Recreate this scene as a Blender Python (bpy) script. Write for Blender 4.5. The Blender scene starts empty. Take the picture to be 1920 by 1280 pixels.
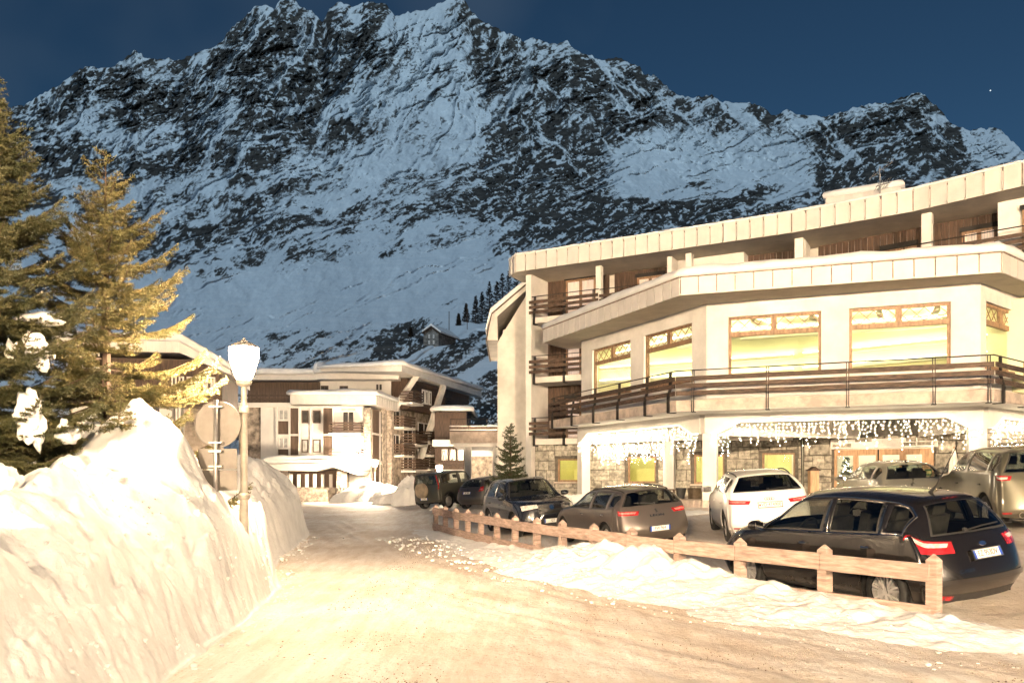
import bpy, bmesh, math, random
import numpy as np
from mathutils import Vector, Matrix
R = math.radians
rnd = random.Random(7)
S = bpy.context.scene
COL = S.collection

# ------------------------------------------------------------------ camera
CAMH, HOR, FPX = 1.82, 893.0, 1500.0
cam_d = bpy.data.cameras.new('camera'); cam = bpy.data.objects.new('camera', cam_d); COL.objects.link(cam)
cam.location = (0, 0, CAMH); cam.rotation_euler = (R(90), 0, 0)
cam_d.sensor_width = 36.0; cam_d.lens = 36.0 * FPX / 1920.0
cam_d.shift_y = (HOR - 640.0) / 1920.0
cam_d.clip_start = 0.1; cam_d.clip_end = 20000
S.camera = cam

# ------------------------------------------------------------------ world (moonlit dusk sky) and the one sun lamp (moonlight)
SUN_DIR = Vector((-0.40, -0.80, 0.50)).normalized()      # direction towards the moon
SUN_EL = math.asin(SUN_DIR.z); SUN_AZ = math.atan2(SUN_DIR.x, SUN_DIR.y)
w = bpy.data.worlds.new('World'); S.world = w; w.use_nodes = True
nt = w.node_tree; nt.nodes.clear()
sky = nt.nodes.new('ShaderNodeTexSky'); sky.sky_type = 'NISHITA'; sky.sun_disc = False
sky.sun_elevation = SUN_EL; sky.sun_rotation = SUN_AZ
sky.altitude = 2000; sky.air_density = 1.0; sky.dust_density = 0.4; sky.ozone_density = 1.6
bg = nt.nodes.new('ShaderNodeBackground'); bg.inputs['Strength'].default_value = 0.0265
wo = nt.nodes.new('ShaderNodeOutputWorld')
wb = nt.nodes.new('ShaderNodeMix'); wb.data_type = 'RGBA'; wb.blend_type = 'MULTIPLY'; wb.inputs[0].default_value = 1.0; wb.inputs[7].default_value = (.62, 1.05, 1.22, 1)   # tungsten white balance
nt.links.new(sky.outputs[0], wb.inputs[6]); 
tcw = nt.nodes.new('ShaderNodeTexCoord'); cn = nt.nodes.new('ShaderNodeTexNoise'); cn.inputs['Scale'].default_value = 2.1; cn.inputs['Detail'].default_value = 4.0; cmp_ = nt.nodes.new('ShaderNodeMapping'); cmp_.inputs['Location'].default_value = (.35, .2, .1)
crm = nt.nodes.new('ShaderNodeValToRGB'); crm.color_ramp.elements[0].position = .50; crm.color_ramp.elements[1].position = .78; crm.color_ramp.elements[1].color = (.5, .5, .5, 1)
cmx = nt.nodes.new('ShaderNodeMix'); cmx.data_type = 'RGBA'; cmx.inputs[7].default_value = (4.6, 6.2, 8.0, 1)      # thin high cloud
nt.links.new(tcw.outputs['Generated'], cmp_.inputs[0]); nt.links.new(cmp_.outputs[0], cn.inputs['Vector']); nt.links.new(cn.outputs['Fac'], crm.inputs[0]); nt.links.new(crm.outputs[0], cmx.inputs[0]); nt.links.new(wb.outputs[2], cmx.inputs[6])
nt.links.new(cmx.outputs[2], bg.inputs[0]); nt.links.new(bg.outputs[0], wo.inputs[0])
sd = bpy.data.lights.new('moon', 'SUN'); sd.energy = 1.6; sd.angle = R(4.0); sd.color = (0.58, 0.77, 0.91)
so = bpy.data.objects.new('moon', sd); COL.objects.link(so)
so.rotation_euler = SUN_DIR.to_track_quat('Z', 'Y').to_euler(); so.location = (-300, -350, 300)
S.view_settings.view_transform = 'Standard'; S.view_settings.look = 'None'
S.view_settings.exposure = 0.0; S.view_settings.gamma = 1.0; S.view_settings.use_curve_mapping = False
S.render.engine = 'CYCLES'
S.cycles.max_bounces = 6; S.cycles.diffuse_bounces = 3; S.cycles.glossy_bounces = 3; S.cycles.transparent_max_bounces = 12; S.cycles.transmission_bounces = 4

# ------------------------------------------------------------------ helpers
WM = {}
def wm(o): return WM.get(o.name, Matrix.Identity(4))
def link(o, parent=None, local=False):
    COL.objects.link(o)
    if parent is not None:
        o.parent = parent
        if not local: o.matrix_parent_inverse = wm(parent).inverted()
    return o
def tag(o, label=None, cat=None, group=None, kind=None):
    if label: o['label'] = label
    if cat: o['category'] = cat
    if group: o['group'] = group
    if kind: o['kind'] = kind
    return o
def empty(name, loc=(0, 0, 0), rz=0.0, parent=None):
    o = bpy.data.objects.new(name, None); o.empty_display_size = 0.3
    m = Matrix.Translation(Vector(loc)) @ Matrix.Rotation(rz, 4, 'Z')
    if parent is None:
        COL.objects.link(o); o.location = loc; o.rotation_euler = (0, 0, rz)
    else:
        link(o, parent); o.location = loc; o.rotation_euler = (0, 0, rz)
    WM[o.name] = m
    return o
def at(px, py, Y): return Vector(((px - 960.0) / FPX * Y, Y, CAMH - (py - HOR) / FPX * Y))
def lerp(a, b, t): return a + (b - a) * t
def ip(x, xs, ys): return float(np.interp(x, xs, ys))

class MB:
    def __init__(s): s.v = []; s.f = []; s.m = []
    def add(s, V, F, mi=0):
        b = len(s.v); s.v.extend([tuple(p) for p in V])
        for f in F: s.f.append(tuple(i + b for i in f)); s.m.append(mi)
        return s
    def box(s, c, size, M=None, mi=0):
        c = Vector(c); h = [x / 2 for x in size]; V = []
        for z in (-1, 1):
            for y in (-1, 1):
                for x in (-1, 1):
                    p = Vector((x * h[0], y * h[1], z * h[2]))
                    if M is not None: p = M @ p
                    V.append(c + p)
        return s.add(V, [(0, 2, 3, 1), (4, 5, 7, 6), (0, 1, 5, 4), (2, 6, 7, 3), (0, 4, 6, 2), (1, 3, 7, 5)], mi)
    def bar(s, p0, p1, w, h, mi=0, up=(0, 0, 1)):
        p0 = Vector(p0); p1 = Vector(p1); d = p1 - p0; L = d.length
        if L < 1e-6: return s
        d /= L; up = Vector(up)
        if abs(d.dot(up)) > 0.98: up = Vector((0, 1, 0)) if abs(d.y) < .9 else Vector((1, 0, 0))
        x = d.cross(up).normalized(); z = x.cross(d)
        M = Matrix((x, d, z)).transposed()
        return s.box((p0 + p1) / 2, (w, L, h), M, mi)
    def tube(s, pts, r, n=8, mi=0, cap=True):
        pts = [Vector(p) for p in pts]; rs = r if isinstance(r, (list, tuple)) else [r] * len(pts)
        V = []; F = []; prev = None
        for i, p in enumerate(pts):
            d = (pts[min(i + 1, len(pts) - 1)] - pts[max(i - 1, 0)]).normalized()
            if prev is None:
                a = Vector((0, 0, 1)) if abs(d.z) < .9 else Vector((1, 0, 0))
                x = d.cross(a).normalized()
            else: x = (prev - d * prev.dot(d)).normalized()
            prev = x; y = d.cross(x)
            for k in range(n):
                a = 2 * math.pi * k / n
                V.append(p + (x * math.cos(a) + y * math.sin(a)) * rs[i])
        for i in range(len(pts) - 1):
            for k in range(n):
                F.append((i * n + k, i * n + (k + 1) % n, (i + 1) * n + (k + 1) % n, (i + 1) * n + k))
        if cap:
            F.append(tuple(range(n))[::-1]); F.append(tuple((len(pts) - 1) * n + k for k in range(n)))
        return s.add(V, F, mi)
    def lathe(s, prof, c=(0, 0, 0), n=24, mi=0, M=None, cap=True):
        c = Vector(c); V = []; F = []
        for (r, z) in prof:
            for k in range(n):
                a = 2 * math.pi * k / n
                p = Vector((r * math.cos(a), r * math.sin(a), z))
                if M is not None: p = M @ p
                V.append(c + p)
        for i in range(len(prof) - 1):
            for k in range(n):
                F.append((i * n + k, i * n + (k + 1) % n, (i + 1) * n + (k + 1) % n, (i + 1) * n + k))
        if cap:
            F.append(tuple(range(n))[::-1]); F.append(tuple((len(prof) - 1) * n + k for k in range(n)))
        return s.add(V, F, mi)
    def prism(s, poly, z0, z1, mi=0):
        n = len(poly); V = [(p[0], p[1], z0) for p in poly] + [(p[0], p[1], z1) for p in poly]
        F = [tuple(range(n))[::-1], tuple(range(n, 2 * n))] + [(i, (i + 1) % n, n + (i + 1) % n, n + i) for i in range(n)]
        return s.add(V, F, mi)
    def ext(s, poly, vec, mi=0):
        n = len(poly); vec = Vector(vec); A = [Vector(p) for p in poly]; V = A + [p + vec for p in A]
        F = [tuple(range(n))[::-1], tuple(range(n, 2 * n))] + [(i, (i + 1) % n, n + (i + 1) % n, n + i) for i in range(n)]
        return s.add(V, F, mi)
    def mesh(s, name, mats, smooth=False):
        me = bpy.data.meshes.new(name); me.from_pydata(s.v, [], s.f)
        for m in (mats if isinstance(mats, (list, tuple)) else [mats]): me.materials.append(m)
        if any(s.m): me.polygons.foreach_set('material_index', s.m)
        if smooth: me.polygons.foreach_set('use_smooth', [True] * len(s.f))
        me.update(); return me
    def build(s, name, mats, parent=None, smooth=False, local=False, fixn=True):
        me = s.mesh(name, mats, smooth)
        if fixn:
            bm = bmesh.new(); bm.from_mesh(me); bmesh.ops.recalc_face_normals(bm, faces=bm.faces); bm.to_mesh(me); bm.free()
        return link(bpy.data.objects.new(name, me), parent, local)

_unit = {}
def unit_mesh(mat):
    if mat.name not in _unit:
        _unit[mat.name] = MB().box((0, 0, 0), (1, 1, 1)).mesh('unit_piece', mat)
    return _unit[mat.name]
def piece(name, mat, parent, c, size, M=None):
    """one small block that shares its mesh with its likes"""
    o = bpy.data.objects.new(name, unit_mesh(mat)); link(o, parent)
    m4 = (M.to_4x4() if M is not None else Matrix.Identity(4))
    o.matrix_basis = Matrix.Translation(Vector(c)) @ m4 @ Matrix.Diagonal((size[0], size[1], size[2], 1))
    return o

class Fr:
    """plan frame: s along a wall, n outwards (to the right-hand side when walking d), z up"""
    def __init__(f, p0, p1):
        f.o = Vector((p0[0], p0[1], 0)); d = Vector((p1[0] - p0[0], p1[1] - p0[1], 0)); f.L = d.length; f.d = d / f.L
        f.n = Vector((f.d.y, -f.d.x, 0)); f.M = Matrix((f.d, f.n, Vector((0, 0, 1)))).transposed()
    def P(f, s, n, z): return f.o + f.d * s + f.n * n + Vector((0, 0, z))
    def box(f, mb, s0, s1, n0, n1, z0, z1, mi=0):
        return mb.box(f.P((s0 + s1) / 2, (n0 + n1) / 2, (z0 + z1) / 2), (abs(s1 - s0), abs(n1 - n0), abs(z1 - z0)), f.M, mi)
    def piece(f, name, mat, parent, s0, s1, n0, n1, z0, z1):
        return piece(name, mat, parent, f.P((s0 + s1) / 2, (n0 + n1) / 2, (z0 + z1) / 2), (abs(s1 - s0), abs(n1 - n0), abs(z1 - z0)), f.M)
    def wall(f, mb, s0, s1, z0, z1, n0, n1, openings=(), mi=0):
        """slab from n0 (outer) to n1 (inner) with real openings (a0,a1,b0,b1)"""
        ss = sorted(set([s0, s1] + [x for o in openings for x in (o[0], o[1])])); zs = sorted(set([z0, z1] + [x for o in openings for x in (o[2], o[3])]))
        ss = [x for x in ss if s0 - 1e-6 <= x <= s1 + 1e-6]; zs = [x for x in zs if z0 - 1e-6 <= x <= z1 + 1e-6]
        def solid(i, j):
            if i < 0 or j < 0 or i >= len(ss) - 1 or j >= len(zs) - 1: return False
            a = (ss[i] + ss[i + 1]) / 2; b = (zs[j] + zs[j + 1]) / 2
            return not any(o[0] < a < o[1] and o[2] < b < o[3] for o in openings)
        for i in range(len(ss) - 1):
            for j in range(len(zs) - 1):
                if not solid(i, j): continue
                a0, a1, b0, b1 = ss[i], ss[i + 1], zs[j], zs[j + 1]
                q = lambda n: [f.P(a0, n, b0), f.P(a1, n, b0), f.P(a1, n, b1), f.P(a0, n, b1)]
                mb.add(q(n0), [(0, 1, 2, 3)], mi); mb.add(q(n1), [(3, 2, 1, 0)], mi)
                if not solid(i - 1, j): mb.add([f.P(a0, n0, b0), f.P(a0, n0, b1), f.P(a0, n1, b1), f.P(a0, n1, b0)], [(0, 1, 2, 3)], mi)
                if not solid(i + 1, j): mb.add([f.P(a1, n0, b0), f.P(a1, n1, b0), f.P(a1, n1, b1), f.P(a1, n0, b1)], [(0, 1, 2, 3)], mi)
                if not solid(i, j - 1): mb.add([f.P(a0, n0, b0), f.P(a0, n1, b0), f.P(a1, n1, b0), f.P(a1, n0, b0)], [(0, 1, 2, 3)], mi)
                if not solid(i, j + 1): mb.add([f.P(a0, n0, b1), f.P(a1, n0, b1), f.P(a1, n1, b1), f.P(a0, n1, b1)], [(0, 1, 2, 3)], mi)
        return mb

# numpy value noise
def _hash(ix, iy, seed):
    n = (ix.astype(np.int64) * 374761393 + iy.astype(np.int64) * 668265263 + seed * 974711) & 0x7fffffff
    n = ((n ^ (n >> 13)) * 1274126177) & 0x7fffffff
    n = (n ^ (n >> 16)) & 0xffff
    return n / 65535.0
def vnoise(x, y, seed=0):
    x = np.asarray(x, float); y = np.asarray(y, float)
    ix = np.floor(x); iy = np.floor(y); fx = x - ix; fy = y - iy
    fx = fx * fx * fx * (fx * (fx * 6 - 15) + 10); fy = fy * fy * fy * (fy * (fy * 6 - 15) + 10)
    ix = ix.astype(np.int64); iy = iy.astype(np.int64)
    a = _hash(ix, iy, seed); b = _hash(ix + 1, iy, seed); c = _hash(ix, iy + 1, seed); d = _hash(ix + 1, iy + 1, seed)
    return (a + (b - a) * fx) * (1 - fy) + (c + (d - c) * fx) * fy
def fbm(x, y, oct=5, seed=0, gain=.5, ridged=False):
    t = 0; a = 1; tot = 0; ca, sa = math.cos(.6), math.sin(.6)
    for i in range(oct):
        n = vnoise(x, y, seed + i * 17)
        if ridged: n = 1 - np.abs(2 * n - 1)
        t = t + n * a; tot += a; a *= gain
        x, y = (x * ca - y * sa) * 2.03 + 11.3, (x * sa + y * ca) * 2.03 + 5.7
    return t / tot
def pchip(vals, tq):
    """monotone cubic through vals (n,k) at 0..n-1, sampled at tq"""
    v = np.asarray(vals, float); n = len(v); d = np.diff(v, axis=0); m = np.zeros_like(v)
    p = d[:-1] * d[1:]; hm = np.where(p > 0, 2 * p / np.where(np.abs(d[:-1] + d[1:]) < 1e-12, 1, d[:-1] + d[1:]), 0)
    m[1:-1] = hm; m[0] = d[0]; m[-1] = d[-1]
    tq = np.asarray(tq, float); i = np.clip(np.floor(tq).astype(int), 0, n - 2); t = (tq - i)[:, None] if v.ndim == 2 else tq - i
    t2 = t * t; t3 = t2 * t
    return (2 * t3 - 3 * t2 + 1) * v[i] + (t3 - 2 * t2 + t) * m[i] + (-2 * t3 + 3 * t2) * v[i + 1] + (t3 - t2) * m[i + 1]
def grid_mesh(name, X, Y, Z, mats, parent=None, smooth=True, attrs=None, local=False):
    nr, nc = X.shape
    V = np.stack([X, Y, Z], -1).reshape(-1, 3)
    idx = np.arange(nr * nc).reshape(nr, nc)
    F = np.stack([idx[:-1, :-1], idx[:-1, 1:], idx[1:, 1:], idx[1:, :-1]], -1).reshape(-1, 4)
    me = bpy.data.meshes.new(name)
    me.vertices.add(len(V)); me.vertices.foreach_set('co', V.astype(np.float32).ravel())
    me.loops.add(F.size); me.loops.foreach_set('vertex_index', F.astype(np.int32).ravel())
    me.polygons.add(len(F)); me.polygons.foreach_set('loop_start', np.arange(0, F.size, 4, dtype=np.int32))
    if smooth: me.polygons.foreach_set('use_smooth', np.ones(len(F), bool))
    for m in (mats if isinstance(mats, (list, tuple)) else [mats]): me.materials.append(m)
    me.update(calc_edges=True); me.validate()
    for k, a in (attrs or {}).items():
        at_ = me.attributes.new(k, 'FLOAT', 'POINT'); at_.data.foreach_set('value', a.astype(np.float32).ravel())
    return link(bpy.data.objects.new(name, me), parent, local)

# ------------------------------------------------------------------ materials
MATS = {}
def nmat(name):
    m = bpy.data.materials.new(name); m.use_nodes = True; nt = m.node_tree; nt.nodes.clear()
    out = nt.nodes.new('ShaderNodeOutputMaterial'); MATS[name] = m
    return m, nt, out
def N(nt, t, **kw):
    n = nt.nodes.new(t)
    for k, v in kw.items():
        if k.startswith('i_'):
            key = k[2:]; key = int(key) if key.isdigit() else key.replace('_', ' ')
            n.inputs[key].default_value = v
        else: setattr(n, k, v)
    return n
def ramp(nt, stops, src=None, interp='LINEAR'):
    r = nt.nodes.new('ShaderNodeValToRGB'); r.color_ramp.interpolation = interp; e = r.color_ramp.elements
    while len(e) < len(stops): e.new(.5)
    for i, (p, c) in enumerate(stops):
        e[i].position = p; e[i].color = (c[0], c[1], c[2], 1) if isinstance(c, (tuple, list)) else (c, c, c, 1)
    if src is not None: nt.links.new(src, r.inputs[0])
    return r
def mat(name, col, rough=.6, metal=0.0, var=.12, scale=3.0, bump=0.0, bscale=None, coat=0.0, spec=.5, stretch=None, col2=None, sharp=False, emit=None, estr=0.0, dist=.01, object_random=0.0):
    m, nt, out = nmat(name); L = nt.links.new
    b = N(nt, 'ShaderNodeBsdfPrincipled', i_Roughness=rough, i_Metallic=metal)
    b.inputs['Specular IOR Level'].default_value = spec; b.inputs['Coat Weight'].default_value = coat; b.inputs['Coat Roughness'].default_value = .05
    tc = N(nt, 'ShaderNodeNewGeometry'); mp = N(nt, 'ShaderNodeMapping'); L(tc.outputs['Position'], mp.inputs[0])
    if stretch: mp.inputs['Scale'].default_value = stretch
    nz = N(nt, 'ShaderNodeTexNoise', i_Scale=scale, i_Detail=6.0, i_Roughness=.62); L(mp.outputs[0], nz.inputs['Vector'])
    c2 = col2 if col2 else tuple(max(0, c * (1 - 2 * var)) for c in col)
    c1 = col if col2 else tuple(min(1, c * (1 + var)) for c in col)
    rp = ramp(nt, [(.36 if not sharp else .47, c2), (.66 if not sharp else .53, c1)], nz.outputs['Fac'])
    src = rp.outputs[0]
    if object_random:
        oi = N(nt, 'ShaderNodeObjectInfo'); hs = N(nt, 'ShaderNodeHueSaturation'); L(src, hs.inputs['Color'])
        mr = N(nt, 'ShaderNodeMapRange', i_3=1 - object_random, i_4=1 + object_random); L(oi.outputs['Random'], mr.inputs[0]); L(mr.outputs[0], hs.inputs['Value'])
        src = hs.outputs[0]
    L(src, b.inputs['Base Color'])
    if bump:
        n2 = N(nt, 'ShaderNodeTexNoise', i_Scale=bscale or scale * 6, i_Detail=5.0); L(mp.outputs[0], n2.inputs['Vector'])
        bp = N(nt, 'ShaderNodeBump', i_Strength=bump, i_Distance=dist); L(n2.outputs['Fac'], bp.inputs['Height']); L(bp.outputs[0], b.inputs['Normal'])
    if emit:
        b.inputs['Emission Color'].default_value = (*emit, 1); b.inputs['Emission Strength'].default_value = estr
    L(b.outputs[0], out.inputs[0]); return m
def emat(name, col, strength):
    m, nt, out = nmat(name); e = N(nt, 'ShaderNodeEmission'); e.inputs[0].default_value = (*col, 1); e.inputs[1].default_value = strength
    nt.links.new(e.outputs[0], out.inputs[0]); return m
def glass(name, tint=(1, 1, 1), base=.06, rough=.02):
    m, nt, out = nmat(name); L = nt.links.new
    t = N(nt, 'ShaderNodeBsdfTransparent'); t.inputs[0].default_value = (*tint, 1)
    g = N(nt, 'ShaderNodeBsdfGlossy', i_Roughness=rough); g.inputs[0].default_value = (.9, .92, .95, 1)
    lw = N(nt, 'ShaderNodeLayerWeight', i_Blend=.5); pw = N(nt, 'ShaderNodeMath', operation='POWER'); pw.inputs[1].default_value = 4.5; L(lw.outputs['Facing'], pw.inputs[0])
    ad = N(nt, 'ShaderNodeMath', operation='MULTIPLY_ADD', use_clamp=True); ad.inputs[1].default_value = .85; ad.inputs[2].default_value = .035 + base; L(pw.outputs[0], ad.inputs[0])
    mx = N(nt, 'ShaderNodeMixShader'); L(ad.outputs[0], mx.inputs[0]); L(t.outputs[0], mx.inputs[1]); L(g.outputs[0], mx.inputs[2]); L(mx.outputs[0], out.inputs[0]); return m

m_snow = mat('snow', (.80, .79, .77), .75, var=.05, scale=2.2, bump=.6, bscale=9, spec=.25, dist=.04)
m_snow_far = mat('roof_snow', (.84, .83, .81), .8, var=.05, scale=1.1, bump=.4, bscale=4, spec=.2, dist=.04)
m_plaster = mat('white_plaster', (.77, .74, .70), .85, var=.07, scale=.9, bump=.12, bscale=60, dist=.004)
m_plaster_w = mat('old_plaster', (.70, .66, .60), .88, var=.1, scale=.9, bump=.12, bscale=40, dist=.005)
m_fascia = mat('cream_sheet_metal', (.70, .66, .61), .42, var=.05, scale=1.2, spec=.4, object_random=.05)
m_soffit = mat('soffit_paint', (.74, .68, .57), .8, var=.07, scale=1.1)
m_concrete = mat('weathered_concrete', (.55, .46, .39), .9, var=.16, scale=2.4, bump=.3, bscale=30, dist=.006, object_random=.05)
m_wood_dk = mat('dark_brown_timber', (.085, .05, .032), .7, var=.3, scale=5, stretch=(3, 3, .35), bump=.3, bscale=26, dist=.004, object_random=.16)
m_wood_rail = mat('brown_rail_timber', (.095, .06, .04), .7, var=.35, scale=4, stretch=(1, 1, 5), bump=.3, bscale=18, dist=.004, object_random=.18)
m_wood_win = mat('warm_window_timber', (.33, .20, .115), .55, var=.2, scale=6, stretch=(2, 2, .6), object_random=.08)
m_wood_door = mat('light_door_timber', (.50, .31, .18), .5, var=.15, scale=5, stretch=(3, 3, .5), object_random=.06)
m_wood_fence = mat('fence_timber', (.44, .32, .265), .8, var=.2, scale=3.0, stretch=(1.2, 1.2, 9), bump=.5, bscale=9, dist=.006, object_random=.08)
m_metal_dk = mat('dark_iron', (.035, .03, .028), .5, metal=.6, var=.2, scale=8)
m_metal_gray = mat('galvanised_steel', (.42, .40, .38), .42, metal=.75, var=.12, scale=9)
m_sign_back = mat('sign_back_aluminium', (.13, .115, .10), .48, metal=.55, var=.12, scale=5)
m_stone = mat('granite_block', (.40, .37, .31), .9, var=.28, scale=5, bump=.55, bscale=22, dist=.012, object_random=.2)
m_stone_lt = mat('pale_rubble_stone', (.40, .34, .28), .9, var=.3, scale=3.2, bump=.6, bscale=9, dist=.03, object_random=.16)
m_mortar = mat('mortar', (.13, .115, .095), .95, var=.2, scale=6)
m_black = mat('black_rubber', (.018, .017, .016), .75, var=.2, scale=14, bump=.15, bscale=60, dist=.003)
m_void = mat('dark_interior', (.02, .019, .018), .8, var=.2)
m_glass = glass('window_glass', (.93, .95, .92), .02)
m_glass_dk = glass('dark_window_glass', (.32, .32, .33), .05)

# ================================================================== GROUND, ROAD, SNOW BANKS
FENCE_Y = [9.58 + i * 1.209 for i in range(15)]
FENCE_PX = [1751, 1547, 1388, 1274, 1185, 1114, 1055, 1007, 966, 932, 902, 877, 855, 835, 817]
FENCE = [((px - 960) / FPX * y, y) for px, y in zip(FENCE_PX, FENCE_Y)]
_fy = [-20, 4.0] + FENCE_Y + [34, 45, 60, 90]
_fx = [16, 9.2] + [p[0] for p in FENCE] + [-5.2, -8.6, -14, -22]
def fence_x(y): return np.interp(y, _fy, _fx)
def lot_h(x, y):
    """packed-snow ground: road at 0, car park rising to the hotel"""
    x = np.asarray(x, float); y = np.asarray(y, float)
    d = (x - fence_x(y)) * .91
    h = np.interp(d, [.5, 1.5, 6, 9, 12, 40], [0, .06, .46, .68, .82, .86])
    h = h * np.clip((y - 2) / 8, 0, 1)
    far = np.clip((y - 48) / 20, 0, 1) * -.3
    return h + far * np.clip((2 - x) / 6, 0, 1)
_by = [-20, 3, 5, 7, 10.2, 12, 13.2, 14.6, 18, 25, 38, 48]
_bx = [-3.4, -2.6, -2.75, -3.05, -3.35, -3.55, -3.8, -4.3, -5.2, -6.3, -10, -14]
def bank_foot(y): return np.interp(y, _by, _bx)

def ground_material():
    m, nt, out = nmat('packed_dirty_snow'); L = nt.links.new
    b = N(nt, 'ShaderNodeBsdfPrincipled', i_Roughness=.7); b.inputs['Specular IOR Level'].default_value = .35
    g = N(nt, 'ShaderNodeNewGeometry')
    n1 = N(nt, 'ShaderNodeTexNoise', i_Scale=.35, i_Detail=5.0, i_Roughness=.6); L(g.outputs['Position'], n1.inputs['Vector'])
    r1 = ramp(nt, [(.36, (.68, .60, .51)), (.52, (.80, .75, .69)), (.66, (.86, .84, .80))], n1.outputs['Fac'])
    mp = N(nt, 'ShaderNodeMapping'); mp.inputs['Rotation'].default_value = (0, 0, R(24)); mp.inputs['Scale'].default_value = (2.6, .35, 1); L(g.outputs['Position'], mp.inputs[0])
    n2 = N(nt, 'ShaderNodeTexNoise', i_Scale=1.6, i_Detail=6.0, i_Roughness=.7); L(mp.outputs[0], n2.inputs['Vector'])
    r2 = ramp(nt, [(.40, (.60, .47, .34)), (.60, (1, 1, 1))], n2.outputs['Fac'])
    mx = N(nt, 'ShaderNodeMix', data_type='RGBA', blend_type='MULTIPLY'); mx.inputs[0].default_value = .38; L(r1.outputs[0], mx.inputs[6]); L(r2.outputs[0], mx.inputs[7])
    n3 = N(nt, 'ShaderNodeTexNoise', i_Scale=19.0, i_Detail=5.0, i_Roughness=.75); L(g.outputs['Position'], n3.inputs['Vector'])
    r3 = ramp(nt, [(.33, (.30, .18, .09)), (.43, (1, 1, 1))], n3.outputs['Fac'])
    n5 = N(nt, 'ShaderNodeTexNoise', i_Scale=1.1, i_Detail=3.0); L(g.outputs['Position'], n5.inputs['Vector'])
    r5 = ramp(nt, [(.40, .25), (.62, .95)], n5.outputs['Fac'])
    mx2 = N(nt, 'ShaderNodeMix', data_type='RGBA', blend_type='MULTIPLY'); L(r5.outputs[0], mx2.inputs[0]); L(mx.outputs[2], mx2.inputs[6]); L(r3.outputs[0], mx2.inputs[7])
    at_ = N(nt, 'ShaderNodeAttribute', attribute_name='dirt')
    mx3 = N(nt, 'ShaderNodeMix', data_type='RGBA'); L(at_.outputs['Fac'], mx3.inputs[0]); L(mx2.outputs[2], mx3.inputs[6]); mx3.inputs[7].default_value = (.50, .38, .28, 1)
    L(mx3.outputs[2], b.inputs['Base Color'])
    n4 = N(nt, 'ShaderNodeTexNoise', i_Scale=9.0, i_Detail=8.0, i_Roughness=.72); L(g.outputs['Position'], n4.inputs['Vector'])
    bp = N(nt, 'ShaderNodeBump', i_Strength=.8, i_Distance=.035); L(n4.outputs['Fac'], bp.inputs['Height']); L(bp.outputs[0], b.inputs['Normal'])
    L(b.outputs[0], out.inputs[0]); return m
m_road = ground_material()

def nonuni(parts):
    a = [np.linspace(p[0], p[1], p[2], endpoint=False) for p in parts]
    return np.concatenate(a + [[parts[-1][1]]])
gx = nonuni([(-90, -14, 26), (-14, -7, 30), (-7, 12, 330), (12, 26, 60), (26, 110, 26)])
gy = nonuni([(-60, 2, 20), (2, 5, 20), (5, 26, 330), (26, 50, 120), (50, 100, 36)])
GX, GY = np.meshgrid(gx, gy)
def ruts(x, y):
    # wheel tracks following the road curve, parallel to the fence
    q = (x - fence_x(y))
    w_ = .5 * fbm(q * .8, y * .08, 3, 5) + .25 * fbm(q * 1.5, y * .5, 3, 6)
    r = 0
    for c, a in ((-2.35, .020), (-3.85, .018), (-5.1, .014), (-3.1, .012), (-4.5, .010), (-1.95, .010)):
        r = r - a * np.exp(-((q - c + (w_ - .25) * 1.2) / .16) ** 2) + .5 * a * np.exp(-((q - c + (w_ - .25) * 1.2 - .26) / .09) ** 2)
    return r
near = np.clip((60 - GY) / 20, 0, 1) * np.clip((GX + 14) / 4, 0, 1)
GZ = lot_h(GX, GY) + near * (.05 * (fbm(GX * .55, GY * .4, 4, 3) - .5) + .05 * (fbm(GX * 2.6, GY * 2.2, 4, 9) - .5) + ruts(GX, GY) + .02 * (fbm(GX * 8, GY * 8, 3, 21) - .5))
dq = (GX - fence_x(GY))
dirt = np.clip(np.exp(-((dq + 2.2) / 1.3) ** 2) * np.clip((GY - 16) / 5, 0, 1) * np.clip((34 - GY) / 8, 0, 1), 0, 1) * .55 * np.clip(fbm(GX * .9, GY * .5, 4, 31) * 2.2 - .4, 0, 1)
dirt = dirt + .45 * np.clip((GX - 4) / 3, 0, 1) * np.clip((9.5 - GY) / 3, 0, 1) * fbm(GX * 1.5, GY * 1.5, 4, 33)
dirt = dirt + .28 * np.clip((dq - 1.0) / 2, 0, 1) * np.clip(fbm(GX * .5, GY * .5, 4, 36) * 2.4 - .75, 0, 1)
dirt = dirt + np.clip(-ruts(GX, GY) * 12, 0, .35) * near * fbm(GX * 2, GY * .8, 3, 38)
tag(grid_mesh('ground', GX, GY, GZ, m_road, attrs={'dirt': np.clip(dirt, 0, .8)}), kind='structure')
base = MB(); base.add([(-6000, -6000, -4), (6000, -6000, -4), (6000, 6000, -4), (-6000, 6000, -4)], [(0, 1, 2, 3)])
tag(base.build('valley_floor', m_snow_far, fixn=False), kind='structure')

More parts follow.
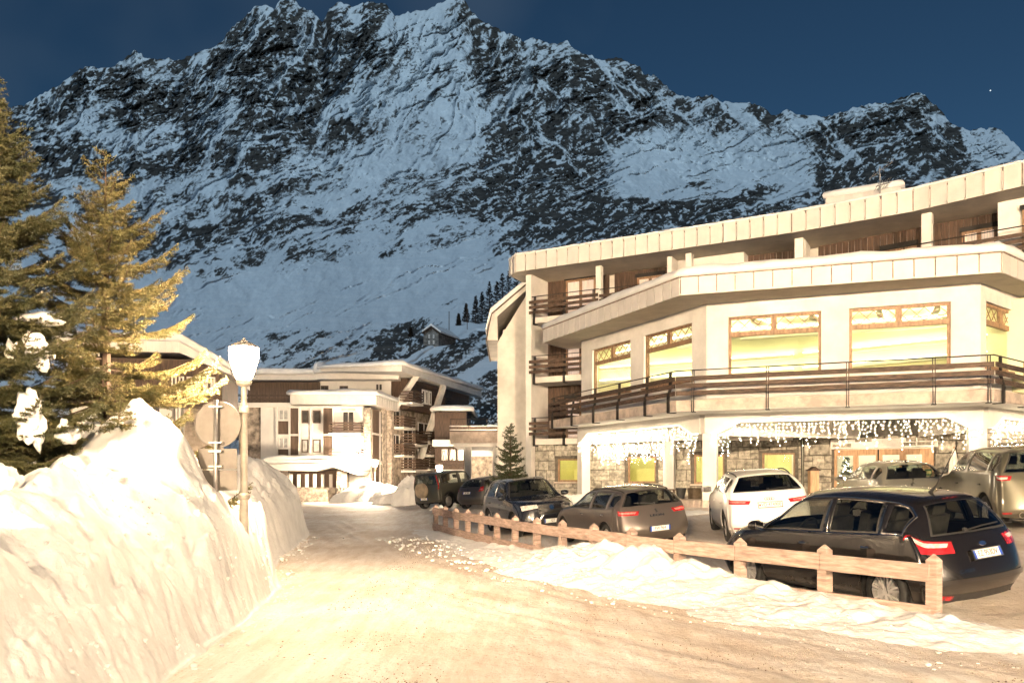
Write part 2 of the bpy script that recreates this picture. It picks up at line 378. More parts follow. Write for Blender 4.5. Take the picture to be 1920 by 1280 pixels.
# big ploughed bank on the left of the road
def left_bank(x, y):
    q = bank_foot(y) - x + .18 * (fbm(y * .9, x * .0 + 3, 4, 41) - .5)
    C = np.interp(y, [-20, 3, 5, 7.5, 9, 10, 11, 12, 13, 14.5, 17, 21, 25, 29, 34, 40, 46], [1.4, 1.4, 1.45, 1.5, 1.55, 1.62, 1.7, 1.62, 1.58, 1.5, 1.75, 2.2, 2.05, 1.5, .9, .5, .2])
    wall = np.interp(y, [3, 7, 9, 11, 12, 14, 18, 30], [.14, .20, .30, .46, .58, .58, .40, .25])
    s1 = np.clip(q / (.26 + .34 * fbm(y * 1.7, y * 0 + 2, 3, 43)), 0, 1); s1 = s1 * s1 * (3 - 2 * s1)
    s2 = np.clip((q - .06) / 1.5, 0, 1); s2 = 1 - (1 - s2) ** 1.7
    z = C * (wall * s1 + (1 - wall) * s2)
    z = z + .98 * np.exp(-(((x + 5.20) / .85) ** 2 + ((y - 10.7) / .85) ** 2)) * np.clip(q / .9, 0, 1)
    z = z + .30 * np.exp(-(((x + 4.55) / .6) ** 2 + ((y - 11.1) / .7) ** 2))
    z = z + .22 * np.exp(-(((x + 4.6) / .4) ** 2 + ((y - 8.2) / .7) ** 2))
    a = np.clip(q / .4, 0, 1)
    def bil(f, sd, o=3):      # creased lumps
        t = 0; am = 1; tot = 0
        for i in range(o): t = t + am * np.abs(2 * vnoise(x * f * 2 ** i + 7.3 * i, (y * .9 + .35 * x) * f * 2 ** i, sd + i) - 1); tot += am; am *= .55
        return t / tot
    st = fbm(y * 2.6 + 1.1 * x, q * 1.1, 4, 51, ridged=True)
    z = z + a * (.035 * (st - .55) + .38 * (fbm(x * 1.1, y * .9, 4, 53) - .5) + .17 * (bil(1.3, 55) - .45) + .08 * (bil(3.6, 61) - .45) + .05 * (fbm(x * 11, y * 10, 3, 57) - .5))
    t = fbm(x * 1.0 + 3, y * .8, 3, 59); z = z + a * .20 * np.clip((t - .47) * 7, 0, 1)
    z = z + np.where((q > 0) & (q < .7), .16 * (bil(5.0, 65) - .4), 0) * np.clip(q / .08, 0, 1)
    return np.where(q <= 0, -.06, np.maximum(z, .02)), q
bx = nonuni([(-20, -9, 40), (-9, -2.3, 260)]); by = nonuni([(-14, 3, 20), (3, 15, 330), (15, 47, 180)])
BX0, BY = np.meshgrid(np.linspace(0, 1, 330) ** 1.6, by)
BX = bank_foot(BY) + .25 - BX0 * (11 + np.clip(BY - 12, 0, 30) * .3)
BZ, _q = left_bank(BX, BY)
BZ = BZ + np.where(_q > 0, 0, 0)
o = grid_mesh('snow_bank', BX, BY, BZ, m_snow)
tag(o, 'tall ploughed snow bank on the left of the road, under the spruces and lamp', 'snow bank', 'ploughed snow banks')
def bank_z(x, y): return float(left_bank(np.array([x]), np.array([y]))[0][0])

# low bank along the timber fence
_hi = [0.22, .28, .36, .58, .62, .48, .32, .24, .17, .11, .10, .09, .09, .08, .06]
def fence_bank(x, y):
    q = (fence_x(y) - x) * .91
    H = np.interp(y, [7.9, 8.7] + FENCE_Y + [29], [0, .20] + _hi + [0])
    Wd = np.interp(y, [8, 10, 14, 20, 27], [1.15, 1.55, 1.5, 1.1, .7]) * (.85 + .4 * fbm(y * .8, y * 0, 3, 71))
    f = np.where(q > .25, 1 - np.clip((q - .25) / Wd, 0, 1) ** 1.3, np.clip((q + .45) / .7, 0, 1) ** .8)
    f = np.clip(f, 0, 1)
    n = fbm(x * 2.2, y * 2.0, 4, 73); c = fbm(x * 7, y * 7, 4, 75)
    z = H * f * (.72 + .6 * n) + np.clip(f * 4, 0, 1) * (.05 * (c - .45) + .016 * (fbm(x * 19, y * 19, 2, 77) - .5)) * np.clip(H / .2, .3, 1)
    lump = np.clip(fbm(x * 2.6, y * 2.6, 3, 79) - .6, 0, 1) * .30
    z = z + lump * np.clip(f * 2, 0, 1) * np.clip(H / .2, 0, 1)
    return np.where((f <= 0.0) | (H < .01), -.08, z - .03) + lot_h(x, y)
QX, FY = np.meshgrid(np.linspace(-.9, 2.7, 120), nonuni([(7.6, 16, 260), (16, 29, 200)]))
FX = fence_x(FY) - QX
o = grid_mesh('snow_bank', FX, FY, fence_bank(FX, FY), m_snow)
tag(o, 'low lumpy snow bank heaped along the foot of the timber fence', 'snow bank', 'ploughed snow banks')

# loose snow lumps shed on the road: too many and too small to count
def chunk_mesh(seed):
    r_ = random.Random(seed); bm = bmesh.new(); bmesh.ops.create_icosphere(bm, subdivisions=1, radius=1)
    for v in bm.verts: v.co = v.co * r_.uniform(.65, 1.2)
    V = [tuple(v.co) for v in bm.verts]; F = [tuple(x.index for x in f.verts) for f in bm.faces]; bm.free(); return V, F
chs = [chunk_mesh(i) for i in range(6)]
mb = MB()
for i in range(900):
    y = rnd.uniform(7.2, 24)
    if rnd.random() < .65: x = float(fence_x(y)) - rnd.uniform(.9, 2.6) ; z = max(0, float(fence_bank(np.array([x]), np.array([y]))[0]))
    else: x = float(bank_foot(y)) + abs(rnd.gauss(0, .35)) + .02; z = 0.0
    V, F = chs[i % 6]; s = rnd.choice([.008, .01, .012, .016, .02, .035]) * (1 if y < 14 else 1.4)
    mb.add([(x + a * s, y + b * s, z + c * s * .7 + s * .2) for a, b, c in V], F)
rs = np.random.RandomState(6); yy = rs.uniform(5.5, 14.0, 900); xx = bank_foot(yy) - np.abs(rs.normal(.25, .8, 900)) - .05
ok = fbm(xx * 1.1, yy * 1.1, 3, 95) > .5; xx, yy = xx[ok], yy[ok]; zz = left_bank(xx, yy)[0]
for i in range(len(xx)):
    V, F = chs[i % 6]; s = rnd.choice([.008, .01, .012, .016, .02, .03]); x, y, z = float(xx[i]), float(yy[i]), float(zz[i]) - s * .3
    mb.add([(x + a * s, y + b * s, z + c * s * .8) for a, b, c in V], F)
tag(mb.build('snow_crumbs', m_snow), 'loose crumbs of snow shed along both banks onto the road', 'snow crumbs', kind='stuff')
m_grit = mat('brown_grit', (.20, .12, .065), .9, var=.3, scale=20)
mb = MB(); rs = np.random.RandomState(5); yy = 7.0 + 15 * rs.rand(5000) ** 1.6; xx = -2.6 + rs.rand(5000) * (fence_x(yy) - 1.6 + 2.6)
ok = fbm(xx * .9, yy * .6, 4, 91) > .56; xx, yy = xx[ok], yy[ok]; zz = lot_h(xx, yy) + .012
for i in range(len(xx)):
    V, F = chs[i % 6]; s = rnd.choice([.004, .005, .006, .008, .010]); x, y, z = float(xx[i]), float(yy[i]), float(zz[i])
    mb.add([(x + a * s, y + b * s, z + c * s * .7) for a, b, c in V], F)
tag(mb.build('road_grit', m_grit), 'scattered brown grit on the packed snow road', 'grit', kind='stuff')

# ================================================================== MOUNTAIN
RIDGE = [(-1500, 330), (-900, 300), (-500, 330), (-200, 270), (-60, 235), (0, 214), (27, 201), (50, 195), (101, 165), (148, 131), (161, 127), (205, 128), (228, 116), (254, 95), (275, 112), (316, 108), (329, 116), (353, 106), (403, 86), (416, 79), (427, 60), (453, 37), (477, 13), (500, 10), (514, 18), (527, 3), (551, 2), (568, 15), (584, 20), (605, 44), (615, 17), (631, 5), (661, 10), (694, 3), (721, 8), (745, 30), (765, 22), (802, 20), (815, 12), (839, 0), (858, -8), (871, 0), (884, 22), (913, 44), (946, 62), (968, 65), (980, 76), (1007, 72), (1027, 79), (1054, 82), (1064, 76), (1077, 94), (1111, 104), (1131, 114), (1155, 107), (1184, 117), (1199, 125), (1207, 140), (1230, 140), (1242, 156), (1269, 175), (1299, 183), (1334, 179), (1350, 191), (1407, 191), (1431, 202), (1446, 216), (1481, 207), (1500, 214), (1546, 218), (1577, 210), (1623, 196), (1673, 191), (1697, 179), (1729, 173), (1747, 191), (1770, 216), (1787, 235), (1816, 243), (1868, 239), (1885, 252), (1905, 273), (1920, 285), (2000, 330), (2300, 300), (2700, 360), (3400, 380)]
mx_ = nonuni([(-1500, -150, 70), (-150, 2070, 1110), (2070, 3400, 70)])
rid = np.interp(mx_, [r[0] for r in RIDGE], [r[1] for r in RIDGE])
rid = rid + 7 * (fbm(mx_ / 22, mx_ * 0, 4, 101) - .5) + 5 * (vnoise(mx_ / 5, mx_ * 0, 107) - .5)
tt = np.concatenate([[0], np.linspace(.03, 1, 520)])
PX, TT = np.meshgrid(mx_, tt)
EO = 20 + (HOR - rid[None, :] - 20) * TT                # elevation above the horizon, in units of 1/FPX
PY = HOR - EO
DY = np.interp(EO, [20, 60, 113, 160, 193, 243, 293, 393, 493, 693, 893], [86, 100, 118, 140, 165, 210, 300, 500, 800, 1300, 1650])
def rotf(x, y, ang): c, s = math.cos(ang), math.sin(ang); return x * c + y * s, -x * s + y * c
# relief
wx = PX + 26 * (fbm(PX / 150, PY / 150, 6, 111, gain=.6) - .5) * 2; wy = PY + 26 * (fbm(PX / 150 + 9, PY / 150, 6, 113, gain=.6) - .5) * 2
def zs(q): return (q - q.mean()) / q.std()
up = np.clip((400 - PY) / 220, 0, 1)
ctr = np.exp(-((PX - 760) / 230) ** 2) * np.clip((330 - PY) / 200, 0, 1)      # steep central face, gullies
rgt = np.clip((PX - 1080) / 140, 0, 1)
a1, b1 = rotf(wx, wy, -.36)      # ledges rising to the right
a2, b2 = rotf(wx, wy, -1.02)     # gullies falling to the left
a3, b3 = rotf(wx, wy, .75)       # ribs on the right-hand peaks
nA = zs(fbm(a1 / 110, b1 / 46, 8, 121, gain=.655)); nB = zs(fbm(a2 / 90, b2 / 26, 8, 125, gain=.665)); nC = zs(fbm(a3 / 70, b3 / 36, 8, 131, gain=.665))
wB = np.clip(ctr * 1.1, 0, 1); wC = rgt * up
main = nA * (1 - wB) * (1 - wC) + nB * wB * (1 - wC) + nC * wC
low = zs(fbm(a1 / 65, b1 / 19, 7, 133, gain=.61)); main = main * up + (.45 * main + .65 * low) * (1 - up)
fine = zs(fbm(a1 / 9, b1 / 4.0, 4, 127, gain=.7)); fine2 = zs(vnoise(wx / 2.6, wy / 2.2, 129))
big = fbm(wx / 190, wy / 190, 5, 121)
BL = [(520, 90, 85, 90, .26), (440, 105, 60, 50, .15), (640, 60, 50, 50, .10), (130, 165, 110, 32, .16), (240, 120, 50, 26, .18), (60, 210, 80, 30, .14),
      (250, 225, 45, 22, .15), (345, 215, 40, 22, .18), (560, 210, 110, 35, .04), (620, 238, 55, 22, .14), (500, 190, 60, 30, .12),
      (1100, 330, 105, 105, .26), (960, 262, 60, 70, .20), (1030, 150, 170, 45, .16), (890, 40, 45, 50, .14), (1000, 300, 80, 60, .22), (960, 330, 100, 50, .10), (1010, 210, 60, 50, .12),
      (870, 250, 45, 120, -.10), (760, 150, 110, 110, -.06), (700, 205, 90, 26, -.14), (880, 215, 60, 40, -.12), (840, 290, 110, 26, -.12),
      (900, 380, 150, 34, .12), (800, 330, 90, 30, .04), (760, 395, 130, 24, .03), (640, 300, 120, 60, -.02),
      (700, 545, 300, 42, -.32), (480, 570, 220, 50, -.30), (860, 505, 130, 40, -.30), (250, 640, 200, 60, -.3), (720, 440, 180, 22, -.10), (130, 440, 60, 40, -.2),
      (420, 440, 140, 50, .02), (480, 470, 60, 24, .05), (420, 512, 45, 16, .18), (330, 490, 40, 20, .08),
      (1300, 300, 175, 38, -.38), (1250, 330, 120, 30, -.25), (1260, 225, 190, 34, .12), (1335, 305, 38, 14, .28), (1215, 275, 60, 20, -.2), (1330, 345, 60, 14, .14),
      (1700, 235, 110, 60, .24), (1590, 310, 100, 55, .26), (1660, 330, 90, 50, .1), (1850, 275, 60, 36, -.05), (1490, 345, 45, 40, -.26), (1470, 300, 60, 30, -.2), (1560, 250, 90, 22, .05),
      (1200, 405, 240, 34, .26), (1040, 440, 110, 45, .22), (1400, 410, 120, 30, .2), (1000, 470, 60, 20, .12), (1180, 365, 120, 12, -.14),
      (640, 690, 170, 40, .10), (760, 640, 60, 20, .10), (600, 620, 70, 16, .06), (560, 650, 70, 14, .04), (530, 560, 26, 10, .3),
      (850, 690, 95, 60, .16), (890, 765, 60, 45, .5), (760, 690, 60, 30, .08), (690, 700, 60, 22, .14), (745, 625, 40, 20, .2)]
D = np.zeros_like(PX)
for cx, cy, rx, ry, v in BL: D += v * np.exp(-(((PX - cx) / rx) ** 2 + ((PY - cy) / ry) ** 2))
D += .07 * np.clip((620 - PX) / 150, 0, 1) * np.exp(-((PY - 400) / 90) ** 2)
D += .065 * np.exp(-((PX - 330) / 330) ** 2 - ((PY - 270) / 110) ** 2)
# snow ledges / paths cut through the near spur
def band(x0, y0, x1, y1, wd):
    L_ = math.hypot(x1 - x0, y1 - y0); ux, uy = (x1 - x0) / L_, (y1 - y0) / L_
    s_ = np.clip((PX - x0) * ux + (PY - y0) * uy, 0, L_); return np.exp(-(((PX - x0 - ux * s_) ** 2 + (PY - y0 - uy * s_) ** 2) / wd ** 2))
D -= .8 * band(800, 748, 935, 672, 9) + .5 * band(740, 690, 870, 625, 8) + .35 * band(870, 615, 960, 580, 10) + .3 * band(640, 600, 800, 560, 20)
tone = main * .120 + fine * .040 + fine2 * .018
rock = 1 / (1 + np.exp(-(tone * 1.15 + D * 1.12 + .060 * up * (1 - .5 * wB) - .022 + .04 * np.clip((PY - 580) / 50, 0, 1) + .03 * np.exp(-((PY - 440) / 50) ** 2)) / .040))
# snow caught on ledges inside the rock, thin rock ribs showing through the snow
ledge = zs(fbm(a1 / 11, b1 / 4.8, 5, 151, gain=.66)); rib = zs(fbm(a2 / 20, b2 / 8, 5, 153, gain=.67))
rock = rock * (1 - .85 / (1 + np.exp(-(ledge + .45 * fine2 - .85) / .22)))
rock = np.maximum(rock, (.75 / (1 + np.exp(-(rib + .3 * fine2 - 1.55 + 2.2 * np.clip(-D, 0, .5)) / .14))) * np.clip(up * 1.2, .0, 1) * (1 - .9 * np.exp(-(((PX - 1300) / 170) ** 2 + ((PY - 300) / 40) ** 2))))
chute = fbm(a2 / 210, b2 / 26, 4, 171, ridged=True, gain=.45); chute2 = fbm(a3 / 190, b3 / 30, 4, 173, ridged=True, gain=.45); chute = np.where(PX < 1000, chute, chute2); led2 = fbm(a1 / 240, b1 / 24, 4, 175, ridged=True, gain=.45)
snowy = np.clip((chute - .80) / .07, 0, 1) * np.clip(up * 1.5, 0, 1) + np.clip((led2 - .82) / .06, 0, 1) * .9
rock = rock * (1 - .85 * np.clip(snowy + .15 * fine2 * (snowy > .05), 0, 1))
rock[:16, :] *= np.linspace(0, 1, 16)[:, None]
rel = .012 * snowy + .022 * (fbm(a2 / 170, b2 / 60, 5, 177, ridged=True) - .5) * up + .12 * (big - .5) + .012 * nA * (.35 + .65 * up) * (1 - wB * .6) + .0045 * nB * wB + .010 * nC * wC * .6 + .0022 * fine * rock - .006 * (rock - .5)
rel = rel * np.clip((1.0 - TT) / .06, 0, 1) * np.clip(TT / .1, 0, 1)
DYn = DY * (1 + rel)
MXw = (PX - 960) / FPX * DYn; MZw = CAMH + EO / FPX * DYn
MZw[0, :] = -2.5
bX = np.concatenate([MXw, MXw[-1:] * 1.18]); bY = np.concatenate([DYn, DYn[-1:] + 350]); bZ = np.concatenate([MZw, MZw[-1:] * .45]); bR = np.concatenate([rock, rock[-1:]])
def mountain_material():
    m, nt, out = nmat('snow_and_rock'); L = nt.links.new
    b = N(nt, 'ShaderNodeBsdfPrincipled', i_Roughness=.85); b.inputs['Specular IOR Level'].default_value = .15
    a_ = N(nt, 'ShaderNodeAttribute', attribute_name='rock'); g = N(nt, 'ShaderNodeNewGeometry')
    n0 = N(nt, 'ShaderNodeTexNoise', i_Scale=.22, i_Detail=7.0, i_Roughness=.7); L(g.outputs['Position'], n0.inputs['Vector'])
    sb = N(nt, 'ShaderNodeMath', operation='MULTIPLY_ADD'); sb.inputs[1].default_value = .8; sb.inputs[2].default_value = -.4; L(n0.outputs['Fac'], sb.inputs[0])
    ad = N(nt, 'ShaderNodeMath', operation='ADD'); L(a_.outputs['Fac'], ad.inputs[0]); L(sb.outputs[0], ad.inputs[1])
    fr = ramp(nt, [(.22, 0.0), (.80, 1.0)], ad.outputs[0])
    n1 = N(nt, 'ShaderNodeTexNoise', i_Scale=.06, i_Detail=8.0, i_Roughness=.7); L(g.outputs['Position'], n1.inputs['Vector'])
    rk = ramp(nt, [(.35, (.028, .025, .023)), (.65, (.105, .092, .080))], n1.outputs['Fac'])
    sn = ramp(nt, [(.3, (.70, .74, .78)), (.7, (.84, .85, .86))], n1.outputs['Fac'])
    mx = N(nt, 'ShaderNodeMix', data_type='RGBA'); L(fr.outputs[0], mx.inputs[0]); L(sn.outputs[0], mx.inputs[6]); L(rk.outputs[0], mx.inputs[7])
    L(mx.outputs[2], b.inputs['Base Color'])
    n2 = N(nt, 'ShaderNodeTexNoise', i_Scale=.11, i_Detail=7.0, i_Roughness=.65); L(g.outputs['Position'], n2.inputs['Vector'])
    bp = N(nt, 'ShaderNodeBump', i_Strength=.4, i_Distance=2.0); L(n2.outputs['Fac'], bp.inputs['Height']); L(bp.outputs[0], b.inputs['Normal'])
    L(b.outputs[0], out.inputs[0]); return m
m_mount = mountain_material()
tag(grid_mesh('mountain', bX, bY, bZ, m_mount, attrs={'rock': bR}), kind='structure')
def slope_point(px, py):
    j = int(np.argmin(np.abs(mx_ - px))); i = int(np.argmin(np.abs(PY[:, j] - py)))
    return Vector((MXw[i, j], DYn[i, j], MZw[i, j]))
# unseen ridge added behind the camera, shaped to keep the moon off the village
hx = np.linspace(-900, 900, 90); hy = np.linspace(-1000, -110, 40); HX, HY = np.meshgrid(hx, hy)
dh = Vector((SUN_DIR.x, SUN_DIR.y)).normalized(); hd = HX * dh.x + HY * dh.y       # distance towards the moon
HC = (320 + 92) * math.tan(SUN_EL)
HZ = np.interp(hd, [90, 150, 320, 520, 1000, 1500], [-4, 12, HC, HC * 1.12, HC, HC * .8]) + 12 * (fbm(HX / 130, HY / 130, 5, 141) - .5) * np.clip((hd - 200) / 200, 0, 1)
tag(grid_mesh('moon_shade_hill', HX, HY, HZ, m_mount, attrs={'rock': np.clip(fbm(HX / 60, HY / 60, 5, 143) * 3 - 1.1, 0, 1)}), kind='structure')
# a bright planet low in the sky
bm_ = MB(); bm_.lathe([(0.01, -5), (3.6, -3.5), (5, 0), (3.6, 3.5), (0.01, 5)], at(1857, 170, 6000), 12)
tag(bm_.build('evening_star', emat('star_light', (.8, .95, 1), 1.2), smooth=True), 'small bright star in the dusk sky over the right peak', 'star')

# ================================================================== HOTEL
def off_poly(poly, d):
    """offset a counter-clockwise plan polygon outwards by d"""
    n = len(poly); out = []
    for i in range(n):
        p0, p1, p2 = Vector(poly[i - 1]), Vector(poly[i]), Vector(poly[(i + 1) % n])
        e1 = (p1 - p0).normalized(); e2 = (p2 - p1).normalized()
        n1 = Vector((e1.y, -e1.x)); n2 = Vector((e2.y, -e2.x)); b = (n1 + n2)
        k = d / max(.35, 1 + n1.dot(n2)); out.append(p1 + b * k)
    return out
def dens(poly, step):
    out = []
    for i in range(len(poly)):
        a, b = Vector(poly[i]), Vector(poly[(i + 1) % len(poly)]); n = max(1, int((b - a).length / step))
        out += [a.lerp(b, k / n) for k in range(n)]
    return out
def snow_cap(name, poly, z, h, label, out=.05, wav=.06, step=.35, mat_=None, cat='snow layer', group='snow on the roofs', tilt=None):
    """rounded blanket of snow lying on a plan polygon (counter-clockwise)"""
    prof = [(-.03, 0.0), (out, .02), (out + .04, .3), (out * .6, .68), (-.12, .93), (-.45, 1.0)]
    rings = []
    base_n = None
    for k, (d, t) in enumerate(prof):
        pr = off_poly(poly, d); pd = []
        for i in range(len(poly)):
            a, b = Vector(poly[i]), Vector(poly[(i + 1) % len(poly)]); n = max(1, int((b - a).length / step))
            A, B = pr[i], pr[(i + 1) % len(poly)]
            for q in range(n): pd.append(A.lerp(B, q / n))
        rings.append((pd, t))
    mb = MB(); n = len(rings[0][0]); V = []; F = []
    for pd, t in rings:
        for p in pd:
            nz = float(fbm(np.array([p.x * 1.3]), np.array([p.y * 1.3]), 3, 161)[0]) - .5
            nz2 = float(fbm(np.array([p.x * 4]), np.array([p.y * 4]), 2, 163)[0]) - .5
            zz = z + (tilt(p.x, p.y) if tilt else 0) + t * (h + wav * 2 * nz) + (wav * .3 * nz2 if t > .2 else 0)
            V.append((p.x + wav * .5 * nz * (t > 0), p.y + wav * .5 * nz2 * (t > 0), zz))
    for k in range(len(rings) - 1):
        for i in range(n): F.append((k * n + i, k * n + (i + 1) % n, (k + 1) * n + (i + 1) % n, (k + 1) * n + i))
    c = sum((Vector(v) for v in V[-n:]), Vector()) / n; V.append(tuple(c))
    for i in range(n): F.append(((len(rings) - 1) * n + i, (len(rings) - 1) * n + (i + 1) % n, len(V) - 1))
    mb.add(V, F); o = mb.build(name, mat_ or m_snow_far, smooth=True)
    return tag(o, label, cat, group)

def fascia_panels(parent, pts, z0, z1, pw, proud=.03, name='fascia_panel', material=None, gap=.034):
    for a, b in zip(pts[:-1], pts[1:]):
        f = Fr(a, b); n = max(1, round(f.L / pw)); w_ = f.L / n
        for k in range(n):
            f.piece(name, material or m_fascia, parent, k * w_ + gap / 2, (k + 1) * w_ - gap / 2, 0.004, proud + rnd.uniform(-.004, .004), z0, z1)

def boards(parent, f, s0, s1, n0, z0, z1, bw=.24, openings=(), material=None, th=.03, name='cladding_board'):
    n = max(1, round((s1 - s0) / bw)); w_ = (s1 - s0) / n
    for k in range(n):
        a, b = s0 + k * w_ + .006, s0 + (k + 1) * w_ - .006; segs = [(z0, z1)]
        for o in openings:
            if o[0] < (a + b) / 2 < o[1]:
                new = []
                for (p, q) in segs:
                    if o[2] > p: new.append((p, min(q, o[2])))
                    if o[3] < q: new.append((max(p, o[3]), q))
                segs = new
        for (p, q) in segs:
            if q - p > .05: f.piece(name, material or m_wood_dk, parent, a, b, n0, n0 + th + rnd.uniform(0, .008), p, q)

def stones(parent, f, s0, s1, z0, z1, n0, openings=(), rowh=(.34, .62), wid=(.35, .85), material=None, name='stone_block', proud=(.03, .075)):
    z = z0
    while z < z1 - .05:
        h = min(rnd.uniform(*rowh), z1 - z)
        if z1 - z - h < .16: h = z1 - z
        s = s0 - rnd.uniform(0, .3)
        while s < s1:
            w_ = rnd.uniform(*wid); a, b = max(s, s0), min(s + w_, s1); s += w_
            if b - a < .07: continue
            rects = [(a, b, z, z + h)]
            if rnd.random() < .3 and h > .4: m_ = z + h * rnd.uniform(.4, .6); rects = [(a, b, z, m_), (a, b, m_, z + h)]
            for o in openings:
                new = []
                for (p, q, u, v) in rects:
                    if q <= o[0] or p >= o[1] or v <= o[2] or u >= o[3]: new.append((p, q, u, v)); continue
                    if p < o[0]: new.append((p, o[0], u, v))
                    if q > o[1]: new.append((o[1], q, u, v))
                    if v > o[3]: new.append((max(p, o[0]), min(q, o[1]), o[3], v))
                    if u < o[2]: new.append((max(p, o[0]), min(q, o[1]), u, o[2]))
                rects = new
            for (p, q, u, v) in rects:
                if q - p < .06 or v - u < .06: continue
                g = .014; pr = rnd.uniform(*proud); j = lambda: rnd.uniform(-.012, .012)
                mb = MB(); c = .018
                A = [(p + g + j(), u + g + j()), (q - g + j(), u + g + j()), (q - g + j(), v - g + j()), (p + g + j(), v - g + j())]
                B = [(A[0][0] + c, A[0][1] + c), (A[1][0] - c, A[1][1] + c), (A[2][0] - c, A[2][1] - c), (A[3][0] + c, A[3][1] - c)]
                V = [f.P(x, n0, y) for x, y in A] + [f.P(x, n0 + pr * .7, y) for x, y in A] + [f.P(x, n0 + pr, y) for x, y in B]
                mb.add(V, [(0, 1, 5, 4), (1, 2, 6, 5), (2, 3, 7, 6), (3, 0, 4, 7), (4, 5, 9, 8), (5, 6, 10, 9), (6, 7, 11, 10), (7, 4, 8, 11), (8, 9, 10, 11)])
                mb.build(name, material or m_stone, parent, fixn=False)
        z += h

def railing(parent, f, s0, s1, n, zf, nb=3, bh=.155, gap=.10, top=1.05, posts=None, bracket=True, nm='balcony_railing', boards_mat=None, hook=-.35, splay=.08):
    r_ = MB(); r_.tube([f.P(s0, n + .03, zf + top), f.P(s1, n + .03, zf + top)], .022, 6); ro = r_.build(nm, m_metal_dk, parent)
    z = zf + .17
    cuts = [s0] + sorted([p for p in (posts or []) if s0 + .6 < p < s1 - .6]) + [s1]
    for k in range(nb):
        for a, b in zip(cuts[:-1], cuts[1:]):
            f.piece('rail_board', boards_mat or m_wood_rail, ro, a + .004, b - .004, n + .075, n + .115, z, z + bh)
        z += bh + gap
    for p in (posts or []):
        for e in ((-.035, .035) if bracket else (0,)):
            pb = MB(); pts = [f.P(p + e, n + .04, zf + top), f.P(p + e, n + .05, zf + .45), f.P(p + e, n + splay + .06, zf + .12)]
            if bracket: pts += [f.P(p + e, n + splay + .06, zf + hook - .06), f.P(p + e, n - .16, zf + hook - .06)]
            for a, b in zip(pts[:-1], pts[1:]): pb.bar(a, b, .026, .022 if not bracket else .07, up=tuple(f.n))
            pb.build('rail_post', m_metal_dk, ro)
    return ro

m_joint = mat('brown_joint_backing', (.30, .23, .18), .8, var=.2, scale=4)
hotel = empty('hotel', (8, 33, .9))
tag(hotel, 'large cream hotel with glazed restaurant, long balcony and timber loggias behind the car park', 'hotel')

A_, B_, C_, D_ = (1.8, 38.4), (5.8, 28.3), (14.77, 24.5), (18.8, 27.8)
WA, WB, WC, WD = (3.26, 37.6), (7.15, 29.4), (15.35, 26.2), (19.4, 29.5)
RA, RB, RC, RD = (1.5, 37.9), (5.9, 28.0), (15.2, 24.85), (19.9, 28.7)
ZF, ZS0 = 4.5, 4.15
# --- roof of the main wing
R0, R1, R2, R3, R4 = (.18, 38.5), (11.3, 32.3), (14.9, 29.7), (17.3, 27.1), (20.2, 23.9)
RL = (-.12, 39.4)
mroof = [RL, R0, R1, R2, R3, R4, (24.5, 28.5), (15.5, 41), (4, 48)]
mb = MB(); mb.prism(mroof, 11.72, 12.40); mb.build('roof', m_joint, hotel)
mb = MB(); mb.prism(off_poly(mroof, -.06), 11.66, 11.715); mb.build('soffit', m_soffit, hotel)
fascia_panels(hotel, [RL, R0, R1, R2, R3, R4], 11.64, 12.45, .56, .05, gap=.06)
# seams standing proud between panels
for a, b in zip([RL, R0, R1, R2, R3], [R0, R1, R2, R3, R4]):
    f = Fr(a, b); n = max(1, round(f.L / .56))
    for k in range(1, n): f.piece('fascia_seam', m_fascia, hotel, k * f.L / n - .016, k * f.L / n + .016, .004, .10, 11.70, 12.30)
snow_cap('roof_snow', mroof, 12.44, .16, 'thin even snow layer along the hotel\'s long upper roof', out=.03, wav=.05, step=.8)
# --- main facade lines
O1 = Vector((.62, 39.29)); d1 = Vector((.873, -.487)).normalized(); E1 = O1 + d1 * 12.9
M1 = Fr(O1, E1); d2 = Vector((.756, -.655)); E2 = E1 + d2 * 10; M2 = Fr(E1, E2)
LV = [3.65, 6.65, 9.55]
body = MB()
# floor slabs of the loggias
for k, z in enumerate(LV):
    M1.box(body, .15, 12.9 if k == 2 else 3.3, 0.02, -1.6, z - .28, z)
    if k == 2: M2.box(body, 0, 9, 0.02, -1.6, z - .28, z)
body.build('loggia_slab', m_plaster_w, hotel)
fin = MB()
M1.box(fin, .12, .42, .10, -1.7, .7, 11.66); fin.build('end_fin', m_plaster, hotel)
for s in (3.9, 8.2):
    c = MB(); M1.box(c, s - .13, s + .13, -.02, -.30, 9.55, 11.66); c.build('loggia_column', m_plaster, hotel)
for f, s in ((M1, 12.85), (M2, 4.75)):
    c = MB(); f.box(c, s - .17, s + .17, -.02, -.32, 9.55, 11.66); c.build('loggia_column', m_plaster, hotel)
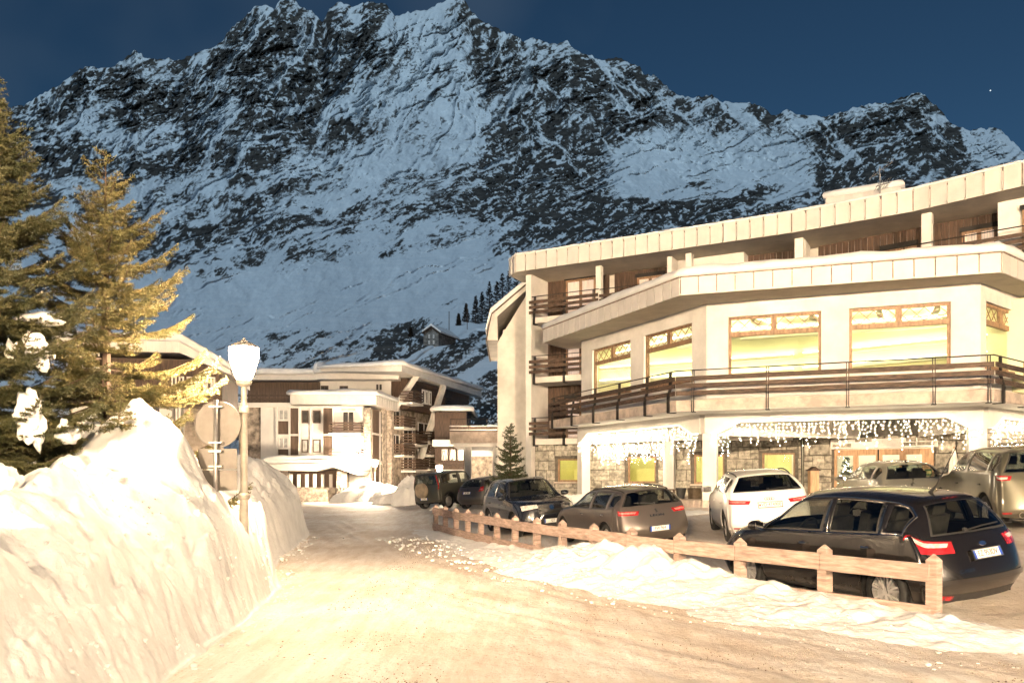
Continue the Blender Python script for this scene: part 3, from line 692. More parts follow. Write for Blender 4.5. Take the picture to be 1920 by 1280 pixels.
# core behind the loggias
core = MB(); core.prism([tuple(M1.P(.4, -1.75, 0).xy), tuple(M1.P(12.9, -1.75, 0).xy), tuple(M2.P(9.5, -1.75, 0).xy), (24, 29), (15, 40), (4, 47)], 3.45, 11.60)
core.build('wall', m_plaster_w, hotel)
m_curtain = mat('lit_curtain', (.75, .62, .58), .9, var=.2, scale=9, stretch=(8, 8, .2), emit=(1.0, .70, .58), estr=.62)
m_curtain_dim = mat('dim_curtain', (.45, .33, .33), .9, var=.3, scale=9, stretch=(8, 8, .2), emit=(1.0, .55, .50), estr=.22)
def loggia_window(f, s0, s1, z0, z1, n, parent, lit=True, half=False):
    fr_ = MB(); t = .09
    f.box(fr_, s0, s0 + t, n, n + .09, z0, z1); f.box(fr_, s1 - t, s1, n, n + .09, z0, z1); f.box(fr_, s0 + t, s1 - t, n, n + .09, z1 - t, z1)
    m_ = (s0 + s1) / 2; f.box(fr_, m_ - .07, m_ + .07, n + .002, n + .085, z0, z1 - t); f.box(fr_, s0 + t, s1 - t, n + .004, n + .08, z0, z0 + t)
    wo_ = fr_.build('window', m_wood_win, parent)
    hd_ = MB(); f.box(hd_, s0 - .06, s1 + .06, n - .01, n + .16, z1, z1 + .16); hd_.build('shutter_box', m_void, wo_)
    for a, b in ((s0 + t, m_ - .07), (m_ + .07, s1 - t)):
        p = MB(); f.box(p, a, b, n + .045, n + .052, z0 + t, z1 - t); p.build('pane', m_glass, wo_)
    # pleated curtain
    V = []; F = []; N_ = 34
    for i in range(N_ + 1):
        s = lerp(s0 + t, s1 - t, i / N_); nn = n + .012 + .014 * math.sin(i * 2.1) 
        V += [f.P(s, nn, z0 + .05), f.P(s, nn, z1 - .07)]
        if i: F.append((2 * i - 2, 2 * i, 2 * i + 1, 2 * i - 1))
    c = MB().add(V, F); c.build('curtain', m_curtain if lit else m_curtain_dim, wo_, fixn=False)
# bay 1, three floors
for k, z in enumerate(LV):
    top = [6.37, 9.27, 11.66][k]
    op = [(1.45, 3.05, z + .03, z + 2.05)]
    boards(hotel, M1, .42, 3.9 if k < 2 else 3.77, -1.74, z, top, .25, op)
    loggia_window(M1, 1.45, 3.05, z + .03, z + 2.05, -1.742, hotel, True)
    railing(hotel, M1, .30, 3.95, .02, z, nb=3, bh=.15, gap=.10, top=1.02, posts=[.6, 2.2, 3.7], hook=-.28)
# top floor further right
op = [(5.2, 6.5, 9.6, 11.35)]
boards(hotel, M1, 4.03, 7.2, -1.74, 9.55, 11.66, .25, op)
loggia_window(M1, 5.2, 6.5, 9.6, 11.30, -1.742, hotel, True)
c = MB(); M1.box(c, 7.2, 7.4, -.1, -1.7, 9.55, 11.655); M1.wall(c, 7.4, 10.4, 9.55, 11.655, -.95, -1.7, [(8.0, 8.9, 9.6, 11.05), (9.05, 9.6, 9.6, 11.1)])
c.build('partition_wall', m_plaster, hotel)
for a, b in ((8.0, 8.9), (9.05, 9.6)): loggia_window(M1, a, b, 9.6, 11.0, -1.2, hotel, False)
boards(hotel, M1, 10.4, 12.85, -1.74, 9.55, 11.66, .25)
c = MB(); M1.box(c, 12.9, 13.05, -.3, -1.6, 9.55, 11.655); c.build('partition_wall', m_plaster, hotel)
boards(hotel, M2, .12, 6.9, -1.74, 9.55, 11.66, .25, [(2.7, 4.0, 9.6, 11.1), (5.65, 7.0, 9.6, 11.15)])
loggia_window(M2, 2.7, 4.0, 9.6, 11.0, -1.742, hotel, False)
loggia_window(M2, 5.6, 6.75, 9.6, 11.15, -1.742, hotel, True)
c = MB(); M2.box(c, 7.0, 9.2, -.45, -1.7, 9.55, 11.655); c.build('partition_wall', m_plaster, hotel)
loggia_window(M2, 7.75, 8.8, 9.6, 11.2, -.45, hotel, False)
railing(hotel, M1, 4.0, 12.9, .02, 9.55, nb=3, bh=.13, gap=.09, top=.98, posts=[5.5, 7.2, 9, 11, 12.8], bracket=False)
railing(hotel, M2, .0, 9.0, .02, 9.55, nb=3, bh=.13, gap=.09, top=.98, posts=[2, 4, 6, 8], bracket=False)
# roof plant box with snow and aerial
f = Fr(at(1548, 380, 37.5).xy, at(1690, 380, 36.0).xy)
mb = MB(); f.box(mb, 0, f.L, 0, -3, 12.3, 14.85); mb.build('roof_housing', m_fascia, hotel)
n = 8
for k in range(n): f.piece('housing_panel', m_fascia, hotel, k * f.L / n + .02, (k + 1) * f.L / n - .02, .004, .03, 12.5, 14.85)
snow_cap('roof_snow', [tuple(f.P(0, 0, 0).xy), tuple(f.P(f.L, 0, 0).xy), tuple(f.P(f.L, -3, 0).xy), tuple(f.P(0, -3, 0).xy)], 14.85, .40, 'small snow cap on the box-shaped housing on the hotel roof', out=.1, wav=.06, cat='snow layer')
an = empty('aerial', tuple(at(1650, 365, 35.5)))
tag(an, 'thin television aerial sticking up from the hotel roof housing', 'aerial')
mb = MB(); mb.tube([at(1650, 380, 35.5), at(1650, 312, 35.5)], .03, 6); mb.build('mast', m_metal_gray, an)
for (x0, y0, x1, y1) in ((1630, 335, 1674, 303), (1642, 350, 1668, 342)):
    p, q = at(x0, y0, 35.5), at(x1, y1, 35.5); mb = MB(); mb.tube([p, q], .02, 5)
    for t in (.1, .3, .5, .7, .9):
        c = p.lerp(q, t); mb.tube([c + Vector((0, -.3, .12)), c + Vector((0, .3, -.12))], .012, 4)
    mb.build('boom', m_metal_gray, an)
# --- stair tower on the left end with mansard edge
tw = MB(); y0, y1 = 41.4, 48
prof = [(-.75, 8.75), (.95, 11.55), (.95, 1.0), (-.75, 1.0)]
tw.ext([(x, y0, z) for x, z in prof], (0, y1 - y0, 0)); tw.build('stair_tower', m_plaster_w, hotel)
tw = MB(); tw.box((.05, y0 - .03, 5.2), (1.05, .12, 8.4)); tw.build('pilaster', m_plaster_w, hotel)
tw = MB(); tw.ext([(x, y0 - .75, z) for x, z in [(-1.28, 8.75), (-1.02, 10.05), (.98, 11.75), (.98, 11.5), (-.75, 9.95), (-.72, 8.75)]], (0, y1 - y0 + .75, 0)); tw.build('tower_roof', m_plaster_w, hotel)
tw = MB(); tw.ext([(x, y0 - .79, z) for x, z in [(-1.34, 8.70), (-1.07, 10.09), (.98, 11.83), (.98, 11.75), (-1.03, 10.06), (-1.28, 8.70)]], (0, y1 - y0 + .8, 0)); tw.build('tower_edge_board', m_wood_rail, hotel)
tw = MB(); V = []; F = []
pr_ = [(-1.30, 9.2), (-1.36, 9.3), (-1.1, 10.35), (.1, 11.35), (.97, 12.05), (.97, 11.84), (-1.04, 10.12)]
tw.ext([(x, y0 - .82, z) for x, z in pr_], (0, y1 - y0 + .8, 0)); tag(tw.build('roof_snow', m_snow_far), 'snow layer on the sloping roof of the hotel\'s stair tower', 'snow layer', 'snow on the roofs')
# --- flat porch on the left with railing
px0, px1, py0, py1 = -3.35, .75, 43.0, 49.0
mb = MB(); mb.box(((px0 + px1) / 2, (py0 + py1) / 2, 3.93), (px1 - px0, py1 - py0, .60)); mb.build('porch_slab', m_concrete, hotel)
mb = MB(); mb.box(((px0 + px1) / 2 + .1, (py0 + py1) / 2 + .1, 3.53), (px1 - px0 - .1, py1 - py0 - .1, .2)); mb.build('porch_beam', m_plaster, hotel)
for x in (-2.4, -.87):
    mb = MB(); mb.box((x, 43.6, 2.1), (.36, .36, 2.7)); mb.build('porch_column', m_plaster, hotel)
fp = Fr((px0, py0), (px1, py0))
rr = railing(hotel, fp, 0, fp.L, -.12, 4.23, nb=0, top=.68, posts=[.05, 1.0, 2.0, 3.0, 4.0], bracket=False)
fp.piece('rail_board', m_metal_gray, rr, 0, fp.L, -.06, -.02, 4.5, 4.56); fp.piece('rail_board', m_metal_gray, rr, 0, fp.L, -.06, -.02, 4.30, 4.36)
# --- ground floor: granite wall with lit windows
ops1 = [(1.64, 2.9, 1.58, 2.68), (5.24, 6.6, 1.53, 2.74), (8.35, 9.7, 1.5, 2.78), (11.3, 12.65, 1.45, 2.82)]
ops2 = [(1.25, 4.95, .9, 2.92), (7.0, 8.4, 1.5, 2.9)]
mb = MB(); M1.wall(mb, .42, 12.9, .5, 3.4, -.30, -.6, ops1); M2.wall(mb, 0, 9.5, .5, 3.4, -.30, -.6, ops2); mb.build('ground_floor_wall', m_mortar, hotel)
stones(hotel, M1, .42, 12.9, .75, 3.38, -.30, [(a - .12, b + .12, c - .1, d + .12) for a, b, c, d in ops1])
stones(hotel, M2, .06, 9.5, .75, 3.4, -.30, [(1.2, 5.0, .7, 2.98), (6.88, 8.52, 1.4, 3.0)])
m_yellow = mat('yellow_wall_paint', (.82, .78, .36), .8, var=.05, scale=1)
m_cream = mat('cream_wall_paint', (.80, .76, .62), .8, var=.05, scale=1)
room = MB(); M1.box(room, .45, 17, -4.6, -4.7, .7, 3.38); M1.box(room, .44, .54, -.62, -4.6, .81, 3.27); room.build('inner_wall', m_yellow, hotel)
room = MB(); M1.box(room, .45, 12.85, -.62, -4.6, 3.28, 3.36); M1.box(room, .45, 12.85, -.62, -4.6, .70, .8); M2.box(room, .2, 9.4, -.62, -4.6, 3.285, 3.365); M2.box(room, .2, 9.4, -.62, -4.6, .705, .805); room.build('inner_ceiling', m_cream, hotel)
room = MB(); M2.box(room, -2, 9.4, -4.15, -4.25, .81, 3.27); room.build('inner_wall', m_cream, hotel)
for s in (3.6, 7.4, 10.6): 
    room = MB(); M1.box(room, s - .06, s + .06, -.65, -4.6, .8, 3.28); room.build('inner_wall', m_yellow, hotel)
m_ceil_lamp = emat('ceiling_lamp_glow', (1.0, .86, .50), 13.0)
m_ceil_lamp_w = emat('lobby_lamp_glow', (1.0, .93, .78), 16.0)
for f, s, m_ in ((M1, 2.2, m_ceil_lamp), (M1, 5.8, m_ceil_lamp), (M1, 9.0, m_ceil_lamp_w), (M1, 11.9, m_ceil_lamp_w), (M2, 2.0, m_ceil_lamp_w), (M2, 4.2, m_ceil_lamp_w)):
    lm = MB(); f.box(lm, s - .5, s + .5, -2.2, -2.7, 3.22, 3.27); lm.build('ceiling_lamp', m_, hotel)
for f, a, b, m_ in ((M1, .6, 3.5, m_ceil_lamp), (M1, 3.7, 7.3, m_ceil_lamp), (M1, 7.5, 10.5, m_ceil_lamp_w), (M1, 10.7, 12.8, m_ceil_lamp_w), (M2, .4, 9.2, m_ceil_lamp_w)):
    lm = MB(); f.box(lm, a, b, -3.7, -3.85, 3.20, 3.26); lm.build('ceiling_lamp', m_, hotel)
def plain_window(f, o, parent, n=-.36, mull=True):
    a, b, c, d = o; t = .08; fr_ = MB()
    f.box(fr_, a, a + t, n - .1, n, c, d); f.box(fr_, b - t, b, n - .1, n, c, d); f.box(fr_, a + t, b - t, n - .1, n, d - t, d); f.box(fr_, a + t, b - t, n - .1, n, c, c + t)
    wo_ = fr_.build('window', m_wood_win, parent)
    p = MB(); f.box(p, a + t, b - t, n - .055, n - .048, c + t, d - t); p.build('pane', m_glass, wo_)
    sl = MB(); f.box(sl, a - .12, b + .12, n - .05, -.14, c - .08, c - .01); sl.build('sill', m_concrete, wo_)
    return wo_
for o_ in ops1: plain_window(M1, o_, hotel)
plain_window(M2, ops2[1], hotel)
lm = MB(); M2.box(lm, 7.2, 8.2, -2.2, -2.7, 3.22, 3.27); lm.build('ceiling_lamp', m_ceil_lamp_w, hotel)
# objects on the room walls seen through the panes
for s, z in ((5.95, 2.1), (6.25, 2.15), (5.75, 1.8), (6.35, 1.75)):
    pc = MB(); M1.box(pc, s - .1, s + .1, -4.56, -4.6, z - .16, z + .16); pc.build('picture_frame', m_wood_dk, hotel)
for s in (2.75, 6.52): 
    pc = MB(); M1.box(pc, s - .12, s + .12, -1.0, -1.04, .9, 3.2); pc.build('inner_curtain', m_yellow, hotel)
# entrance: timber front with four glazed leaves
ent = MB(); a0 = 1.27
leaves = [(1.35, 2.0), (2.18, 2.85), (3.08, 3.72), (3.95, 4.52)]
M2.wall(ent, 1.26, 4.94, .9, 2.9, -.36, -.46, [(a, b, 1.02, 2.66) for a, b in leaves]); eo = ent.build('entrance_front', m_wood_door, hotel)
for a, b in leaves:
    p = MB(); M2.box(p, a, b, -.405, -.415, 1.02, 2.66); p.build('pane', m_glass, eo)
for a in (2.965,):
    p = MB(); M2.box(p, a - .02, a + .02, -.31, -.36, .92, 2.88); p.build('door_gap', m_void, eo)
for a in (2.80, 3.13):
    p = MB(); p.tube([M2.P(a, -.30, 1.35), M2.P(a, -.30, 2.1)], .02, 6); p.build('door_handle', m_metal_dk, eo)
m_sign_g = mat('green_sign', (.05, .16, .07), .5, var=.05); m_sign_y = mat('pale_yellow_sign', (.75, .70, .35), .5, var=.05)
p = MB(); M2.box(p, 4.62, 4.86, -.355, -.335, 1.86, 2.10); po = p.build('door_sign', m_sign_g, eo)
p = MB(); M2.box(p, 4.65, 4.83, -.333, -.325, 1.93, 2.03); p.build('sign_field', m_sign_y, eo) if False else p.build('door_sign_field', m_sign_y, eo)
p = MB(); M2.box(p, 1.15, 5.1, -.25, -.6, 2.93, 3.3); p.build('lintel', m_plaster, hotel)
# porch floor and plinth
mb = MB(); mb.prism([(2.9, 38.3), (2.95, 37.4), (6.9, 29.0), (15.4, 25.7), (19, 28.6), (20.5, 32), (11.9, 35), (2.0, 40)], .3, .95); mb.build('porch_floor', m_concrete, hotel)
fpl = Fr((2.95, 37.3), (6.85, 28.95)); fp2 = Fr((6.85, 28.95), (15.45, 25.62))
stones(hotel, fpl, 0, fpl.L, .3, .98, .03, rowh=(.3, .36), wid=(.5, 1.0), material=m_concrete, name='plinth_stone')
stones(hotel, fp2, 0, fp2.L, .3, .98, .03, rowh=(.3, .36), wid=(.5, 1.0), material=m_concrete, name='plinth_stone')
# --- terrace slab, beams, columns
mb = MB(); mb.prism([A_, B_, C_, D_, (21, 33), (12, 36.2), (4.0, 40.3)], ZS0, ZF); mb.build('terrace_slab', m_concrete, hotel)
mb = MB(); mb.prism(off_poly([A_, B_, C_, D_, (21, 33), (12, 36.2), (4.0, 40.3)], -.05), ZS0 - .03, ZS0 - .002); mb.build('terrace_soffit', m_plaster, hotel)
fA, fB, fC = Fr(WA, WB), Fr(WB, WC), Fr(WC, WD)
def haunch_beam(f, s0, s1, zt, zb, zc, hl, hr, nm='porch_beam', n0=.12, n1=-.22):
    prof = [(s0, zt), (s0, zc), (s0 + hl * .35, zc), (s0 + hl, zb), (s1 - hr, zb), (s1 - hr * .35, zc), (s1, zc), (s1, zt)]
    mb = MB(); mb.ext([f.P(s, n0, z) for s, z in prof], f.n * (n1 - n0)); mb.build(nm, m_plaster, hotel)
haunch_beam(fA, -.15, fA.L - .25, ZS0 - .035, 3.78, 3.40, .95, 1.2)
haunch_beam(fB, -.05, fB.L + .05, ZS0 - .035, 3.80, 3.42, 1.25, 1.05)
haunch_beam(fC, .32, fC.L, ZS0 - .035, 3.80, 3.42, 1.2, .6)
def column(p, f, wd=.44, z1=3.405):
    mb = MB(); c = Vector((p[0], p[1], 0)); mb.box(c + Vector((0, 0, (.95 + z1) / 2)), (wd, wd, z1 - .95), f.M); mb.build('porch_column', m_plaster, hotel)
column(tuple(fA.P(.05, -.1, 0).xy), fA); column(tuple(fB.P(.12, -.12, 0).xy), fB, .50); column(tuple(fB.P(fB.L - .1, -.1, 0).xy), fB, .52)
column(tuple(at(1255, 900, 33.2).xy), fB, .44, 3.3); 
for p, q in ((fB.P(.1, -.4, 0), M2.P(2.2, -.2, 0)), (fB.P(fB.L - .2, -.4, 0), M2.P(4.6, -.2, 0)), (fA.P(.4, -.5, 0), at(1255, 900, 33.2)), (at(1255, 900, 33.2), M1.P(12.5, -.3, 0))):
    mb = MB(); p = Vector((p.x, p.y, 3.72)); q = Vector((q.x, q.y, 3.72)); mb.bar(p, q, .34, .78); mb.build('porch_beam', m_plaster, hotel)
railing(hotel, Fr(A_, B_), .0, Fr(A_, B_).L, -.05, ZF, posts=[.5, 2.6, 4.7, 6.8, 8.9, 10.5])
railing(hotel, Fr(B_, C_), .0, Fr(B_, C_).L, -.05, ZF, posts=[.6, 3.1, 5.6, 8.1, 9.6])
railing(hotel, Fr(C_, D_), .0, Fr(C_, D_).L, -.05, ZF, posts=[.5, 2.6, 4.4])
fe = Fr((4.4, 40.6), A_); railing(hotel, fe, .3, fe.L, -.05, ZF, posts=[1.2, 2.8])
# --- restaurant walls with lattice-top windows
winA = [(.97, 4.10), (5.08, 8.22)]; winB = [(.77, 3.93), (4.83, 7.94)]; winC = [(.45, 3.6)]
Z0, Z1 = 5.45, 7.62
for f, ws in ((fA, winA), (fB, winB), (fC, winC)):
    mb = MB(); f.wall(mb, 0 if f is not fB else .0, f.L, ZF, 8.22, 0, -.32, [(a, b, Z0, Z1) for a, b in ws]); mb.build('restaurant_wall', m_plaster, hotel)
# end wall on the left
fw = Fr((5.2, 40.6), WA); mb = MB(); fw.wall(mb, 0, fw.L - .01, ZF, 8.22, 0, -.3); mb.build('restaurant_wall', m_plaster, hotel)
def lattice_window(f, a, b):
    n0, n1 = -.10, -.20; t = .10; fr_ = MB(); zt = Z1 - .56
    f.box(fr_, a, a + t, n0, n1, Z0, Z1); f.box(fr_, b - t, b, n0, n1, Z0, Z1); f.box(fr_, a + t, b - t, n0, n1, Z1 - t, Z1); f.box(fr_, a + t, b - t, n0, n1, Z0, Z0 + t)
    f.box(fr_, a + t, b - t, n0 + .02, n1 - .02, zt - .16, zt); m_ = (a + b) / 2; f.box(fr_, m_ - .10, m_ + .10, n0 + .01, n1 - .01, zt, Z1 - t)
    wo_ = fr_.build('window', m_wood_win, hotel)
    p = MB(); f.box(p, a + t, b - t, -.145, -.155, Z0 + t, zt - .16); p.build('pane', m_glass, wo_)
    sl = MB(); f.box(sl, a - .1, b + .1, .09, -.1, Z0 - .07, Z0 - .005); sl.build('sill', m_wood_win, wo_)
    for (u0, u1) in ((a + t, m_ - .10), (m_ + .10, b - t)):
        p = MB(); f.box(p, u0, u1, -.165, -.172, zt, Z1 - t); p.build('pane', m_glass, wo_)
        la = MB(); n = 3; w_ = (u1 - u0) / n; h0, h1 = zt + .005, Z1 - t - .005
        zm = (h0 + h1) / 2
        for k in range(n):
            x0 = u0 + k * w_
            for p0, p1 in (((x0, zm), (x0 + w_ / 2, h1)), ((x0 + w_ / 2, h1), (x0 + w_, zm)), ((x0, zm), (x0 + w_ / 2, h0)), ((x0 + w_ / 2, h0), (x0 + w_, zm))):
                la.bar(f.P(p0[0], -.135, p0[1]), f.P(p1[0], -.135, p1[1]), .024, .024, up=tuple(f.n))
        la.build('lattice', m_wood_win, wo_)
for f, ws in ((fA, winA), (fB, winB), (fC, winC)):
    for a, b in ws: lattice_window(f, a, b)
# restaurant interior: pale yellow ceiling, dropped beams with hidden light strips
m_ceil_y = mat('yellow_ceiling_paint', (.86, .83, .54), .8, var=.04, scale=.8)
inner = [tuple(fA.P(.5, -.34, 0).xy), tuple(fA.P(fA.L - .15, -.34, 0).xy), tuple(fB.P(fB.L - .3, -.34, 0).xy), tuple(fC.P(4.6, -.34, 0).xy), tuple(M2.P(7.5, .1, 0).xy), tuple(M2.P(0, .1, 0).xy), tuple(M1.P(3.6, .1, 0).xy)]
mb = MB(); mb.prism(inner, 7.74, 7.84); mb.build('restaurant_ceiling', m_ceil_y, hotel)
mb = MB(); mb.prism(off_poly(inner, -.02), ZF + .005, ZF + .06); mb.build('restaurant_floor', m_wood_win, hotel)
mb = MB(); M1.box(mb, 3.45, 12.95, .22, .06, ZF + .06, 8.0); M2.box(mb, 0, 9, .22, .06, ZF + .06, 8.0); mb.build('inner_wall', m_ceil_y, hotel)
m_cove = emat('cove_light_glow', (1.0, .91, .60), 8.0)
def cove(p, q, z, wd=.30):
    p = Vector((p[0], p[1], z)); q = Vector((q[0], q[1], z)); mb = MB(); mb.bar(p, q, wd, .14); o = mb.build('cove_beam', m_cream, hotel)
    g = MB(); g.bar(p + Vector((0, 0, .09)), q + Vector((0, 0, .09)), wd * 1.3, .03); g.build('light_strip', m_cove, o)
cove(fB.P(.3, -1.5, 0).xy, fB.P(8.3, -1.5, 0).xy, 7.28); cove(fB.P(.9, -3.2, 0).xy, fB.P(8.6, -3.0, 0).xy, 7.36)
cove(fA.P(1.7, -.75, 0).xy, fA.P(8.9, -.85, 0).xy, 7.28); cove(fA.P(4.6, -2.2, 0).xy, fA.P(8.9, -2.6, 0).xy, 7.36)
for z_, n_ in ((6.15, .40), (6.75, .34)):
    cove(M1.P(4.2, n_, 0).xy, M1.P(12.7, n_, 0).xy, z_, .22); cove(M2.P(.3, n_, 0).xy, M2.P(6.8, n_, 0).xy, z_, .22)
cove(fC.P(.6, -1.3, 0).xy, fC.P(3.6, -1.3, 0).xy, 7.28)
for s in (1.6, 3.6, 5.8, 7.6): cove(fB.P(s, -.5, 0).xy, fB.P(s * .8 + 1.6, -3.9, 0).xy, 7.52, .18)
for s in (2.6, 5.0, 7.6): cove(fA.P(s, -.45, 0).xy, fA.P(s * .9 + 1.2, -1.0 - s * .3, 0).xy, 7.52, .18)
# --- restaurant roof
rroof = [RA, RB, RC, RD, (22, 32.5), (12, 36.0), (3.55, 41.0)]
mb = MB(); mb.prism(off_poly(rroof, -.02), 8.235, 8.72); mb.build('roof', m_joint, hotel)
mb = MB(); mb.prism(off_poly(rroof, -.05), 8.17, 8.23); mb.build('soffit', m_soffit, hotel)
fascia_panels(hotel, [(3.55, 41.0), RA, RB], 8.15, 8.76, .52, .04, gap=.055)
fascia_panels(hotel, [RB, RC, RD], 8.15, 8.76, .62, .04)
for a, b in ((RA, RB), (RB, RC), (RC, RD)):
    f = Fr(a, b); f.piece('shadow_strip', m_joint, hotel, 0, f.L, -.05, .075, 8.762, 8.80)  # dark strip drawn in for the shadow line between fascia and snow
snow_cap('roof_snow', rroof, 8.80, .40, 'thick rounded snow blanket on the hotel\'s lower restaurant roof', out=.06, wav=.11, step=.3, mat_=m_snow_far)

# ================================================================== TIMBER FENCE
fence = empty('timber_fence', (FENCE[7][0], FENCE[7][1], 0))
tag(fence, 'long two-rail timber fence with pointed posts between road and parked cars', 'fence')
def chamfer_box(mb, f, s0, s1, n0, n1, z0, z1, c=.008):
    V = []
    for (z, e) in ((z0, c), (z0 + c, 0), (z1 - c, 0), (z1, c)):
        for (s, n) in ((s0 + e, n0 + e), (s1 - e, n0 + e), (s1 - e, n1 - e), (s0 + e, n1 - e)): V.append(f.P(s, n, z))
    F = [(3, 2, 1, 0), (12, 13, 14, 15)]
    for k in range(3):
        for i in range(4): F.append((k * 4 + i, k * 4 + (i + 1) % 4, k * 4 + 4 + (i + 1) % 4, k * 4 + 4 + i))
    mb.add(V, F)
for i, (x, y) in enumerate(FENCE):
    a = FENCE[max(i - 1, 0)]; b = FENCE[min(i + 1, 14)]; f = Fr(b, a); f.o = Vector((x, y, 0))    # walking towards the camera; n points to the road? fixed below
    w_ = .068 + rnd.uniform(-.004, .004); lean = rnd.uniform(-.012, .012); zt = .90 + rnd.uniform(-.015, .015); z0 = float(lot_h(x, y)) - .3
    mb = MB(); V = []
    for (z, k) in ((z0, 1), (zt - .075, 1), (zt - .07, .94), (zt, .12)):
        for (s, n) in ((-1, -1), (1, -1), (1, 1), (-1, 1)): V.append(f.P(s * w_ * k + lean * z, n * w_ * k + lean * z * .7, z))
    F = [(12, 13, 14, 15)] + [(k * 4 + j, k * 4 + (j + 1) % 4, k * 4 + 4 + (j + 1) % 4, k * 4 + 4 + j) for k in range(3) for j in range(4)]
    mb.add(V, F); mb.build('post', m_wood_fence, fence)
for i in range(14):
    a, b = FENCE[i + 1], FENCE[i]; f = Fr(a, b)           # from far to near: right-hand side is the road side
    if f.n.x > 0: sgn = -1
    else: sgn = 1
    for (z0, z1) in ((.565, .785), (.075, .275)):
        j = rnd.uniform(-.012, .012); mb = MB(); n0 = sgn * .072; n1 = sgn * .117
        chamfer_box(mb, f, .004, f.L - .004, min(n0, n1), max(n0, n1), z0 + j, z1 + j + rnd.uniform(-.008, .008)); mb.build('rail', m_wood_fence, fence)

# ================================================================== ROAD SIGN SEEN FROM BEHIND
SG = (-4.12, 11.2)
def sp(px, py, dy=0): return at(px, py, SG[1] + dy)
sgn = empty('road_sign', (SG[0], SG[1], bank_z(*SG) - .3)); tag(sgn, 'round road sign seen from behind with two rectangular plates below', 'road sign')
cx = at(410, 795, SG[1]); rr_ = 43.5 / FPX * SG[1]; Mx = Matrix.Rotation(R(90), 3, 'X')
mb = MB(); mb.lathe([(rr_ * .97, -.012), (rr_, -.012), (rr_, .012), (rr_ * .97, .012), (rr_ * .965, .002)], (cx.x, SG[1] - .03, cx.z), 48, M=Mx); mb.build('sign_disc', m_sign_back, sgn, smooth=False)
px_ = at(409, 800, SG[1]).x
mb = MB(); mb.tube([(px_, SG[1] - .085, cx.z + rr_ * 1.02), (px_, SG[1] - .085, bank_z(*SG) - .5)], .032, 12); mb.build('post', m_metal_gray, sgn, smooth=True)
def plate(x0, y0, x1, y1):
    p, q = at(x0, y0, SG[1]), at(x1, y1, SG[1]); mb = MB(); mb.box(((p.x + q.x) / 2, SG[1] - .03, (p.z + q.z) / 2), (abs(q.x - p.x), .02, abs(p.z - q.z))); mb.build('sign_plate', m_sign_back, sgn)
plate(374, 841, 446, 879); plate(374, 881, 446, 919)
for py in (763, 830, 846, 874):
    c = at(409, py, SG[1]); mb = MB(); mb.box((px_, SG[1] - .075, c.z), (.18, .09, .022)); mb.build('clamp', m_metal_gray, sgn)

# ================================================================== SPRUCES
m_bark = mat('bark', (.10, .065, .045), .9, var=.3, scale=8, stretch=(1, 1, .3), bump=.5, bscale=20)
def needle_mat(name, c1, c2):
    m, nt, out = nmat(name); L = nt.links.new
    b = N(nt, 'ShaderNodeBsdfPrincipled', i_Roughness=.55); b.inputs['Specular IOR Level'].default_value = .35
    g = N(nt, 'ShaderNodeNewGeometry'); n = N(nt, 'ShaderNodeTexNoise', i_Scale=5.0, i_Detail=4.0); L(g.outputs['Position'], n.inputs['Vector'])
    r = ramp(nt, [(.3, c2), (.7, c1)], n.outputs['Fac']); rn = N(nt, 'ShaderNodeMix', data_type='RGBA', blend_type='MULTIPLY'); rn.inputs[0].default_value = .6
    rr = ramp(nt, [(0, (.55, .6, .5)), (1, (1.3, 1.2, 1.1))], g.outputs['Random Per Island']); L(r.outputs[0], rn.inputs[6]); L(rr.outputs[0], rn.inputs[7]); L(rn.outputs[2], b.inputs['Base Color'])
    L(b.outputs[0], out.inputs[0]); return m
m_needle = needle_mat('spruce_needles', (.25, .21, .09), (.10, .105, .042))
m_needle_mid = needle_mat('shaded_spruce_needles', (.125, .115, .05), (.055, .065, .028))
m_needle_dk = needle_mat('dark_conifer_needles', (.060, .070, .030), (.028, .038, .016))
m_larch = needle_mat('bare_larch_twigs', (.045, .034, .026), (.022, .018, .015))
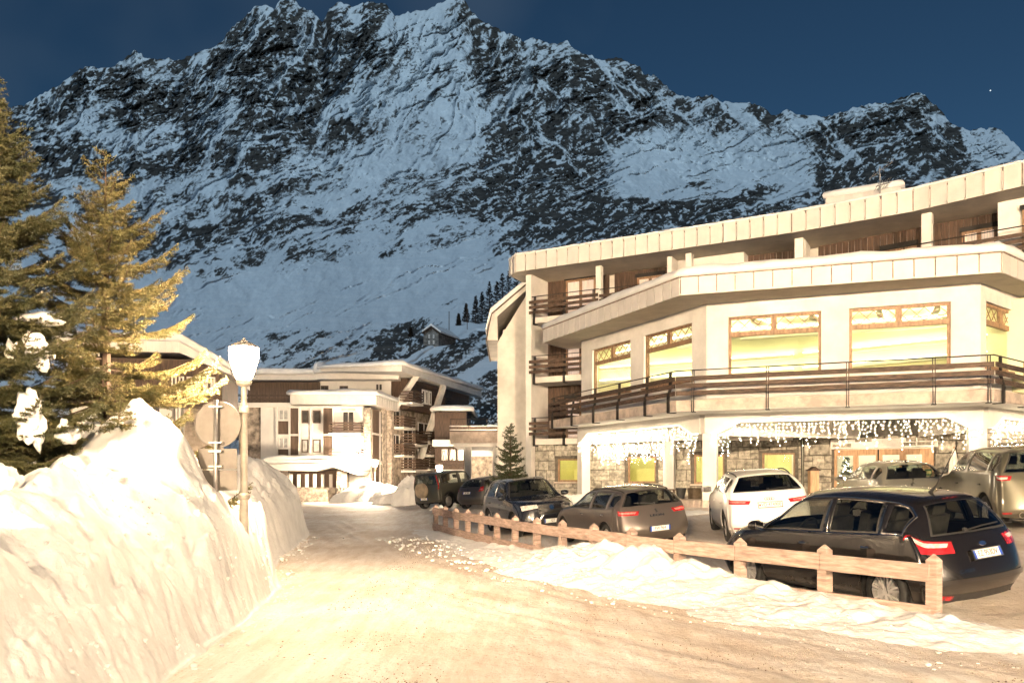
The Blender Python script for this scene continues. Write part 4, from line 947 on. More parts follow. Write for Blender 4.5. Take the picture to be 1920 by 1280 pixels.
def spruce(loc, H, Rb, seed, label, nwh=24, per=7, dens_=110, nl=.042, nw=.0055, top_open=.0, zlow=.04, group='spruces on the snow bank', mat_=None, twstep=.055, cat='spruce tree', name='spruce_tree', twl=.34, droop=.25, build=True, half=None):
    rg = np.random.RandomState(seed); x0, y0, z0 = loc
    segs = []; limbs = MB()
    for wv in range(nwh):
        t = wv / (nwh - 1); h = lerp(zlow, .965, t ** .92) * H
        Lb = Rb * (1 - (h / H)) ** .82 + .10 * Rb * (1 - t) + .05
        for k in range(per if t < .85 else 5):
            az = 2 * math.pi * (k + rg.rand() * .75) / per + wv * 1.7
            if half is not None and math.cos(az - half) < -.35 and t < .9: continue
            l = Lb * rg.uniform(.62, 1.22); hh = h + rg.uniform(-.5, .5) * H / nwh
            d = np.array([math.cos(az), math.sin(az)]); n = 7; pts = []
            rise = lerp(.02, .75, t ** 1.6); dr = droop * (1 - t)
            for i in range(n + 1):
                q = i / n; pts.append(np.array([x0 + d[0] * l * q, y0 + d[1] * l * q, z0 + hh + l * (rise * q - dr * 1.6 * q * (1 - q) * 1.4 - dr * .25 * q + .16 * q ** 3)]))
            limbs.tube([tuple(p) for p in pts[::2] + [pts[-1]]], [.012 * (1 - q) * H / 5 + .003 for q in np.linspace(0, 1, len(pts[::2]) + 1)], 4, cap=False)
            for i in range(1, n): segs.append((pts[i], pts[i + 1], 1.0))
            side = np.array([-d[1], d[0], 0]); m = max(3, int(l / twstep))
            for j in range(m):
                q = lerp(.10, .97, (j + rg.rand() * .6) / m); b = np.array(pts[int(q * n)]) * (1 - (q * n) % 1) + np.array(pts[min(n, int(q * n) + 1)]) * ((q * n) % 1)
                tl = twl * l ** .6 * (1 - q) ** .55 * rg.uniform(.55, 1.15) + .04
                for sg in (-1, 1):
                    dd = np.array([d[0], d[1], rise * .5 + .05]) * rg.uniform(.75, 1.0) + side * sg * rg.uniform(.55, 1.0); dd[2] += rg.uniform(-.25, .12); dd /= np.linalg.norm(dd)
                    e = b + dd * tl; segs.append((b, e, .9))
                    if tl > .16:
                        for u in (.4, .68):
                            c = b + dd * tl * u
                            for s2 in (-1, 1):
                                d2_ = dd + side * s2 * .7 + np.array([0, 0, rg.uniform(-.2, .1)]); d2_ /= np.linalg.norm(d2_); segs.append((c, c + d2_ * tl * .42, .8))
    # leader
    segs.append((np.array([x0, y0, z0 + H * .955]), np.array([x0 + .01, y0, z0 + H]), 1.0))
    P0 = np.array([s[0] for s in segs]); P1 = np.array([s[1] for s in segs]); Ls = np.linalg.norm(P1 - P0, axis=1)
    cnt = np.maximum(2, (Ls * dens_).astype(int)); idx = np.repeat(np.arange(len(segs)), cnt); K = len(idx)
    ax = (P1 - P0) / np.maximum(Ls, 1e-6)[:, None]; a = ax[idx]; t = rg.rand(K)[:, None]; b = P0[idx] + (P1 - P0)[idx] * t
    r3 = rg.normal(size=(K, 3)); r3[:, 2] += .35; r3 -= a * (r3 * a).sum(1)[:, None]; r3 /= np.linalg.norm(r3, axis=1)[:, None] + 1e-9
    nd = a * .62 + r3 * .8; nd /= np.linalg.norm(nd, axis=1)[:, None]; sd = np.cross(nd, rg.normal(size=(K, 3))); sd /= np.linalg.norm(sd, axis=1)[:, None] + 1e-9
    ln = nl * rg.uniform(.7, 1.2, K)[:, None]
    V = np.stack([b - sd * nw, b + sd * nw, b + nd * ln], 1).reshape(-1, 3)
    me = bpy.data.meshes.new('crown'); me.vertices.add(len(V)); me.vertices.foreach_set('co', V.astype(np.float32).ravel())
    me.loops.add(len(V)); me.loops.foreach_set('vertex_index', np.arange(len(V), dtype=np.int32)); me.polygons.add(K); me.polygons.foreach_set('loop_start', np.arange(0, len(V), 3, dtype=np.int32))
    me.materials.append(mat_ or m_needle); me.update(calc_edges=True)
    tr = empty(name, loc); tag(tr, label, cat, group)
    link(bpy.data.objects.new('crown', me), tr); limbs.build('limbs', m_bark, tr, fixn=False)
    mb = MB(); mb.tube([(x0, y0, z0 - .8), (x0, y0, z0 + H * .3), (x0 + .01, y0, z0 + H * .7), (x0 + .01, y0, z0 + H * .97)], [H * .022, H * .017, H * .008, .006], 8); mb.build('trunk', m_bark, tr)
    return tr
tp = at(197, 283, 11.6)
spruce((tp.x, 11.6, 1.35), tp.z - 1.35, 1.78, 3, 'golden lit spruce left of the blazing street lamp', nwh=17, per=7, dens_=190, twl=.30)
tp2 = at(-55, 60, 9.9)
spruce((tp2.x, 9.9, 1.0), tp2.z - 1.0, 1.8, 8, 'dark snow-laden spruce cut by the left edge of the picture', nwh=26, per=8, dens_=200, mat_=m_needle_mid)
# snow caught in the lower boughs of the front spruce
def snow_clump(px, py, Y, w, h, d, seed, label, ang=0):
    c = at(px, py, Y); bm = bmesh.new(); bmesh.ops.create_icosphere(bm, subdivisions=4, radius=1)
    V = []
    for v in bm.verts:
        p = v.co; n1 = float(fbm(np.array([p.x * 1.3 + seed * 3.1 + p.y]), np.array([p.z * 1.3 - p.y * .7]), 3, seed)[0]); n2 = float(fbm(np.array([p.x * 4 + seed + p.y * 2]), np.array([p.z * 4 - p.y]), 3, seed + 5)[0])
        k = .35 + 1.05 * n1 + .45 * (n2 - .5); x, z = p.x * w * k, p.z * h * k
        x, z = x * math.cos(ang) - z * math.sin(ang), x * math.sin(ang) + z * math.cos(ang)
        V.append((c.x + x, c.y + p.y * d * k, c.z + z))
    F = [tuple(x.index for x in f.verts) for f in bm.faces]; bm.free()
    tag(MB().add(V, F).build('snow_clump', m_snow, smooth=True), label, 'snow clump', 'snow clumps caught in the front spruce')
snow_clump(58, 782, 9.45, .20, .38, .09, 3, 'largest snow clump, hanging in the lower boughs of the front spruce', .12)
snow_clump(72, 658, 9.85, .17, .28, .10, 5, 'slanting snow clump high on the front spruce, above the largest clump', .65)
snow_clump(22, 660, 9.75, .08, .16, .08, 7, 'small snow clump at the left edge of the picture beside the slanting one')
snow_clump(75, 600, 9.9, .28, .08, .15, 9, 'flat snow cap topping the lower bough of the front spruce')
snow_clump(125, 808, 9.6, .17, .14, .14, 11, 'rounded snow clump right of the largest clump in the boughs')
snow_clump(165, 795, 9.8, .13, .16, .12, 13, 'jagged snow clump at the right tip of the lower boughs')
snow_clump(12, 905, 8.0, .16, .22, .2, 15, 'snow lump on the bank at the far left edge')
# dark conifer by the hotel's stone wall
ct = at(957, 795, 34.5)
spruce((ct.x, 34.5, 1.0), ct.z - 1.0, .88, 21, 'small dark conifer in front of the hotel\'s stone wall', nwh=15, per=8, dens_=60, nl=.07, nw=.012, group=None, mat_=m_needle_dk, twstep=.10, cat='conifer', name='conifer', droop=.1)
cs = at(985, 880, 34.2)
spruce((cs.x, 34.2, .85), .95, .5, 22, 'low dark shrub at the right foot of the small conifer', nwh=6, per=7, dens_=60, nl=.07, nw=.012, group=None, mat_=m_needle_dk, twstep=.1, cat='shrub', name='conifer_shrub', droop=.0)
# larches on the slope
lpos = [(875, 600, 50), (892, 602, 70), (905, 600, 78), (918, 596, 95), (932, 590, 90), (942, 585, 105), (955, 580, 100), (968, 578, 95), (980, 575, 110), (860, 606, 34), (992, 570, 95), (770, 628, 30)]
where = ['leftmost tall', 'second', 'third', 'fourth', 'fifth', 'sixth', 'seventh', 'eighth', 'ninth', 'small', 'tenth', 'squat']
lab = {9: 'small bare larch at the left end of the clump above the stone house', 11: 'squat dark larch beside the gable of the stone house'}
for k, (px, py, h) in enumerate(lpos):
    p = slope_point(px, py + 4); hm = .78 * h / FPX * p.y
    spruce((p.x, p.y, p.z - 1.0), hm, hm * .20, 40 + k, lab.get(k, 'bare larch, %s from the left of the clump beside the hotel gable' % where[k].replace('leftmost tall', 'first')), nwh=13, per=6, dens_=3.2, nl=.55, nw=.05, group='larches on the slope', mat_=m_larch, twstep=.9, cat='larch', name='larch_tree', twl=.5, droop=.05)

# ================================================================== STREET LAMP (lit in the photograph) and added fill-light masts out of frame
m_lamp_glow = emat("lantern_glow", (1.0, .72, .45), 1150.0)
m_post = mat('painted_post', (.50, .45, .38), .45, metal=.2, var=.12, scale=6)
def street_lamp(loc, label, h=4.2, glow=None, s=1.0, group='lit street lamps'):
    x, y, z = loc; t = empty('street_lamp', loc); tag(t, label, 'street lamp', group)
    mb = MB(); mb.lathe([(.10 * s, 0), (.10 * s, .5), (.065 * s, .62), (.065 * s, h * .45), (.085 * s, h * .45 + .02), (.085 * s, h * .45 + .07), (.055 * s, h * .45 + .10), (.05 * s, h - .52), (.075 * s, h - .50), (.075 * s, h - .42), (.045 * s, h - .40), (.045 * s, h - .12), (.11 * s, h - .08), (.12 * s, h - .02), (.05 * s, h)], loc, 16)
    mb.build('post', m_post, t, smooth=False)
    mb = MB(); mb.lathe([(.10 * s, h), (.13 * s, h + .06), (.21 * s, h + .30), (.215 * s, h + .46)], loc, 12, cap=True); mb.build('lantern_glass', glow or m_lamp_glow, t)
    mb = MB(); mb.lathe([(.225 * s, h + .462), (.225 * s, h + .48), (.12 * s, h + .54), (.05 * s, h + .57), (.02 * s, h + .60), (.005, h + .62)], loc, 12); mb.build('lantern_cap', m_post, t)
    mb = MB()
    for k in range(6):
        a = k * math.pi / 3
        mb.tube([(x + math.cos(a) * r_ * s, y + math.sin(a) * r_ * s, z + zz) for r_, zz in ((.115, h), (.145, h + .06), (.225, h + .30), (.23, h + .465))], .008, 4)
    mb.build('lantern_rib', m_metal_dk, t)
    return t
STREETLAMP_MAIN = street_lamp((-4.02, 12.0, 0.0), 'tall street lamp blazing beside the round sign on the snow bank', 3.28)
m_fill = emat('fill_light_glow', (1.0, .75, .49), 45000.0)
def fill_mast(x, y, h, label, heads, look):  # added out of view, standing in for unseen lamps that light the hotel
    fl = empty('fill_light_mast', (x, y, 0)); tag(fl, label, 'floodlight', 'fill-light masts added behind the viewer')
    mb = MB(); mb.tube([(x, y, -1), (x, y, h)], [.16, .09], 12); mb.build('mast', m_metal_gray, fl)
    d = (Vector(look) - Vector((x, y, h))).normalized(); r_ = Vector((d.y, -d.x, 0)).normalized(); u_ = r_.cross(d); M = Matrix((r_, d, u_)).transposed()
    c0 = Vector((x, y, h)); mb = MB(); mb.bar(c0 - r_ * heads * .36, c0 + r_ * heads * .36, .1, .1); mb.build('cross_arm', m_metal_gray, fl)
    for k in range(heads):
        c = c0 + r_ * (k - (heads - 1) / 2) * .7 + Vector((0, 0, .3)) + d * .12; mb = MB(); mb.box(c, (.5, .2, .42), M); h_ = mb.build('fill_light_head', m_metal_dk, fl)
        mb = MB(); mb.box(c + d * .108, (.44, .01, .36), M); mb.build('fill_light_lens', m_fill, h_)
fill_mast(-13, -44, 10, 'tall fill-light mast added out of view, back along the left side of the road', 3, (2, 20, 1))
fill_mast(18, -33, 10, 'fill-light mast added out of view, back along the right side of the road', 2, (0, 20, 1))

# ================================================================== CENTRAL APARTMENT HOUSE
m_white_w = mat('white_render', (.72, .69, .65), .85, var=.05, scale=.8)
m_panel_br = mat('brown_facade_panel', (.11, .072, .05), .7, var=.2, scale=2, stretch=(4, 4, .3), object_random=.1)
m_stone_r = mat('rubble_stone', (.42, .35, .28), .9, var=.35, scale=1.8, bump=.8, bscale=2.4, dist=.12, object_random=.15)
m_cold_glass = mat('pale_curtained_pane', (.46, .46, .44), .15, var=.15, scale=3, spec=.6)
m_dark_pane = mat('dark_pane', (.07, .065, .06), .1, var=.2, scale=2, spec=.6)
def box_part(name, f, m_, parent, s0, s1, n0, n1, z0, z1):
    mb = MB(); f.box(mb, s0, s1, n0, n1, z0, z1); return mb.build(name, m_, parent)
def win(f, parent, s0, s1, z0, z1, n=0.0, fm=None, pm=None, t=.09, mull=1):
    mb = MB(); f.box(mb, s0, s0 + t, n - .02, n + .05, z0, z1); f.box(mb, s1 - t, s1, n - .02, n + .05, z0, z1); f.box(mb, s0 + t, s1 - t, n - .02, n + .05, z1 - t, z1); f.box(mb, s0 + t, s1 - t, n - .02, n + .05, z0, z0 + t)
    for k in range(mull): 
        m_ = lerp(s0, s1, (k + 1) / (mull + 1)); f.box(mb, m_ - .04, m_ + .04, n - .01, n + .045, z0 + t, z1 - t)
    w_ = mb.build('window', fm or m_white_w, parent); p = MB(); f.box(p, s0 + t, s1 - t, n + .004, n + .012, z0 + t, z1 - t); p.build('pane', pm or m_cold_glass, w_); return w_
def simple_balcony(f, parent, s0, s1, z, n=0, d=1.1, nb=4, h=.95, plants=False):
    b = box_part('balcony', f, m_plaster_w, parent, s0, s1, n, n + d, z - .2, z)
    for k in range(nb):
        zz = z + .12 + k * (h - .1) / nb
        f.piece('rail_board', m_wood_rail, b, s0, s1, n + d - .03, n + d + .02, zz, zz + (h - .1) / nb * .62)
        for s in (s0, s1 - .05): f.piece('rail_board', m_wood_rail, b, s, s + .05, n + .01, n + d - .035, zz, zz + (h - .1) / nb * .62)
    return b
YC = 68.0
def cx_(zx): return (460 + zx / 4.267 - 960) / FPX * YC          # from the enlarged view
def cz_(zy): return CAMH + (HOR - (660 + zy / 4.267)) / FPX * YC
apt = empty('apartment_house', (cx_(500), YC, -.3)); tag(apt, 'white apartment house with brown panels, stone corner piers and stacked balconies', 'apartment house')
fa = Fr((cx_(-60), YC), (cx_(1010), YC)); X0 = cx_(-60); S_ = lambda zx: cx_(zx) - X0
box_part('wall', fa, m_white_w, apt, S_(120), S_(950), -.1, -9, -.5, cz_(430))
box_part('stone_wall', fa, m_stone_r, apt, S_(-60), S_(119), -.25, -8, -.5, cz_(440))
st = box_part('stone_pier', fa, m_mortar, apt, S_(952), S_(1008), .25, -1.2, -.5, cz_(446))
stones(apt, fa, S_(950), S_(1010), 0.0, cz_(446), .25, rowh=(.28, .4), wid=(.35, .6), material=m_stone_lt, name='pier_stone', proud=(.04, .09))
# facade bays
for (a, b) in ((258, 345),):
    for (t, w0, bt) in ((455, 545, 655), (680, 770, 825)):
        win(fa, apt, S_(a + 6), S_(b), cz_(w0), cz_(t), -.06); box_part('facade_panel', fa, m_panel_br, apt, S_(a + 4), S_(b - 2), -.12, -.05, cz_(bt), cz_(w0) - .06)
for (a, b) in ((360, 428), (622, 700)):
    for (t, bt) in ((447, 653), (670, 822)): box_part('facade_panel', fa, m_panel_br, apt, S_(a), S_(b), -.12, -.045, cz_(bt), cz_(t))
for (a, b) in ((450, 503), (540, 600)):
    for (t, bt) in ((465, 567), (697, 802)): win(fa, apt, S_(a), S_(b), cz_(bt), cz_(t), -.07, m_panel_br, m_cold_glass if t > 500 else m_dark_pane, mull=0)
for x in (250, 352, 432, 524, 616, 704):
    box_part('pilaster', fa, m_white_w, apt, S_(x) - .08, S_(x) + .08, -.2, .03, cz_(825), cz_(432))
box_part('storey_band', fa, m_white_w, apt, S_(252), S_(704), -.2, .015, cz_(668), cz_(657))
for (t, bt) in ((470, 640), (690, 800)):
    win(fa, apt, S_(775), S_(872), cz_(bt), cz_(t), -.07, m_white_w, m_dark_pane if t < 500 else m_cold_glass); box_part('lintel_panel', fa, m_concrete, apt, S_(768), S_(878), -.12, -.04, cz_(t) + .02, cz_(t - 20))
simple_balcony(fa, apt, S_(690), S_(948), cz_(650), -.1, 1.3); simple_balcony(fa, apt, S_(690), S_(948), cz_(860), -.1, 1.3)
# roof band with panels
box_part('roof_band', fa, m_fascia, apt, S_(372), S_(1050), .55, -9, cz_(420), cz_(345))
n = 17
for k in range(n): fa.piece('fascia_panel', m_fascia, apt, lerp(S_(372), S_(1050), k / n) + .03, lerp(S_(372), S_(1050), (k + 1) / n) - .03, .552, .60, cz_(418), cz_(348))
box_part('terrace_parapet', fa, m_white_w, apt, S_(-60), S_(372) - .02, .2, -9, cz_(440), cz_(405))
for k, zy in enumerate((345, 375, 395)): fa.piece('rail_board', m_wood_rail, apt, S_(-40), S_(365), .2, .26, cz_(zy + 9), cz_(zy))
p0 = [tuple(fa.P(S_(360), .7, 0).xy), tuple(fa.P(S_(1055), .7, 0).xy), tuple(fa.P(S_(1150), -7, 0).xy), tuple(fa.P(S_(360), -7, 0).xy)]
snow_cap('roof_snow', p0, cz_(346), .45, 'snow layer on the lower roof band of the apartment house', out=.1, wav=.15, step=.9)
# recessed attic storey and its snow-covered roof
YA = 76.0
def ax_(zx): return (460 + zx / 4.267 - 960) / FPX * YA
def az_(zy): return CAMH + (HOR - (660 + zy / 4.267)) / FPX * YA
fb = Fr((ax_(20), YA), (ax_(1165), YA)); T_ = lambda zx: ax_(zx) - ax_(20)
box_part('attic_wall', fb, m_white_w, apt, T_(600), T_(1165), 0, -6, az_(420), az_(232)); box_part('attic_wall', fb, m_panel_br, apt, T_(20), T_(598), 0, -6, az_(420), az_(240))
for (a, b, t, bt, m_) in ((605, 665, 268, 330, m_panel_br), (755, 822, 270, 330, m_panel_br), (1040, 1100, 250, 310, m_white_w)): win(fb, apt, T_(a), T_(b), az_(bt), az_(t), .03, m_, m_dark_pane)
box_part('attic_roof', fb, m_fascia, apt, T_(20), T_(595), 1.2, -7, az_(234), az_(190)); box_part('attic_roof', fb, m_fascia, apt, T_(598), T_(1245), 1.6, -7, az_(232), az_(186))
pp = [tuple(fb.P(T_(600), 1.7, 0).xy), tuple(fb.P(T_(1250), 1.7, 0).xy), tuple(fb.P(T_(1400), -8, 0).xy), tuple(fb.P(T_(600), -8, 0).xy)]
snow_cap('roof_snow', pp, az_(187), .75, 'snow on the upper attic roof of the apartment house', out=.15, wav=.2, step=1.2)
pp = [tuple(fb.P(T_(20), 1.3, 0).xy), tuple(fb.P(T_(590), 1.3, 0).xy), tuple(fb.P(T_(590), -8, 0).xy), tuple(fb.P(T_(20), -8, 0).xy)]
snow_cap('roof_snow', pp, az_(191), .6, 'snow on the attic roof behind the blazing street lamp', out=.15, wav=.2, step=1.2)
ch = box_part('chimney', fb, m_white_w, apt, T_(520), T_(588), -2, -4, az_(190), az_(125)); 
snow_cap('roof_snow', [tuple(fb.P(T_(515), -1.9, 0).xy), tuple(fb.P(T_(592), -1.9, 0).xy), tuple(fb.P(T_(592), -4.1, 0).xy), tuple(fb.P(T_(515), -4.1, 0).xy)], az_(127), .9, 'rounded snow cap on the chimney of the apartment house', out=.1, wav=.2, step=.5)
# side wing receding to the right, log-clad top, raking struts and balconies
PA, PB = Vector((ax_(1165), 73.5)), Vector((ax_(1165) + 5.6, 92.0))
fs = Fr((PA.x, PA.y), (PB.x, PB.y)); 
def sx(zx):   # distance along the side wing seen at enlarged x
    u = (460 + zx / 4.267 - 960) / FPX; return (u * PA.y - PA.x) / (fs.d.x - u * fs.d.y)
def szz(zy, s): return CAMH + (HOR - (660 + zy / 4.267)) / FPX * (PA.y + fs.d.y * s)
SL = fs.L
box_part('side_wall', fs, m_stone_r, apt, 0, SL, 0, -6, -.5, 8.3)
box_part('log_storey', fs, m_wood_dk, apt, sx(1230), SL, .9, -5, 8.2, 11.1); 
for k in range(6): fs.piece('log_beam', m_wood_dk, apt, sx(1228), SL + .1, .9, 1.02, 8.22 + k * .48, 8.64 + k * .48)
for (a, b) in ((1335, 1358), (1364, 1385), (1392, 1412)): win(fs, apt, sx(a), sx(b), 9.0, 10.4, 1.03, m_white_w, m_dark_pane, t=.16, mull=0)
rb = MB(); rb.add([fs.P(-1.5, 2.2, 11.2), fs.P(SL + 1, 2.2, 11.0), fs.P(SL + 1, -6, 11.3), fs.P(-1.5, -6, 11.5)] + [fs.P(-1.5, 2.2, 11.8), fs.P(SL + 1, 2.2, 11.6), fs.P(SL + 1, -6, 11.9), fs.P(-1.5, -6, 12.1)], [(3, 2, 1, 0), (4, 5, 6, 7), (0, 1, 5, 4), (1, 2, 6, 5), (2, 3, 7, 6), (3, 0, 4, 7)]); rb.build('side_roof', m_fascia, apt)
snow_cap('roof_snow', [tuple(fs.P(-1.6, 2.3, 0).xy), tuple(fs.P(SL + 1.1, 2.3, 0).xy), tuple(fs.P(SL + 1.1, -6, 0).xy), tuple(fs.P(-1.6, -6, 0).xy)], 11.75, .5, 'snow on the log-clad side wing of the apartment house', out=.2, wav=.2, step=1.3)
for (s0, z0, s1, z1) in ((sx(1165), 8.3, sx(1215), 11.3), (sx(1365), 3.6, sx(1440), 11.1)):
    mb = MB(); mb.bar(fs.P(s0, .5, z0), fs.P(s1, 2.0, z1), .45, .5); mb.build('strut', m_plaster_w, apt)
for (a, b) in ((1055, 1085), (1130, 1150), (1500, 1530)):
    mb = MB(); fs.box(mb, sx(a), sx(b), .5, -.2, -.4, 8.0); mb.build('stone_pier', m_stone_lt, apt)
bal = [(1150, 1245, 6.4), (1150, 1240, 3.8), (1245, 1345, 4.9), (1245, 1345, 2.4), (1365, 1480, 5.3), (1365, 1480, 2.6), (1400, 1490, 4.0), (1165, 1255, 8.7), (1440, 1500, 9.0)]
for (a, b, z) in bal: simple_balcony(fs, apt, sx(a), sx(b), z, .0 if z < 8 else .9, 1.5 if z < 8 else 1.3, nb=4, h=1.1)
for (a, b, z) in bal[:7]: win(fs, apt, sx(a) + .4, sx(b) - .3, z + .05, z + 2.0, .03, m_white_w, m_dark_pane, t=.12)
# front return between pier and side wing
fr2 = Fr((cx_(1012), YC), (PA.x, PA.y)); mb = MB(); fr2.box(mb, 0, fr2.L, -.05, -4, -.5, cz_(450)); mb.build('wall', m_white_w, apt)
for (a, b) in ((.05, .45), (.62, .9)):
    for (z0, z1) in ((0.2, 2.9), (3.2, 5.4), (5.6, 7.6)): box_part('facade_panel', fr2, m_panel_br if a < .5 else m_dark_pane, apt, a * fr2.L, b * fr2.L, -.06, .02, z0, z1)
fr3 = Fr(tuple(fa.P(S_(1050), .55, 0).xy), tuple(fr2.P(fr2.L + 1.0, .9, 0).xy)); box_part('roof_band', fr3, m_fascia, apt, 0.02, fr3.L, 0, -3, cz_(425), cz_(350))
n = 10
for k in range(n): fr3.piece('fascia_panel', m_fascia, apt, fr3.L * k / n + .06, fr3.L * (k + 1) / n - .03, .004, .05, cz_(423), cz_(352))
# canopy annex with slatted screen, stone base and pier
ann = empty('entrance_annex', (cx_(480), 64.5, -.3)); tag(ann, 'low annex with drooping snow-covered canopy, slatted screen and stone base', 'annex')
YN = 64.0
def nx_(zx): return (460 + zx / 4.267 - 960) / FPX * YN
def nz_(zy): return CAMH + (HOR - (660 + zy / 4.267)) / FPX * YN
fn = Fr((nx_(150), YN), (nx_(930), YN)); Q_ = lambda zx: nx_(zx) - nx_(150)
prof = [(150, 940), (300, 945), (300, 900), (150, 895)]
mb = MB(); pr_ = [(Q_(150), nz_(945)), (Q_(560), nz_(952)), (Q_(700), nz_(918)), (Q_(905), nz_(985)), (Q_(930), nz_(950)), (Q_(715), nz_(872)), (Q_(560), nz_(890)), (Q_(150), nz_(895))]
mb.ext([fn.P(s, 0, z) for s, z in pr_], fn.n * -4.5); mb.build('canopy', m_fascia, ann)
sp_ = [(Q_(135), nz_(893)), (Q_(560), nz_(888)), (Q_(715), nz_(870)), (Q_(935), nz_(952)), (Q_(935), nz_(900)), (Q_(730), nz_(835)), (Q_(560), nz_(820)), (Q_(380), nz_(832)), (Q_(290), nz_(822)), (Q_(135), nz_(840))]
mb = MB(); mb.ext([fn.P(s, .25, z + .02) for s, z in sp_], fn.n * -4.9); o = mb.build('roof_snow', m_snow_far); tag(o, 'thick snow slab drooping over the annex canopy', 'snow layer', 'snow on the roofs')
bv = o.modifiers.new('round', 'BEVEL'); bv.width = .25; bv.segments = 3; bv.limit_method = 'ANGLE'
box_part('back_wall', fn, m_panel_br, ann, Q_(300), Q_(700), -2.2, -2.5, nz_(1085), nz_(935)); box_part('stone_wall', fn, m_stone_lt, ann, Q_(180), Q_(298), -1.5, -2.5, -.4, nz_(945))
box_part('stone_wall', fn, m_stone_lt, ann, Q_(320), Q_(695), -1.2, -1.7, -.5, nz_(1082))
for k in range(6):
    a = 300 + k * 66; box_part('screen_slat', fn, m_white_w, ann, Q_(a), Q_(a + 26), -1.75, -1.95, nz_(1085), nz_(975))
box_part('stone_pier', fn, m_mortar, ann, Q_(716), Q_(800), -.6, -1.6, -.5, nz_(940)); stones(ann, fn, Q_(715), Q_(802), -.2, nz_(948), -.6, rowh=(.25, .4), wid=(.35, .7), material=m_stone_lt, name='pier_stone', proud=(.04, .1))
# folded trestle rack by the pier
tr = empty('trestle_rack', (nx_(765), 62, -.28)); tag(tr, 'dark folding trestle rack standing at the stone pier', 'rack')
for k in range(3):
    x = (460 + (735 + k * 26) / 4.267 - 960) / FPX * 62; mb = MB(); mb.tube([(x - .35, 62, -.3), (x, 62 + .1, .95)], .03, 5); mb.tube([(x + .35, 62, -.3), (x, 62 - .1, .95)], .03, 5); mb.tube([(x - .2, 62, .3), (x + .2, 62, .3)], .025, 5); mb.build('trestle', m_metal_dk, tr)

# ================================================================== CHALET ON THE LEFT BEHIND THE SPRUCES
YL = 42.0
def lp(zx, zy, Y=YL): return at(240 + zx / 3.764, 620 + zy / 3.764, Y)
ch_ = empty('left_chalet', (lp(300, 500).x, YL, 0)); tag(ch_, 'timber chalet with stone wall and row of small white windows left of the lamp', 'chalet')
fl_ = Fr((lp(-420, 0).x, YL), (lp(610, 0).x, YL + 1.5)); U_ = lambda zx: lp(zx, 0).x - lp(-420, 0).x; V_ = lambda zy: lp(0, zy).z
box_part('stone_wall', fl_, m_stone_r, ch_, U_(345), U_(500), -.3, -6, -.5, V_(528)); box_part('wall', fl_, m_white_w, ch_, U_(-420), U_(340), -.4, -6, -.5, V_(470))
box_part('log_wall', fl_, m_wood_dk, ch_, U_(-420), U_(612), 0, -6, V_(520), V_(180)); 
for k in range(5): fl_.piece('log_beam', m_wood_rail, ch_, U_(330), U_(615), .0, .08, V_(530 - k * 19) + .01, V_(530 - (k + 1) * 19) - .01)
for a in (265, 315, 368, 425, 480, 530): win(fl_, ch_, U_(a), U_(a + 34), V_(436), V_(305), .02, m_white_w, m_dark_pane, t=.07, mull=0)
for (a, b, t, bt) in ((-330, -270, 150, 260), (-250, -190, 150, 260), (60, 180, 470, 570), (262, 315, 490, 700)): win(fl_, ch_, U_(a), U_(b), V_(bt), V_(t), .02 if t < 400 else -.36, m_white_w, m_dark_pane, t=.06)
for a in (262, 322): box_part('frame_post', fl_, m_white_w, ch_, U_(a) - .06, U_(a) + .06, -.35, .05, -.2, V_(490))
box_part('balcony_slab', fl_, m_white_w, ch_, U_(150), U_(360), -.2, .9, V_(470), V_(440))
rf = MB(); L0, L1, L2 = U_(-480), U_(345), U_(690); zl0, zl1, zl2 = V_(150), V_(150), V_(300)
rf.ext([fl_.P(L0, 1.0, zl0), fl_.P(L1, 1.0, zl1), fl_.P(L2, 1.0, zl2), fl_.P(L2, 1.0, zl2 + .25), fl_.P(L1, 1.0, zl1 + .55), fl_.P(L0, 1.0, zl0 + .55)], fl_.n * -8); rf.build('roof', m_fascia, ch_)
n = 20
for k in range(n): fl_.piece('fascia_panel', m_fascia, ch_, lerp(L0, L1, k / n) + .02, lerp(L0, L1, (k + 1) / n) - .02, 1.004, 1.04, zl0 - .02, zl0 + .55)
sn = MB(); sn.ext([fl_.P(L0, 1.1, zl0 + .56), fl_.P(L1, 1.1, zl1 + .56), fl_.P(L2 + .05, 1.1, zl2 + .26), fl_.P(L2 + .05, 1.1, zl2 + .6), fl_.P(L1 + .1, 1.1, zl1 + 1.0), fl_.P(L0, 1.1, zl0 + .95)], fl_.n * -8.2); o = sn.build('roof_snow', m_snow_far); tag(o, 'snow on the sloping roof of the left chalet', 'snow layer', 'snow on the roofs'); bv = o.modifiers.new('round', 'BEVEL'); bv.width = .15; bv.segments = 3; bv.limit_method = 'ANGLE'
# ================================================================== DARK CHALET BEHIND THE HOTEL PORCH
YD = 78.0
def dp(px, py): return at(px, py, YD)
dk = empty('far_chalet', (dp(870, 0).x, YD, 0)); tag(dk, 'low dark timber chalet with snowy roof behind the hotel porch', 'chalet')
fd = Fr((dp(815, 0).x, YD), (dp(960, 0).x, YD)); W_ = lambda px: dp(px, 0).x - dp(815, 0).x; Zd = lambda py: dp(0, py).z
box_part('wall', fd, m_wood_dk, dk, W_(815), W_(875), 0, -8, -.5, Zd(772)); box_part('wall', fd, m_panel_br, dk, W_(876), W_(960), 1.0, -6, -.5, Zd(800))
box_part('lower_roof', fd, m_fascia, dk, W_(815), W_(960), 2.4, -4, Zd(838), Zd(826)); 
for (a, b) in ((828, 840), (843, 855), (858, 870), (884, 898), (902, 918)): win(fd, dk, W_(a), W_(b), Zd(864), Zd(842), 1.06 if a > 875 else .05, m_white_w, m_dark_pane, t=.1)
